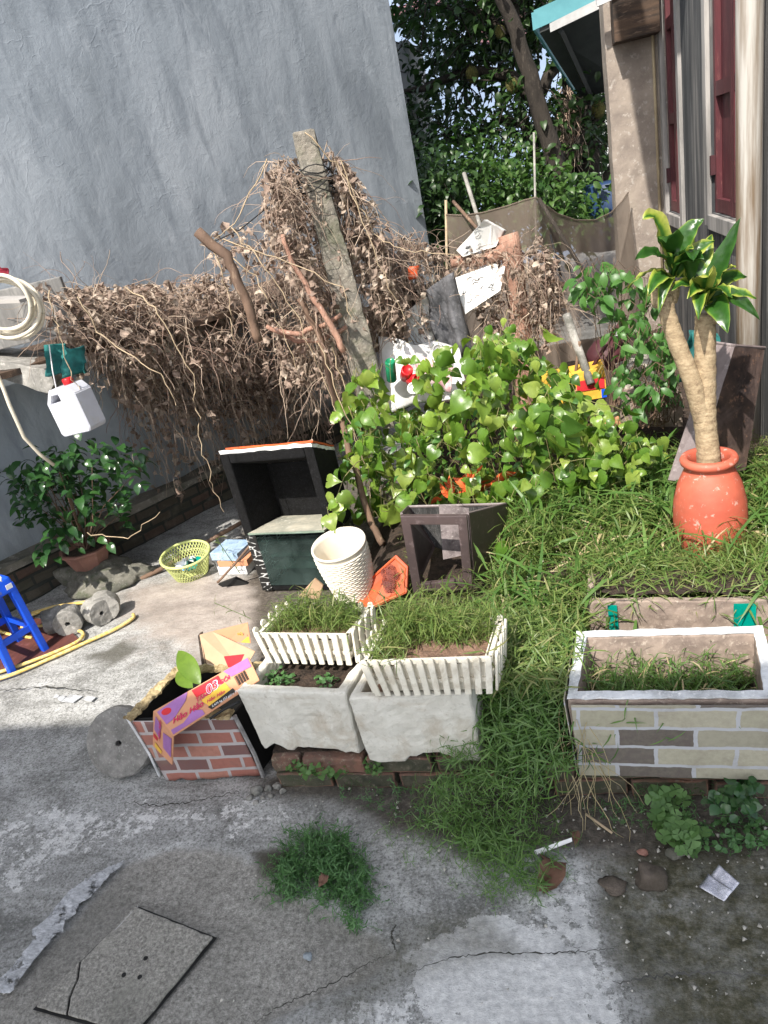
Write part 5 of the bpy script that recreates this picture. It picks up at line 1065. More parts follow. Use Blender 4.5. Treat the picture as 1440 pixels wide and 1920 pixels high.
brickrow('brick_kerb', -.14, .95, 1.505, .0, 2, 'dark mossy brick kerb under the cream brick-print box', 2)

# ------------------------------------------------------------------ open foam boxes
def openbox(name, label, cat, P, z0, z1, t, taper, mat, parentmat=None, bev=.012, soil=None, soilz=.03, notch=0, seed=0, group=None, rough=.0035, rim=None, sub=.022):
    # P: four ground-plan corners (front-left, front-right, back-right, back-left) at the top
    P = [Vector((p[0], p[1], 0)) for p in P]; c0 = sum(P, Vector())/4; top = thing(name, label, cat, (c0.x, c0.y, z0), group)
    def ring(sc, z, ins=0): 
        out = []
        for p in P:
            d = p-c0; q = c0+d*sc; 
            if ins: q -= Vector((math.copysign(ins, d.x), math.copysign(ins, d.y), 0))
            out.append(Vector((q.x, q.y, z)))
        return out
    rings = [ring(1-taper, z0), ring(1, z1), ring(1, z1, t), ring(1-taper*.9, z0+.03, t)]
    vs = [v for r in rings for v in r]; fs = [(3, 2, 1, 0)]
    for i in range(3):
        for k in range(4): k2 = (k+1) % 4; fs.append((i*4+k, i*4+k2, (i+1)*4+k2, (i+1)*4+k))
    fs.append((12, 13, 14, 15)); mb = MB(); mb.add(vs, fs)
    o = mb.build('shell', mat, top, False, bevel=bev, bseg=3, sub=sub, rough=rough, seed=seed, rs=22)
    if notch:
        me = o.data; rr = random.Random(seed)
        for v in me.vertices:
            zz = v.co.z+0; n_ = mn.noise(Vector((v.co.x*14+seed, v.co.y*14, 0)))
            if v.co.z < .03: v.co.z += max(0, n_)*.05 + (.018 if abs(v.co.x) < .07 else 0)
    if soil:
        s_ = ring(1-taper*(1-(soilz)/(z1-z0)), z0+soilz, t-.002); q = MB(); q.add(s_, [(0, 1, 2, 3)]); so_ = q.build('soil', soil, top, True, sub=.02, rough=.012, rs=40, seed=seed)
    return top, o
FL = [(-1.005, 1.575), (-.655, 1.535), (-.60, 1.80), (-.94, 1.84)]
FR = [(-.645, 1.515), (-.30, 1.515), (-.27, 1.78), (-.60, 1.78)]
openbox('foam_box', 'left dirty white foam box with dark soil on the brick kerb', 'foam box', FL, .125, .365, .030, .07, M['foam'], soil=M['soil'], soilz=.19, notch=1, seed=3, group='dirty white foam boxes on the kerb', bev=.016)
openbox('foam_box', 'right dirty white foam box under the front picket planter', 'foam box', FR, .12, .365, .030, .05, M['foam'], soil=M['redsoil'], soilz=.2, notch=1, seed=8, group='dirty white foam boxes on the kerb', bev=.016)
BPP = [(-.055, 1.50), (.432, 1.475), (.47, 1.765), (-.015, 1.79)]
bpo, sh_ = openbox('brick_print_box', 'long foam box printed with cream and brown bricks full of weeds', 'foam box', BPP, .09, .345, .027, .035, M['beigefoam'], soil=M['soil'], soilz=.12, seed=5, rough=.0025, bev=.006)
# printed paper skin on the front and left faces, pale rim
def facequad(A, B, za, zb, ta=0, out=.004, tk=.003):
    n_ = Vector(((B-A).y, -(B-A).x, 0)).normalized(); mb = MB(); mb.prism([A+Vector((0, 0, za)), B+Vector((0, 0, za)), B+Vector((0, 0, zb))+n_*ta, A+Vector((0, 0, zb))+n_*ta], n_, tk)
    for i in range(len(mb.v)): mb.v[i] = tuple(Vector(mb.v[i])+n_*out)
    return mb
def scal(P, s_): P = [Vector((p[0], p[1], 0)) for p in P]; c0 = sum(P, Vector())/4; return [c0+(p-c0)*s_ for p in P]
Q = scal(BPP, .965)
facequad(Q[0], Q[1], .092, .338, .012, .004).build('brick_print', M['brickcream'], bpo, sub=.05, rough=.0015, rs=14)
facequad(Q[3], Q[0], .092, .338, .012, .004).build('brick_print', M['brickcream'], bpo)
mb = MB(); T_ = [Vector((p[0], p[1], .347)) for p in BPP]; c0 = sum(T_, Vector())/4
for i in range(4):
    a, b = T_[i], T_[(i+1) % 4]; ia, ib = a-Vector((math.copysign(.027, (a-c0).x), math.copysign(.027, (a-c0).y), 0)), b-Vector((math.copysign(.027, (b-c0).x), math.copysign(.027, (b-c0).y), 0)); mb.prism([a, b, ib, ia], (0, 0, 1), .004)
mb.build('pale_rim', M['foamgrey'], bpo, sub=.025, rough=.003, rs=30)
mb = MB(); 
for i, z in enumerate((.078, .084)): mb.box((.20, 1.53-.012*i+.006, z), (.50-.01*i, .03, .005), rot(0, 0, -3.3))
mb.build('torn_base_layers', M['foamgrey'], bpo, sub=.02, rough=.004, rs=30)
# second long foam box behind
F2 = [(.02, 2.01), (.60, 1.95), (.62, 2.13), (.04, 2.19)]
f2o, _ = openbox('tape_marked_box', 'stained beige foam box with teal tape behind the cream brick-print box', 'foam box', F2, .12, .305, .025, .03, M['beigefoam'], soil=M['soil'], soilz=.2, seed=9, bev=.005)
for px, w_, h0, h1 in ((1146, .014, 1125, 1165), (1400, .03, 1142, 1190)):
    Q2 = scal(F2, .985); p = G(px, h0, .29); a = Q2[0]; b = Q2[1]; u_ = (p.x-a.x)/(b.x-a.x); c0 = a.lerp(b, u_); dv = (b-a).normalized()
    facequad(c0-dv*w_/1, c0+dv*w_/1, .20, .298, .004, .004).build('tape_strip', M['tealtape'], f2o)

# red brick-print box, left
rb = thing('red_brick_box', 'foam box wrapped in torn red brick-print paper beside the concrete disc', 'foam box', (-1.22, 1.75, 0))
A_, B_ = Vector((-1.395, 1.585, 0)), Vector((-1.035, 1.60, 0)); At, Bt = Vector((-1.43, 1.60, .245)), Vector((-1.055, 1.59, .255)); dpt = Vector((.06, .24, 0))
mb = MB(); mb.hexa([A_+Vector((.01, .01, .002)), B_+Vector((-.01, .01, .002)), B_+dpt+Vector((-.01, 0, 0)), A_+dpt, At+Vector((.01, .01, -.01)), Bt+Vector((-.01, .01, -.01)), Bt+dpt+Vector((0, .01, -.005)), At+dpt+Vector((0, .01, -.005))]); mb.f = [f for f in mb.f if f != (4, 5, 6, 7)]
o = mb.build('inner_box', M['black'], rb); o.modifiers.new('s', 'SOLIDIFY').thickness = .012
def sheetgrid(name, P, mat, parent, nx=24, ny=16, amp=.004, fr=6, seed=0, tear=0, thick=.0025):
    P = [Vector(p) for p in P]; V = []; n_ = (P[1]-P[0]).cross(P[3]-P[0]).normalized()
    for j in range(ny):
        for i in range(nx):
            u_, v_ = i/(nx-1), j/(ny-1); p = P[0].lerp(P[1], u_).lerp(P[3].lerp(P[2], u_), v_); p = p+n_*mn.noise(p*fr+Vector((seed, 0, 0)))*amp
            if tear and j == 0: p = p+Vector((0, 0, tear*max(0, mn.noise(Vector((u_*9+seed, 0, 0)))+.1)))
            V.append(p)
    mb = MB(); mb.add(V, [(j*nx+i, j*nx+i+1, (j+1)*nx+i+1, (j+1)*nx+i) for j in range(ny-1) for i in range(nx-1)]); o = mb.build(name, mat, parent, True); md = o.modifiers.new('thick', 'SOLIDIFY'); md.thickness = thick; return o
sheetgrid('brick_print', [A_+Vector((.03, -.004, .004)), B_+Vector((0, -.004, .006)), Bt+Vector((0, -.004, 0)), At+Vector((.02, -.004, 0))], M['brickred'], rb, amp=.006, tear=.02, seed=2)
sheetgrid('brick_print', [A_+Vector((.0, .05, .01)), A_+Vector((.03, -.004, .004)), At+Vector((.02, -.004, 0)), At+Vector((-.02, .05, -.01))], M['brickred'], rb, nx=8, amp=.012, fr=14, tear=.02, seed=5)
mb = MB(); mb.tube([B_+Vector((.006, -.004, .0)), B_+Vector((.004, -.006, .1)), Bt+Vector((.006, 0, .0))], .007, 5); mb.build('taped_edge', simple('clear_grey_tape', (.35, .34, .33), (.2, .19, .19), None, 30, .4), rb)
mb = MB(); mb.tube([A_+Vector((-.012, .02, 0)), A_+Vector((-.018, .02, .1)), At+Vector((-.02, .02, .0))], .006, 5); mb.build('taped_edge', M['foamgrey'], rb, rough=.004, rs=30)
# flaking yellow damp rim
for q_ in ((At, At+dpt+Vector((-.0, .02, 0))), (At+Vector((.25, .0, .003)), Bt+Vector((0, .0, .003))), (At+dpt, Bt+dpt)):
    d = (q_[1]-q_[0]); n_ = Vector((-d.y, d.x, 0)).normalized()*.018; mb = MB(); mb.prism([q_[0]-n_, q_[1]-n_, q_[1]+n_, q_[0]+n_], (0, 0, 1), .008); mb.build('damp_rim', M['damp'], rb, sub=.015, rough=.008, rs=45)
# noodle carton draped on it
nc = thing('printed_carton', 'flattened orange and purple printed carton draped over the red brick-print box', 'carton', (-1.3, 1.7, .27))
tl, trr, br_, bl_ = G(268, 1340, .30), G(475, 1232, .375), G(490, 1262, .36), G(325, 1375, .26)
def onplane(px, py, A, B, C_):
    n_ = (B-A).cross(C_-A); d = ray(px, py); return CP+d*float((A-CP).dot(n_)/d.dot(n_))
tl = G(288, 1333, .285); trr = G(466, 1232, .40); bl_ = G(325, 1380, .262); br_ = onplane(486, 1275, tl, trr, bl_)
def uvpt(u_, v_, o=0): n_ = (trr-tl).cross(bl_-tl).normalized(); n_ = n_ if n_.z > 0 else -n_; return tl.lerp(trr, u_).lerp(bl_.lerp(br_, u_), v_)+n_*o
mb = MB(); nn = (trr-tl).cross(bl_-tl).normalized(); nn = nn if nn.z > 0 else -nn; mb.prism([tl, trr, br_, bl_], -nn, .004); mb.build('main_panel', M['cardorange'], nc)
fb_ = G(322, 1434, .15); fa = onplane(284, 1396, tl, bl_, fb_)
mb = MB(); n2 = (bl_-tl).cross(fa-tl).normalized(); n2 = n2 if n2.y < 0 else -n2; mb.prism([tl+Vector((-.001, 0, 0)), bl_+Vector((-.001, 0, 0)), fb_, fa], -n2, .004); mb.build('folded_flap', M['cardorange'], nc)
def patch(name, uv, mat, o=.0015, fn=uvpt, par=nc):
    P = [fn(u_, v_, o) for u_, v_ in uv]; n_ = nn if fn is uvpt else n2; q = MB(); q.prism(P, n_, .0006); return q.build(name, mat, par)
patch('purple_band', [(.02, .10), (.24, .02), (.36, .02), (.30, .25), (.12, .55), (.02, .60)], M['purple']); patch('purple_band', [(.01, .97), (.02, .82), (.16, .84), (.30, .66), (.38, .8), (.38, .97)], M['purple'])
patch('purple_band', [(.74, .02), (.99, .02), (.99, .40), (.78, .34)], M['purple'])
patch('red_patch', [(.40, .05), (.68, .05), (.68, .35), (.40, .35)], M['redprint']); patch('yellow_patch', [(.42, .52), (.70, .42), (.72, .80), (.46, .84)], M['yellow'], .0018); patch('black_strip', [(.44, .84), (.74, .74), (.75, .90), (.46, .97)], M['blackprint'], .002)
patch('brand_oval', [(.06+.05*math.cos(a)+.035, .24+.11*math.sin(a)) for a in [k*math.pi/8 for k in range(16)]], M['redprint'], .002)
for i in range(13): patch('barcode_bar', [(.80+i*.0095, .40), (.80+i*.0095+(.006 if i % 3 else .003), .40), (.80+i*.0095+(.006 if i % 3 else .003), .78), (.80+i*.0095, .78)], M['blackprint'], .0018)
def text(txt, name, o_, xdir, ydir, size, mat, par, bold=.0, shear=0, ext=.0006):
    cu = bpy.data.curves.new(name, 'FONT'); cu.body = txt; cu.size = 1; cu.extrude = 0; cu.offset = bold; cu.shear = shear; to = bpy.data.objects.new(name, cu); COL.objects.link(to)
    bpy.context.view_layer.update(); me = bpy.data.meshes.new_from_object(to.evaluated_get(bpy.context.evaluated_depsgraph_get())); bpy.data.objects.remove(to)
    x = xdir.normalized(); n_ = x.cross(ydir).normalized(); y = n_.cross(x); m_ = Matrix((x, y, n_)).transposed().to_4x4(); m_ = m_ @ Matrix.Scale(size, 4); m_.translation = o_; me.transform(m_); me.materials.clear()
    return link(name, me, mat, par)
X_ = uvpt(1, .5)-uvpt(0, .5); Y_ = uvpt(.5, 0)-uvpt(.5, 1)
text('Hảo Hảo', 'lettering', uvpt(.07, .70, .0032), X_, Y_, .0285, M['pinkprint'], nc, .02, .2)
text('TẶNG', 'lettering', uvpt(.375, .50, .0032), X_, Y_, .020, M['pinkprint'], nc, .02)
text('03', 'lettering', uvpt(.50, .46, .0036), X_, Y_, .046, M['white'], nc, .03); text('03', 'lettering', uvpt(.502, .455, .0042), X_, Y_, .044, M['pinkprint'], nc, .0)
text('GÓI', 'lettering', uvpt(.645, .40, .0036), X_, Y_, .022, M['pinkprint'], nc, .02)
text('Hảo Hảo', 'lettering', uvpt(.455, .72, .0034), X_, Y_, .0165, M['pinkprint'], nc, .02, .2)
text('2,475 kg (33 gói x 75 g)', 'lettering', uvpt(.475, .93, .0036), X_, Y_, .011, M['white'], nc, .01)
def fpt(u_, v_, o=0): return tl.lerp(bl_, u_).lerp(fa.lerp(fb_, u_), v_)+n2*o
def patch2(name, uv, mat, o=.002):
    q = MB(); q.prism([fpt(u_, v_, o) for u_, v_ in uv], n2, .0006); return q.build(name, mat, nc)
patch2('purple_band', [(.15, .05), (.45, .12), (.40, .55), (.12, .45)], M['purple']); patch2('purple_band', [(.55, .25), (.95, .12), (.97, .75), (.6, .7)], M['purple']); patch2('yellow_patch', [(.2, .8), (.55, .86), (.5, .97), (.2, .93)], M['yellow']); patch2('red_patch', [(.1, .58), (.3, .6), (.3, .7), (.1, .68)], M['redprint'])
text('Hảo Hảo', 'lettering', fpt(.44, .62, .003), tl.lerp(bl_, .4)-fa.lerp(fb_, .4), tl-bl_, .022, M['pinkprint'], nc, .02, .2)
# second carton behind, standing open
sc2 = thing('open_carton', 'plain inner side of an open cardboard carton behind the flattened one', 'carton', G(400, 1240, .2))
a, b, c_, d = G(375, 1188, .36), G(470, 1215, .37), G(440, 1262, .30), G(382, 1240, .26)
mb = MB(); mb.prism([PY(374, 1190, 1.98), PY(398, 1184, 2.0), PY(478, 1222, 1.86), PY(455, 1262, 1.80), PY(384, 1243, 1.88)], (.2, 1, -.3), .004); mb.build('inner_panel', M['card'], sc2)
mb = MB(); mb.prism([PY(371, 1192, 1.985), PY(376, 1190, 1.98), PY(386, 1246, 1.87), PY(380, 1262, 1.87)], (0, 1, 0), .02); mb.build('side_edge', M['brown_wood'], sc2)
P4 = [PY(392, 1186, 2.06), PY(464, 1168, 2.06), PY(470, 1206, 1.98), PY(428, 1203, 1.98)]
mb = MB(); mb.prism(P4, (0, 1, 0), .004); mb.build('printed_flap', M['cardorange'], sc2)
q = MB(); f4 = lambda u_, v_: P4[0].lerp(P4[1], u_).lerp(P4[3].lerp(P4[2], u_), v_)+Vector((0, -.003, .0)); q.prism([f4(.5, .25), f4(.95, .2), f4(.95, .62), f4(.5, .66)], (0, -1, 0), .001); q.build('red_patch', M['redprint'], sc2)
q = MB(); q.prism([f4(.5, .7), f4(.98, .66), f4(.98, .95), f4(.6, .95)], (0, -1, 0), .001); q.build('yellow_patch', M['yellow'], sc2)
text('03', 'lettering', f4(.66, .58)+Vector((0, -.003, 0)), P4[1]-P4[0], Vector((0, 0, 1)), .022, M['yellow'], sc2, .02)
q = MB(); P5 = [PY(424, 1232, 1.80), PY(462, 1228, 1.76), PY(452, 1250, 1.74), PY(432, 1252, 1.76)]; q.prism([p+Vector((0, -.012, .01)) for p in P5], (0, 1, 0), .003); q.build('red_patch', M['redprint'], sc2)
# big round leaf in the brick box
lf = thing('broad_leaf_plant', 'single broad bright green leaf growing behind the red brick-print box', 'plant', G(365, 1290, .25))
for a, b, ww in (((376, 1284), (338, 1226), .42), ((362, 1290), (334, 1262), .4)):
    p, q_ = np.array(G(*a, .27)), np.array(G(*b, .33 if ww > .41 else .28)); A2 = inst(T_oval(.34, .06, .2, 12, .05), p[None], (q_-p)[None], np.array([[.5, -.8, .5]]), [np.linalg.norm(q_-p)*1.15]); tris('leaf', A2[0], A2[1], M['brightleaf'], lf, True)
bough('charred_stick', [(393, 1348), (420, 1330), (450, 1315)], [1.50, 1.53, 1.56], (.004, .005), M['black'], 'thin charred stick on top of the red brick-print box front', 'stick', jit=0)

# ------------------------------------------------------------------ picket planters
def planter(name, label, P, z0, h, npf, nps, group, seed=0):
    # P: base ring fl, fr, br, bl ; flares outward to the top
    P = [Vector((p[0], p[1], 0)) for p in P]; c0 = sum(P, Vector())/4; t = thing(name, label, 'planter', (c0.x, c0.y, z0), group)
    B_ = [p+Vector((0, 0, z0)) for p in P]; Tp = [c0+(p-c0)*1.10+Vector((0, 0, z0+h)) for p in P]; ins = lambda L_, s_, dz=0: [Vector((c0.x, c0.y, p.z))+(p-Vector((c0.x, c0.y, p.z)))*s_+Vector((0, 0, dz)) for p in L_]
    mb = MB(); b2, t2_ = ins(B_, .86, .003), ins(Tp, .86, -.015); mb.hexa(b2+t2_); mb.f = [f for f in mb.f if f != (4+0, 5, 6, 7)]; mb.build('tub', M['picket'], t).modifiers.new('s', 'SOLIDIFY').thickness = .004
    q = MB(); s_ = ins(t2_, .985, -.014); q.add(s_, [(0, 1, 2, 3)]); q.build('soil', M['redsoil'], t, True, sub=.018, rough=.012, rs=40, seed=seed)
    for zf in (.28, .80):
        rg = [b.lerp(tp, zf) for b, tp in zip(ins(B_, .975), ins(Tp, .975))]
        for i in range(4): a, b = rg[i], rg[(i+1) % 4]; mb = MB(); n_ = Vector(((b-a).y, -(b-a).x, 0)).normalized(); mb.prism([a-n_*.012, b-n_*.012, b-n_*.012+Vector((0, 0, .012)), a-n_*.012+Vector((0, 0, .012))], n_, .010); mb.build('rail', M['picket'], t)
    for i, n_ in enumerate((npf, nps, npf, nps)):
        a, b, ta, tb = B_[i], B_[(i+1) % 4], Tp[i], Tp[(i+1) % 4]
        for k in range(n_):
            f = (k+.5)/n_; p, q_ = a.lerp(b, f), ta.lerp(tb, f); w_ = (b-a).normalized()*(a-b).length/n_*.31; up_ = (q_-p); nrm_ = w_.cross(up_).normalized(); out = [p-w_, p+w_, p+w_+up_*.9]
            L_ = [p-w_, p+w_]+[p+up_*(.93)+w_*math.cos(x)+up_.normalized()*w_.length*math.sin(x) for x in [j*math.pi/8 for j in range(9)]]
            mb = MB(); mb.prism(L_, nrm_, .007 if nrm_.dot(p-c0) < 0 else .007); mb.build('picket', M['picket'], t, bevel=.0015, bseg=1)
    return t
planter('picket_planter', 'rear-left cream picket-fence planter full of grass on the left foam box', [(-.945, 1.695), (-.655, 1.66), (-.615, 1.80), (-.905, 1.84)], .372, .115, 10, 4, 'cream picket-fence planters', 1)
planter('picket_planter', 'front-right cream picket-fence planter tilted on the right foam box', [(-.565, 1.515), (-.235, 1.505), (-.215, 1.665), (-.545, 1.68)], .374, .125, 12, 5, 'cream picket-fence planters', 2)

# ------------------------------------------------------------------ inspection cover, tape, small debris
C4 = [G(257, 1707), G(402, 1765), G(255, 1945), G(72, 1894)]; cc = sum(C4, Vector())/4
sheet('gap_shade_sheet', [cc+(p-cc)*1.045 for p in C4], M['black'], .008, t=.001)  # flat black sheet standing in for the shade in the gap
mc = thing('inspection_cover', 'square cracked concrete inspection cover set in the pebbly concrete at lower left', 'cover', (cc.x, cc.y, 0))
cr0, cr1 = G(155, 1812), G(137, 1930); tl_, tr_, br_, bl_ = C4
def cover(P, nm_='slab'):
    mb = MB(); mb.prism([Vector((p.x, p.y, .0095)) for p in P], (0, 0, 1), .008); k = NM('cover_concrete') if 'cover_concrete' not in bpy.data.materials else None
    if k:
        p1 = k.noise(110, 6, .82); c = k.ramp(p1, [(.32, (.08, .076, .064)), (.46, (.21, .2, .18)), (.56, (.33, .315, .28)), (.7, (.52, .5, .46))]); c = k.mix(k.ramp(k.noise(9, 7, .7), [(.55, 0.), (.68, .6)]), c, (.5, .48, .42)); c = k.mix(k.ramp(k.noise(5, 5), [(.5, 0.), (.7, .6)]), c, (.1, .1, .085)); k.bump(k.noise(120, 5, .8), .6, .005); k.base(c, .95)
    return mb.build(nm_, bpy.data.materials['cover_concrete'], mc, bevel=.003, sub=.03, rough=.0018, rs=30)
u_ = (cr0-tl_).dot((bl_-tl_).normalized())/(bl_-tl_).length; e1 = tl_.lerp(bl_, u_); v_ = .33; e2 = bl_.lerp(br_, v_)
g_ = Vector((.0025, 0, 0)); mid1 = e1.lerp(e2, .35)+Vector((.006, 0, 0)); mid2 = e1.lerp(e2, .7)+Vector((-.004, 0, 0))
cover([tl_, tr_, br_, e2+g_, mid2+g_, mid1+g_, e1+g_]); cover([e1-g_, mid1-g_, mid2-g_, e2-g_, bl_])
mb = MB()
for px, py in ((273, 1797), (232, 1828), (262, 1832)): mb = MB(); mb.lathe([(0, 0), (.006, 0), (.005, .002), (0, .002)], G(px, py, .018), 10); mb.build('hole_shade_disc', M['black'], mc)  # flat black discs standing in for the shade in the holes
mb = MB(); a, b = G(258, 1700, .016), G(215, 1745, .016); mb.tube([a, b], .002, 4); mb.build('wire_loop', M['alu'], mc)
tp = [(238, 1617), (228, 1630), (205, 1650), (190, 1668), (172, 1688), (152, 1700), (144, 1722), (126, 1730), (122, 1752), (108, 1756), (102, 1766), (70, 1804), (40, 1845), (25, 1866), (0, 1868), (-60, 1900), (-60, 1872), (0, 1842), (30, 1818), (52, 1786), (70, 1766), (62, 1752), (84, 1735), (112, 1700), (132, 1678), (152, 1664), (178, 1646)]
rr = random.Random(4); P = []
for i in range(len(tp)):
    a, b = G(*tp[i]), G(*tp[(i+1) % len(tp)])
    for k in range(4): P.append(a.lerp(b, k/4)+Vector((rr.uniform(-.004, .004), rr.uniform(-.004, .004), 0)))
o = tag(MB().prism([Vector((p.x, p.y, .013)) for p in P], (0, 0, 1), .002).build('plastic_strip', M['film']), 'long torn whitish plastic strip stuck to the concrete at lower left', 'strip')
def stone(px, py, r, mat, lab, seed, name='stone', fl=.7, z=0, group=None): return blob(name, G(px, py, z+r*fl*.5), (r, r*.85, r*fl), mat, lab, 'stone', seed, .28, 3, group=group)
stone(1222, 1643, .038, M['brownrock'], 'brown rounded rock on the mossy concrete near the foil packet', 3, 'rock')
stone(1150, 1660, .03, M['brownrock'], 'flat brown clod just left of the brown rounded rock', 4, 'clod', .25)
stone(577, 1793, .011, simple('blue_grey_stone', (.3, .34, .37), None, None, 30, .9), 'small blue-grey pebble alone on the concrete below the weed tuft', 7, 'pebble')
stone(1265, 1600, .02, M['rock'], 'greenish stone just under the clover patch', 9, 'stone', .5); stone(1205, 1598, .012, M['claypot'], 'small red brick chip beside the clover patch', 10, 'brick_chip', .5)
rr = random.Random(12)
SL = [(480, 1483, .020, 'largest pale lump in the stone heap at the red brick-print box corner'), (503, 1478, .013, 'second pale stone just right of the largest lump in the heap'), (520, 1474, .014, 'grey stone of the heap touching the kerb end'), (468, 1496, .011, 'small stone on the front left of the stone heap'), (493, 1496, .008, 'tiny white stone at the front of the stone heap'), (508, 1492, .010, 'small grey stone right of the tiny white one in the heap'), (530, 1484, .011, 'rightmost stone of the heap under the kerb brick'), (480, 1504, .009, 'stone nearest the viewer in the heap by the kerb')]
for i, (px, py, r, lab) in enumerate(SL): stone(px, py, r, M['conc'], lab, 20+i, 'rubble_stone', .8, group='stones heaped at the kerb end')
acc = Acc(); V0, T0 = np.array([(1, 0, 0), (-.6, .8, 0), (-.5, -.9, 0), (0, 0, .9), (0, .1, -.8)], float), np.array([(0, 1, 3), (1, 2, 3), (2, 0, 3), (1, 0, 4), (2, 1, 4), (0, 2, 4)])
for i in range(420):
    if i < 260: p = G(rr.uniform(650, 1440), rr.gauss(1570, 45))
    elif i < 340: p = G(rr.uniform(1130, 1440), rr.uniform(1580, 1880))
    else: p = G(rr.uniform(0, 1100), rr.uniform(1480, 1900))
    d = Vector((rr.uniform(-1, 1), rr.uniform(-1, 1), 0)).normalized(); s_ = rr.uniform(.0012, .0045) if i % 9 else .007; V_, T_ = inst((V0, T0), np.array([[p.x, p.y, .006]]), np.array([list(d)]), np.array([[rr.uniform(-.5, .5), rr.uniform(-.5, .5), 1]]), [s_]); acc.add(V_, T_)
tag(acc.out('gravel', simple('pale_gravel', (.55, .53, .48), (.3, .28, .25), None, 60, .9)), 'scattered tiny pale pebbles and grit on the ground', 'gravel', None, 'stuff')
fo = thing('foil_packet', 'crumpled silver foil packet lying on the mossy concrete at lower right', 'packet', G(1345, 1660))
for nm_, pix, dz in (('foil_half', [(1310, 1664), (1328, 1645), (1375, 1675), (1358, 1690)], .012), ('foil_half', [(1330, 1645), (1348, 1632), (1386, 1662), (1372, 1675)], .02)):
    P = [G(x, y, .014) for x, y in pix]; oo = sheetgrid(nm_, [P[0], P[1]+Vector((0, 0, dz)), P[2]+Vector((0, 0, dz*.6)), P[3]], M['foil'], fo, 10, 10, .004, 40, 3, 0, .001)
tag(MB().prism([G(1002, 1596, .05), G(1072, 1572, .06), G(1073, 1578, .055), G(1005, 1604, .045)], (0, 0, 1), .003).build('paper_strip', M['paper']), 'white folded strip lying in the trailing grass', 'strip')
mb = MB(); mb.tube([G(1098, 1526, .03), G(1148, 1562, .012)], .0035, 6); tag(mb.build('dry_stalk', M['stick'], None, True), 'short pale yellow stalk on the soil below the cream brick-print box', 'stalk')
for px, py, tx_, ty, s_, lab in ((1035, 1612, 1015, 1690, .085, 'large curled dark brown dead leaf under the end of the trailing grass'), (1075, 1560, 1085, 1590, .03, 'small reddish brown dead leaf by the white strip'), (620, 1665, 605, 1692, .03, 'small tan dead leaf lying on the weed tuft')):
    p, q_ = np.array(G(px, py, .02)), np.array(G(tx_, ty, .02)); z_ = .07 if s_ < .031 and px == 620 else .02; p[2] = q_[2] = z_
    A2 = inst(DRY[1], p[None], (q_-p)[None], np.array([[.3, -.4, .8]]), [s_]); tag(tris('dead_leaf', A2[0], A2[1], M['drybrown'], None, True), lab, 'leaf')
sl = ['largest pale broken tile shard of the row on the concrete', 'left small pale tile shard', 'right pale tile shard beside the largest one', 'tiny pale chip at the far left of the tile shards']
for i, pix in enumerate(([(115, 1316), (132, 1303), (155, 1306), (138, 1318)], [(108, 1310), (118, 1304), (124, 1308), (114, 1316)], [(155, 1312), (166, 1306), (180, 1308), (172, 1316)], [(100, 1308), (106, 1303), (112, 1306), (106, 1309)])):
    tag(MB().prism([G(x, y, .012) for x, y in pix], (0, 0, 1), .003).build('tile_shard', M['tapestripe']), sl[i], 'tile shard', 'broken tile shards')

# ------------------------------------------------------------------ dead vines
rsv = np.random.RandomState(31)
def strand(p, d, n, seg, droop, jit, rs):
    pts = [np.array(p, float)]; d = np.array(d, float)
    for i in range(n):
        d = d+rs.normal(size=3)*jit+np.array([0, 0, -droop]); d /= np.linalg.norm(d); pts.append(pts[-1]+d*seg)
    return np.array(pts)
def deadvine(name, label, regions, strands, seed, base, kind=None):
    rs = np.random.RandomState(seed); o = thing(name, label, 'dead vine', base); a1, a2 = Acc(), Acc()
    for pix, Yr, nl, ns, ls in regions:
        P = inpix(pix, nl, Yr, rs); K = fbm(P, 9, 3, seed) > .42; P = P[K]
        d = rs.normal(size=P.shape)*.55+[0, 0, -1]; nn = rs.normal(size=P.shape); w_ = rs.randint(5, size=len(P)); s_ = ls*rs.uniform(.35, 1.25, len(P))
        for k in range(5):
            m_ = w_ == k
            if m_.any(): a1.add(*inst(DRY[k], P[m_], d[m_], nn[m_], s_[m_]))
        Q = inpix(pix, ns, Yr, rs)
        for q in Q:
            r = rs.uniform(.0010, .0026); n_ = rs.randint(7, 16)
            a2.tubes(strand(q, [rs.normal(), rs.normal()*.5, rs.normal()*.45-.15], n_, rs.uniform(.016, .032), rs.uniform(.06, .3), .2, rs), r, r*.4, 3)
    for pix, Yr, n, ln, lf in strands:       # hanging strands starting inside a region
        for q in inpix(pix, n, Yr, rs):
            L_ = rs.uniform(*ln); n_ = max(4, int(L_/.03)); st = strand(q, [rs.normal()*.5, rs.normal()*.3, -.4], n_, .03, .35, .22, rs); a2.tubes(st, rs.uniform(.0013, .0028), .0008, 3)
            for p in st[2:]:
                if rs.rand() < lf: a1.add(*inst(DRY[rs.randint(5)], p[None], np.array([[rs.normal()*.4, rs.normal()*.4, -1]]), rs.normal(size=(1, 3)), [rs.uniform(.02, .05)]))
    a1.out('dry_leaves', M['vineleaf'], o); a2.out('stems', M['vinestem'], o); return o
L1 = [(60, 540), (200, 545), (300, 530), (380, 500), (440, 470), (470, 560), (520, 610), (600, 650), (640, 700), (560, 720), (430, 700), (300, 690), (190, 670), (110, 640)]
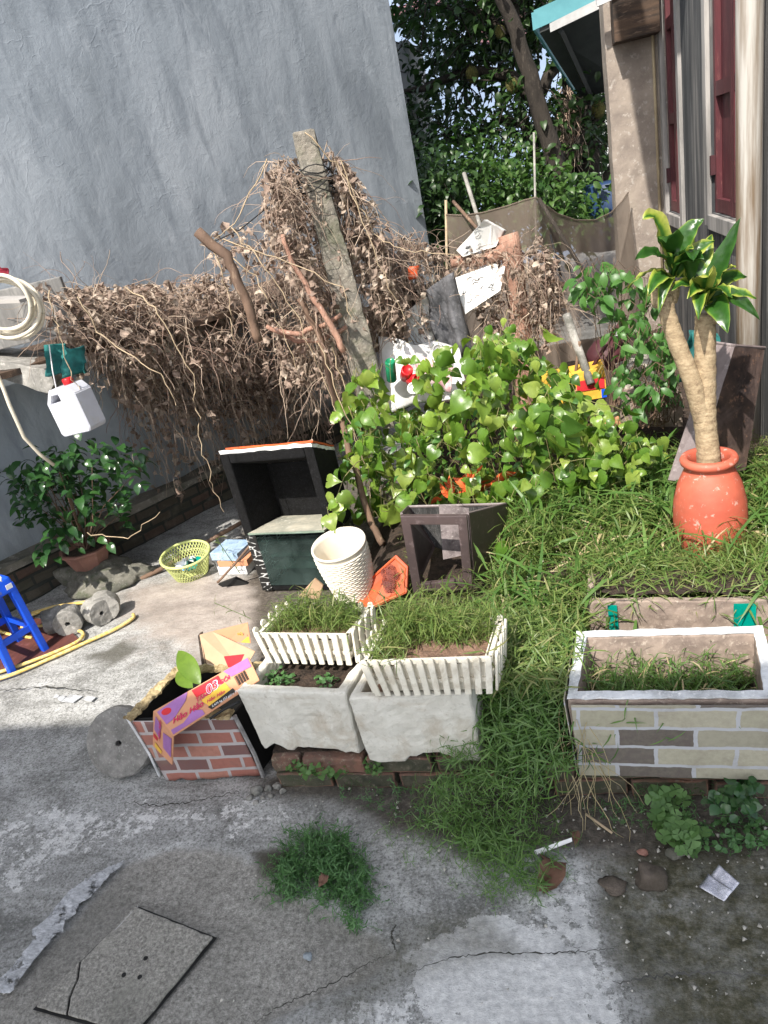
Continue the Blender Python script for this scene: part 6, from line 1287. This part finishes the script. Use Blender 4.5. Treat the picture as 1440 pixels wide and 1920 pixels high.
deadvine('dead_vine', 'thick heap of dead brown vine on the trellis between the hose coil and the post', [([(60, 540), (200, 545), (300, 530), (400, 505), (440, 560), (430, 640), (380, 690), (300, 680), (190, 665), (110, 640)], WO(.5, .82), 950, 430, .04), ([(70, 540), (390, 525), (430, 620), (400, 690), (160, 665)], WO(.1, .6), 1900, 330, .042), ([(40, 535), (230, 545), (200, 600), (60, 560)], WO(.3, .7), 300, 90, .038),
    ([(400, 520), (560, 600), (640, 640), (650, 690), (560, 720), (400, 700)], WO(.35, .75), 600, 170, .042), ([(160, 660), (620, 680), (560, 750), (430, 780), (240, 760)], WO(.05, .5), 900, 220, .045)],
    [([(100, 590), (450, 600), (500, 650), (120, 650)], WO(.6, .82), 90, (.1, .3), .3), ([(200, 670), (600, 700), (540, 740), (240, 720)], WO(.03, .45), 330, (.25, .8), .1), ([(280, 640), (330, 650), (330, 680), (290, 680)], WO(.6, .8), 4, (.5, .85), .08)], 41, PY(300, 620, 3.0))
deadvine('dead_vine', 'dead vine draped over the leaning concrete post', [([(500, 310), (545, 285), (600, 400), (655, 560), (650, 620), (560, 620), (520, 520), (485, 400)], (3.62, 3.85), 330, 170, .045), ([(495, 310), (530, 295), (550, 400), (590, 500), (610, 590), (560, 560), (510, 440)], (3.24, 3.4), 170, 90, .042), ([(612, 260), (655, 320), (715, 440), (755, 600), (715, 580), (675, 450)], (3.5, 3.75), 380, 140, .042), ([(380, 445), (500, 400), (520, 560), (500, 640), (440, 600)], (3.4, 3.8), 110, 90, .045), ([(500, 600), (640, 610), (650, 680), (620, 720), (540, 720)], (3.4, 3.7), 200, 110, .045), ([(690, 480), (760, 540), (760, 640), (700, 660)], (3.6, 3.9), 160, 80, .045)],
    [([(500, 300), (540, 290), (560, 330), (510, 360)], (3.3, 3.8), 60, (.3, .9), .3), ([(605, 250), (640, 300), (670, 360), (635, 340)], (3.52, 3.7), 60, (.3, .9), .3), ([(540, 500), (610, 520), (630, 640), (570, 640)], (3.3, 3.7), 60, (.25, .7), .1), ([(640, 560), (700, 560), (720, 640), (680, 650)], (3.6, 3.8), 30, (.2, .6), .1)], 42, PY(600, 600, 3.3))
deadvine('dead_vine', 'tangle of reddish dead vine round the white foam blocks and upright log', [([(700, 450), (760, 430), (850, 480), (840, 510), (790, 545), (720, 580), (690, 520)], (3.9, 4.2), 300, 200, .042), ([(985, 430), (1020, 440), (1045, 500), (1055, 580), (1010, 640), (985, 620), (990, 520)], (3.95, 4.2), 230, 150, .042), ([(890, 560), (940, 550), (945, 620), (900, 610)], (3.9, 4.1), 60, 40, .04), ([(850, 475), (950, 455), (960, 500), (860, 515)], (4.0, 4.1), 90, 70, .035), ([(690, 560), (750, 590), (750, 640), (700, 650)], (4.1, 4.3), 180, 60, .05)],
    [([(940, 440), (1020, 450), (1040, 520), (960, 520)], (3.9, 4.0), 40, (.15, .5), .25), ([(700, 440), (800, 460), (780, 490), (720, 500)], (3.9, 4.1), 45, (.15, .5), .2), ([(740, 420), (800, 430), (790, 470), (750, 460)], (3.9, 4.1), 30, (.05, .2), .1)], 43, PY(900, 560, 4.0))
ts = thing('shade_boards', 'added dark boards under the heap of dead vine to shade the wall below', 'shade board', along(0, .3, 1.25))  # boards added inside the vine heap to keep sun off the wall below
for s0_, s1_, w0, w1, z in ((-3.2, -.62, .03, .62, 1.24), (-.6, .75, .03, .66, 1.22), (.77, 2.6, .03, .78, 1.2)):
    mb = MB(); mb.hexa([along(s0_, w0, z), along(s0_, w1, z-.02), along(s1_, w1, z-.02), along(s1_, w0, z), along(s0_, w0, z+.025), along(s0_, w1, z+.005), along(s1_, w1, z+.005), along(s1_, w0, z+.025)]); mb.build('board', M['brown_wood'], ts, sub=.1, rough=.008, rs=9)
for i, (a, b, lab) in enumerate((((235, 640), (320, 655), 'left pale foam tray tucked in the dead vine'), ((330, 618), (395, 628), 'right pale foam tray with a yellowish scrap in the dead vine'))):
    p, q_ = PW(*a, .62), PW(*b, .62); mb = MB(); d = q_-p; mb.prism([p, q_, q_+Vector((-.015, .02, -.045)), p+Vector((.02, .02, -.045))], (0, 1, 0), .16); tag(mb.build('foam_tray', M['foam'], None, bevel=.006), lab, 'tray')
# long bare runners
vr = thing('bare_runner', 'long thin bare vine runners sagging between the sawn branch and the post', 'dead vine', PY(500, 600, 3.1)); a2 = Acc(); rs = np.random.RandomState(6)
for pix, Yy in (([(240, 540), (300, 590), (360, 700), (370, 800), (395, 900), (420, 960)], 2.62), ([(90, 545), (110, 620), (130, 690), (150, 730)], 2.58), ([(430, 430), (500, 500), (560, 600), (600, 700), (640, 790)], 3.1), ([(420, 450), (540, 490), (640, 540), (660, 600)], 3.12), ([(500, 300), (440, 420), (400, 450)], 3.2), ([(385, 445), (480, 520), (520, 600), (560, 700)], 3.05), ([(575, 250), (640, 320), (700, 440), (760, 470), (860, 480)], 3.45), ([(640, 300), (700, 470), (760, 600)], 3.4), ([(150, 560), (200, 640), (300, 700), (330, 760)], 2.6), ([(600, 640), (640, 760), (690, 880), (700, 980)], 3.0), ([(620, 650), (655, 760), (680, 860)], 3.05), ([(160, 1000), (240, 1010), (300, 960)], 2.8), ([(400, 460), (430, 560), (440, 640)], 2.95)):
    P = [np.array(PY(x, y, Yy+rs.uniform(-.03, .03))) for x, y in pix]; out = []
    for i in range(len(P)-1):
        for k in range(6): out.append(P[i]*(1-k/6)+P[i+1]*k/6+rs.normal(size=3)*.006)
    a2.tubes(out+[P[-1]], .0032, .0016, 4)
a2.out('runners', M['stick'], vr, True)

# ------------------------------------------------------------------ leafy green climber and shrubs
rs = np.random.RandomState(52)
gv = thing('heart_leaf_vine', 'large sunlit mass of bright heart-shaped leaves in the middle of the yard', 'vine', (-.4, 3.2, .15)); acc = Acc(); a2 = Acc()
polyA = [(628, 905), (645, 800), (690, 745), (715, 775), (860, 755), (880, 690), (915, 640), (1000, 650), (1050, 720), (1130, 760), (1200, 810), (1230, 850), (1150, 880), (1040, 900), (960, 955), (840, 960), (700, 975), (640, 970)]
def leaflayer(pix, n, Yr, size, jit=.5, up=1.0, rs=rs, sj=.4, tpls=[HEART], acc=acc, stems=.5, facing=(-.25, -.75, .6), clump=None):
    P = inpix(pix, n, Yr, rs)
    if clump: K = fbm(P, clump, 3, 5) > .5; P = P[K]
    nn = np.array(facing)+rs.normal(size=P.shape)*jit; d = rs.normal(size=P.shape)*[.6, .4, .4]+[0, -.2, -.65]; s_ = size*(1+rs.uniform(-sj, sj, len(P)))
    w_ = rs.randint(len(tpls), size=len(P))
    for k in range(len(tpls)):
        if (w_ == k).any(): acc.add(*inst(tpls[k], P[w_ == k], d[w_ == k], nn[w_ == k], s_[w_ == k]))
    for q, dd in zip(P, nrm(d)):
        if rs.rand() < stems: a2.tubes([q, q-dd*size*.5+[0, .01, .01], q-dd*size*.8+[rs.normal()*.02, .05, -.05]], .0014, .0012, 3)
    return P
leaflayer(polyA, 400, (2.78, 3.0), .062, .9, clump=9, sj=.65); leaflayer(polyA, 520, (3.0, 3.3), .058, .9, clump=7, sj=.65); leaflayer(polyA, 330, (3.3, 3.7), .055, .8, sj=.5); leaflayer([(600, 850), (660, 700), (760, 740), (840, 640), (900, 585), (980, 595), (1060, 640), (1180, 740), (1260, 810), (1200, 900)], 95, (2.8, 3.4), .06, .8, sj=.5); leaflayer([(1050, 760), (1200, 790), (1250, 850), (1200, 900), (1050, 880)], 90, (2.75, 3.1), .045, .6)
leaflayer([(860, 690), (895, 615), (950, 600), (1000, 640), (960, 700)], 42, (3.2, 3.5), .062); leaflayer([(640, 780), (665, 700), (715, 680), (720, 750), (690, 800)], 40, (3.0, 3.3), .06)
leaflayer([(770, 690), (840, 640), (870, 655), (860, 740), (800, 745)], 16, (3.1, 3.3), .065); leaflayer([(1000, 680), (1060, 690), (1110, 760), (1020, 760)], 22, (3.1, 3.4), .06)
leaflayer([(735, 660), (790, 655), (790, 690), (740, 690)], 4, (3.1, 3.2), .055); leaflayer([(1040, 880), (1150, 850), (1240, 830), (1200, 890), (1060, 930)], 50, (2.75, 3.0), .05)
leaflayer([(610, 880), (640, 860), (660, 940), (615, 975)], 12, (2.5, 2.6), .055); leaflayer([(985, 900), (1020, 890), (1020, 930), (985, 930)], 6, (2.7, 2.8), .055); leaflayer([(925, 1000), (955, 1000), (950, 1030), (930, 1035)], 3, (2.4, 2.5), .05); leaflayer([(1020, 770), (1080, 770), (1085, 830), (1020, 830)], 5, (2.72, 2.78), .105)
for i in range(90):
    q = inpix(polyA, 1, (2.85, 3.5), rs)[0]; b_ = np.array([q[0]+rs.normal()*.1, q[1]+.1, .12]); md = (q+b_)/2+rs.normal(size=3)*.06; a2.tubes([b_, (b_+md)/2+rs.normal(size=3)*.02, md, q], .003, .0016, 4)
a2.tubes([np.array(PY(*c)) for c in ((700, 850, 2.9), (668, 868, 2.75), (645, 895, 2.62), (632, 930, 2.56), (622, 965, 2.54))], .003, .0015, 4); a2.tubes([np.array(PY(*c)) for c in ((940, 1010, 2.4), (944, 1050, 2.42), (940, 1090, 2.42))], .002, .0015, 4)
for i in range(26):
    q = inpix(polyA, 1, (2.75, 3.2), rs)[0]; a2.tubes(strand(q, rs.normal(size=3), 14, .03, .02, .25, rs), .0016, .001, 3)
ag = Acc(); Pg = inpix(polyA, 700, (2.85, 3.4), rs); Pg = Pg[fbm(Pg, 5, 3, 12) > .45]; foliage(ag, [T_oval(.4, .08, .12, 5, .25), T_oval(.55, .06, .15)], Pg, .038, .8, None, .8, rs, .5); ag.out('small_leaves', M['shrubleaf'], gv)
acc.out('leaves', M['brightleaf'], gv, True); a2.out('stems', leafmat('green_stem', [(.16, .2, .06), (.28, .26, .10), (.2, .15, .08)], 0, .7), gv)
def shrub(name, label, pix, n, Yr, size, tpls, mat, seed, base, per=1, facing=(-.2, -.5, .8), nstem=14, cat='shrub'):
    global a2
    rs_ = np.random.RandomState(seed); o = thing(name, label, cat, base); ac = Acc(); a2 = Acc(); P = leaflayer(pix, n, Yr, size, .45, rs=rs_, tpls=tpls, acc=ac, facing=facing, stems=.6)
    for i in range(nstem):
        q = P[rs_.randint(len(P))]; b_ = np.array(base)+rs_.normal(size=3)*[.02, .02, 0]; md = (q+b_)/2+rs_.normal(size=3)*.04; a2.tubes([b_, (b_+md)/2+rs_.normal(size=3)*.02, md, q], .0035, .0014, 4)
    ac.out('leaves', mat, o); a2.out('stems', M['wood'], o); return o
shrub('tall_shrub', 'loose green shrub standing in front of the right part of the net', [(1060, 560), (1085, 500), (1130, 480), (1180, 510), (1235, 530), (1225, 600), (1160, 620), (1120, 590)], 120, (3.3, 3.6), .062, [T_oval(.5, .08, .12, 5, .2)], M['shrubleaf'], 61, PY(1150, 760, 3.5))
shrub('tall_shrub', 'bushy green shrub directly left of the dracaena trunks', [(1130, 600), (1220, 590), (1275, 640), (1280, 720), (1230, 760), (1190, 770), (1150, 720), (1160, 660)], 190, (3.0, 3.35), .06, [T_oval(.42, .08, .12, 5, .2)], M['shrubleaf'], 62, PY(1210, 800, 3.2))
shrub('fine_weed', 'fine-leaved pale weed on the long foam box behind the dracaena', [(1190, 740), (1270, 720), (1285, 760), (1200, 765)], 260, (3.2, 3.5), .016, [T_oval(.35, .05, .1)], M['weed'], 63, PY(1240, 790, 3.4))
def lowplant(name, label, pix, n, z, size, tpl, mat, seed, cat='weed', hgt=.03, facing=(0, -.3, 1)):
    rs_ = np.random.RandomState(seed); poly = np.array(pix); lo, hi = poly.min(0), poly.max(0); P = []
    while len(P) < n:
        q = rs_.uniform(lo, hi); 
        if sdpoly(q[None], poly)[0] > 0: P.append(list(G(q[0], q[1], z+rs_.uniform(0, hgt))))
    P = np.array(P); c = P.mean(0); o = thing(name, label, cat, (c[0], c[1], z)); ac = Acc(); d = rs_.normal(size=P.shape)*[1, 1, .25]; nn = np.array(facing)+rs_.normal(size=P.shape)*.35
    ac.add(*inst(tpl, P, d, nn, size*rs_.uniform(.6, 1.3, len(P)))); a_ = Acc()
    for q in P[::2]: a_.tubes([q, q-[rs_.normal()*.01, rs_.normal()*.01, .5*(q[2]-z)], [q[0]+rs_.normal()*.015, q[1]+.01, z-.005]], .0009, .0009, 3)
    ac.out('leaves', mat, o); a_.out('stems', M['weed'], o); return o
def T_clover():
    V, T = [], []
    for k in range(3):
        a = k*2*math.pi/3; n0 = len(V); V.append((0, 0, 0))
        for j in range(-3, 4):
            an = a+j*.3; r = .5*(1-.12*(j == 0)-.02*abs(j)); V.append((r*math.sin(an), r*math.cos(an), .06+(-.05 if j == 0 else 0)))
        for j in range(6): T.append((n0, n0+j+2, n0+j+1))
    return np.array(V, float), np.array(T)
lowplant('clover', 'patch of flat green clover growing on the soil below the cream brick-print box', [(1215, 1480), (1275, 1470), (1290, 1540), (1320, 1560), (1300, 1600), (1260, 1600), (1230, 1560)], 75, .02, .036, T_clover(), M['clover'], 71, 'clover', .05)
lowplant('kerb_weed', 'glossy round-leaved weed on the kerb under the right end of the cream box', [(1330, 1490), (1380, 1455), (1420, 1470), (1400, 1520), (1350, 1530)], 55, .06, .03, T_oval(.8, .05, .1), M['darkleaf'], 72, 'weed', .06)
lowplant('kerb_weed', 'small bright round-leaved weed on the brick kerb under the left foam box', [(525, 1410), (560, 1405), (640, 1420), (650, 1445), (590, 1460), (545, 1440)], 130, .07, .019, T_oval(.85, .05, .1), M['clover'], 73, 'weed', .04)
lowplant('kerb_weed', 'tiny round-leaved weed between the two white foam boxes', [(680, 1415), (710, 1412), (715, 1450), (688, 1450)], 40, .08, .017, T_oval(.85, .05, .1), M['clover'], 74, 'weed', .04)
lowplant('creeping_weed', 'low leafy weeds at the right edge under the kerb', [(1290, 1540), (1440, 1530), (1440, 1590), (1330, 1600)], 140, .01, .014, T_oval(.7, .05, .1), M['weed'], 75, 'weed', .03)
lowplant('seedling', 'small seedlings at the left in the soil of the left foam box', [(490, 1262), (520, 1252), (552, 1262), (545, 1284), (500, 1284)], 60, .32, .015, T_oval(.8, .05, .1), M['weed'], 76, 'seedling', .03); lowplant('seedling', 'few seedlings at the right in the soil of the left foam box', [(592, 1268), (625, 1265), (620, 1290), (598, 1290)], 22, .32, .016, T_oval(.8, .05, .1), M['weed'], 77, 'seedling', .03)

# ------------------------------------------------------------------ grass
def shoot(seed, nb=7, bl=.42, bw=.10, curve=.35):
    r = random.Random(seed); V = []; T = []; ph = r.uniform(0, 6); cx = r.uniform(-curve, curve); cz = r.uniform(-curve, curve)
    def st(t): return np.array([cx*t*t, t, cz*t*t])
    n0 = 0
    for i in range(5):
        t = i/4*.9; p = st(t); V += [tuple(p+[-.008, 0, 0]), tuple(p+[.008, 0, 0])]
    for i in range(4): a = 2*i; T += [(a, a+1, a+3), (a, a+3, a+2)]
    for b in range(nb):
        t = .12+.85*b/nb; p = st(t); an = ph+b*2.6+r.uniform(-.6, .6); el = r.uniform(.2, .9); L_ = bl*r.uniform(.6, 1.25)
        d = np.array([math.cos(an)*math.cos(el), math.sin(el), math.sin(an)*math.cos(el)]); up = np.array([-math.cos(an)*math.sin(el), math.cos(el), -math.sin(an)*math.sin(el)]); sd = np.cross(d, up); k = len(V)
        bend = r.uniform(.2, .8)
        for i, (tt, ww) in enumerate(((0, .3), (.3, 1), (.65, .75))):
            q = p+d*L_*tt-np.array([0, 1, 0])*bend*L_*tt*tt; V += [tuple(q-sd*bw*ww*.5*bl), tuple(q+sd*bw*ww*.5*bl)]
        q = p+d*L_-np.array([0, 1, 0])*bend*L_; V.append(tuple(q)); T += [(k, k+1, k+3), (k, k+3, k+2), (k+2, k+3, k+5), (k+2, k+5, k+4), (k+4, k+5, k+6)]
    return np.array(V, float), np.array(T)
SH = [shoot(i, 8, .42, .065) for i in range(14)]; SF = [shoot(40+i, 10, .3, .16, .5) for i in range(8)]; ST = [shoot(80+i, 4, .75, .055, .3) for i in range(10)]
def grass(name, label, P, size, mat, seed, lean=(0, 0, 0), tpls=SH, sj=.45, jit=.35, kind='stuff', parent=None, seeds=0):
    rs_ = np.random.RandomState(seed); ac = Acc(); P = np.asarray(P); w_ = rs_.randint(len(tpls), size=len(P)); d = np.array([0, 0, 1.])+np.array(lean)+rs_.normal(size=P.shape)*jit; nn = rs_.normal(size=P.shape)
    s_ = size*rs_.uniform(1-sj, 1+sj, len(P))
    for k in range(len(tpls)):
        if (w_ == k).any(): ac.add(*inst(tpls[k], P[w_ == k], d[w_ == k], nn[w_ == k], s_[w_ == k]))
    return tag(ac.out(name, mat, parent), label, 'grass' if label else None, None, kind)
def scatter(poly, n, zf, seed):
    rs_ = np.random.RandomState(seed); poly = np.array(poly); lo, hi = poly.min(0), poly.max(0); out = []
    while len(out) < n:
        q = rs_.uniform(lo, hi, (n, 2)); q = q[sdpoly(q, poly) > 0]; out += [(a, b, zf(a, b)) for a, b in q]
    return np.array(out[:n])
bedz = lambda x, y: .13
R1 = [(-.30, 1.85), (.0, 1.82), (.02, 2.12), (.68, 2.06), (.95, 1.8), (.95, 3.1), (.35, 3.3), (.0, 3.1), (-.22, 2.75), (-.25, 2.3)]
P = scatter(R1, 5600, bedz, 1); K = (np.hypot(P[:, 0]-.49, P[:, 1]-2.52) > .13) & (fbm(P, 7, 3, 2) > .42); P = P[K]
grass('bed_grass', 'tall tangled green grass covering the garden bed around the clay jar', P, .165, M['grass'], 81, lean=(0, .05, .35), jit=.38, sj=.55)
P = scatter(R1, 1500, bedz, 21); P = P[(np.hypot(P[:, 0]-.49, P[:, 1]-2.52) > .14) & (fbm(P, 6, 3, 8) > .5)]; grass('bed_grass', 'taller thin blades rising in clumps out of the bed grass', P, .22, M['grassdark'], 98, tpls=ST, jit=.3)
grass('dry_grass', 'thin straw-coloured stalks among the bed grass', scatter(R1, 230, bedz, 3), .15, M['straw'], 82, tpls=ST)
R0 = [(-.62, 1.95), (-.28, 1.85), (-.22, 2.75), (-.05, 3.1), (-.4, 3.0), (-.7, 2.75), (-.66, 2.2)]
P = scatter(R0, 650, bedz, 4); K = ~((P[:, 0] > -.66) & (P[:, 0] < -.33) & (P[:, 1] > 2.32) & (P[:, 1] < 2.8)); P = P[K]
grass('bed_grass', 'shorter grass between the picket planters and the dark frame box', P, .12, M['grass'], 83)
grass('bed_grass', 'tall grass blades standing just in front of the dark frame box', scatter([(-.62, 1.95), (-.2, 1.9), (-.2, 2.2), (-.62, 2.2)], 130, bedz, 5), .17, M['grass'], 84, tpls=ST+SH)
P = scatter([(.5, 1.62), (.95, 1.62), (.95, 2.1), (.66, 2.1), (.5, 1.8)], 420, bedz, 31); grass('bed_grass', 'short grass at the right edge between the cream box and the house wall', P, .13, M['grass'], 99)
# seed heads
acc = Acc(); Q = scatter(R1+[], 700, lambda x, y: .13, 6); rs_ = np.random.RandomState(7)
for q in Q[:450]:
    h_ = rs_.uniform(.08, .2); acc.add(*inst((V0, T0), np.array([[q[0], q[1], q[2]+h_]]), rs_.normal(size=(1, 3)), rs_.normal(size=(1, 3)), [.0028]))
tag(acc.out('seed_heads', simple('seed_head', (.6, .58, .42), None, None, 20, .9)), 'tiny pale seed heads dotted through the bed grass', 'seed heads', None, 'stuff')
# cascade between the foam boxes
def cz(x, y): return float(np.interp(y, [1.12, 1.25, 1.4, 1.5, 1.7, 1.95], [.0, .015, .05, .13, .26, .22]))
P = scatter([(-.27, 1.5), (-.27, 1.95), (-.02, 1.95), (-.07, 1.5)], 620, cz, 8)
grass('trailing_grass', 'long-bladed grass spilling over the kerb between the foam boxes', P, .115, M['grassdark'], 85, lean=(.0, -.8, -.35), jit=.45)
P = scatter([tuple(G(x, y)[:2]) for x, y in ((880, 1450), (1075, 1450), (1070, 1580), (1020, 1660), (950, 1670), (880, 1620), (800, 1560), (850, 1500))], 640, cz, 18); P = P[fbm(P, 11, 3, 2) > .4]
grass('trailing_grass', 'loose grass lying on the concrete below the gap between the foam boxes', P, .08, M['grassdark'], 97, lean=(-.15, -.6, -.3), jit=.55)
P = scatter([(-.30, 1.62), (-.28, 1.9), (-.05, 1.9), (-.06, 1.6)], 330, lambda x, y: .28, 9); grass('trailing_grass', 'upper grass tufts leaning over the right side of the front planter', P, .12, M['grass'], 86, lean=(0, -.5, .1))
P = scatter([tuple(G(x, y)[:2]) for x, y in ((700, 1560), (800, 1520), (1100, 1560), (1060, 1700), (900, 1690), (760, 1620))], 150, lambda x, y: .0, 10); grass('trailing_grass', 'sparse short grass creeping onto the concrete at the front', P, .05, M['grassdark'], 87, lean=(-.2, -.5, -.2), jit=.6)
acc = Acc(); rs_ = np.random.RandomState(9)
for i in range(26):
    q = np.array([rs_.uniform(-.08, .0), rs_.uniform(1.42, 1.6), rs_.uniform(.15, .3)]); acc.tubes(strand(q, [rs_.normal()*.2, -.3, -.4], 9, .03, .15, .25, rs_), .0013, .0007, 3)
tag(acc.out('dry_stems', M['straw']), 'dry straw stems hanging at the left corner of the cream brick-print box', 'stems', None, 'stuff')
grass('planter_grass', 'fresh grass growing thick in the rear-left picket planter', scatter([(-.93, 1.715), (-.65, 1.685), (-.61, 1.80), (-.89, 1.83)], 420, lambda x, y: .455, 11), .07, M['grass'], 88, tpls=ST+SH, sj=.5, lean=(0, .15, 0), jit=.2)
grass('planter_grass', 'grass growing in the front-right picket planter', scatter([(-.55, 1.60), (-.24, 1.58), (-.23, 1.67), (-.54, 1.68)], 360, lambda x, y: .465, 12), .085, M['grass'], 89, tpls=ST+SH, sj=.5, lean=(0, .15, 0), jit=.22)
grass('planter_grass', 'few blades at the front left of the front-right picket planter', scatter([(-.56, 1.52), (-.46, 1.52), (-.46, 1.6), (-.56, 1.6)], 60, lambda x, y: .46, 13), .07, M['grass'], 90, tpls=ST+SH)
grass('box_grass', 'weeds and grass inside the cream brick-print box', scatter([(-.0, 1.55), (.40, 1.53), (.43, 1.72), (.02, 1.75)], 420, lambda x, y: .205, 14), .10, M['grassdark'], 91, jit=.6)
grass('box_grass', 'grass leaning over the rear tape-marked foam box', scatter([(.05, 2.04), (.59, 1.985), (.68, 2.24), (.04, 2.26)], 640, lambda x, y: .23, 15), .12, M['grass'], 92, lean=(-.1, -.12, 0), jit=.4)
grass('box_grass', 'dry stalks inside the cream brick-print box', scatter([(-.02, 1.53), (.45, 1.52), (.43, 1.72), (.01, 1.75)], 50, lambda x, y: .205, 16), .09, M['straw'], 93, tpls=ST, jit=.7)
P = scatter([tuple(G(x, y)[:2]) for x, y in ((515, 1640), (560, 1570), (600, 1560), (650, 1580), (690, 1620), (700, 1690), (655, 1755), (640, 1700), (560, 1680), (510, 1700))], 620, lambda x, y: .0, 17)
wt = thing('weed_tuft', 'dense round tuft of creeping green weed alone on the concrete', 'weed', (-.72, 1.2, 0)); grass('foliage', None, P, .06, M['weed'], 94, tpls=SF, jit=.7, kind=None, parent=wt)
P = scatter([tuple(G(x, y)[:2]) for x, y in ((560, 1440), (900, 1480), (900, 1560), (700, 1530))], 90, lambda x, y: .005, 18); grass('sparse_weed', 'sparse little weeds along the foot of the brick kerb', P, .045, M['weed'], 95, tpls=SF, jit=.8)
P = scatter([tuple(G(x, y)[:2]) for x, y in ((1100, 1480), (1440, 1500), (1440, 1600), (1100, 1560))], 60, lambda x, y: .005, 19); grass('sparse_weed', 'sparse small weeds on the dark soil below the cream brick-print box', P, .05, M['weed'], 96, tpls=SF, jit=.8)
for px, py, tx_, ty, lab in ((470, 1160, 400, 1128, 'grass runner reaching left from the rear picket planter'), (450, 1075, 405, 1010, 'thin leafy seedling in front of the brown pole')):
    P = np.array([list(PY(px, py, 1.85 if py > 1100 else 2.9))]); e = np.array([list(PY(tx_, ty, 1.85 if py > 1100 else 2.9))]); ac = Acc(); ac.add(*inst(SH[3], P, e-P, np.array([[0, -.3, 1.]]), [np.linalg.norm(e-P)*1.1])); tag(ac.out('grass_runner', M['grass']), lab, 'grass')
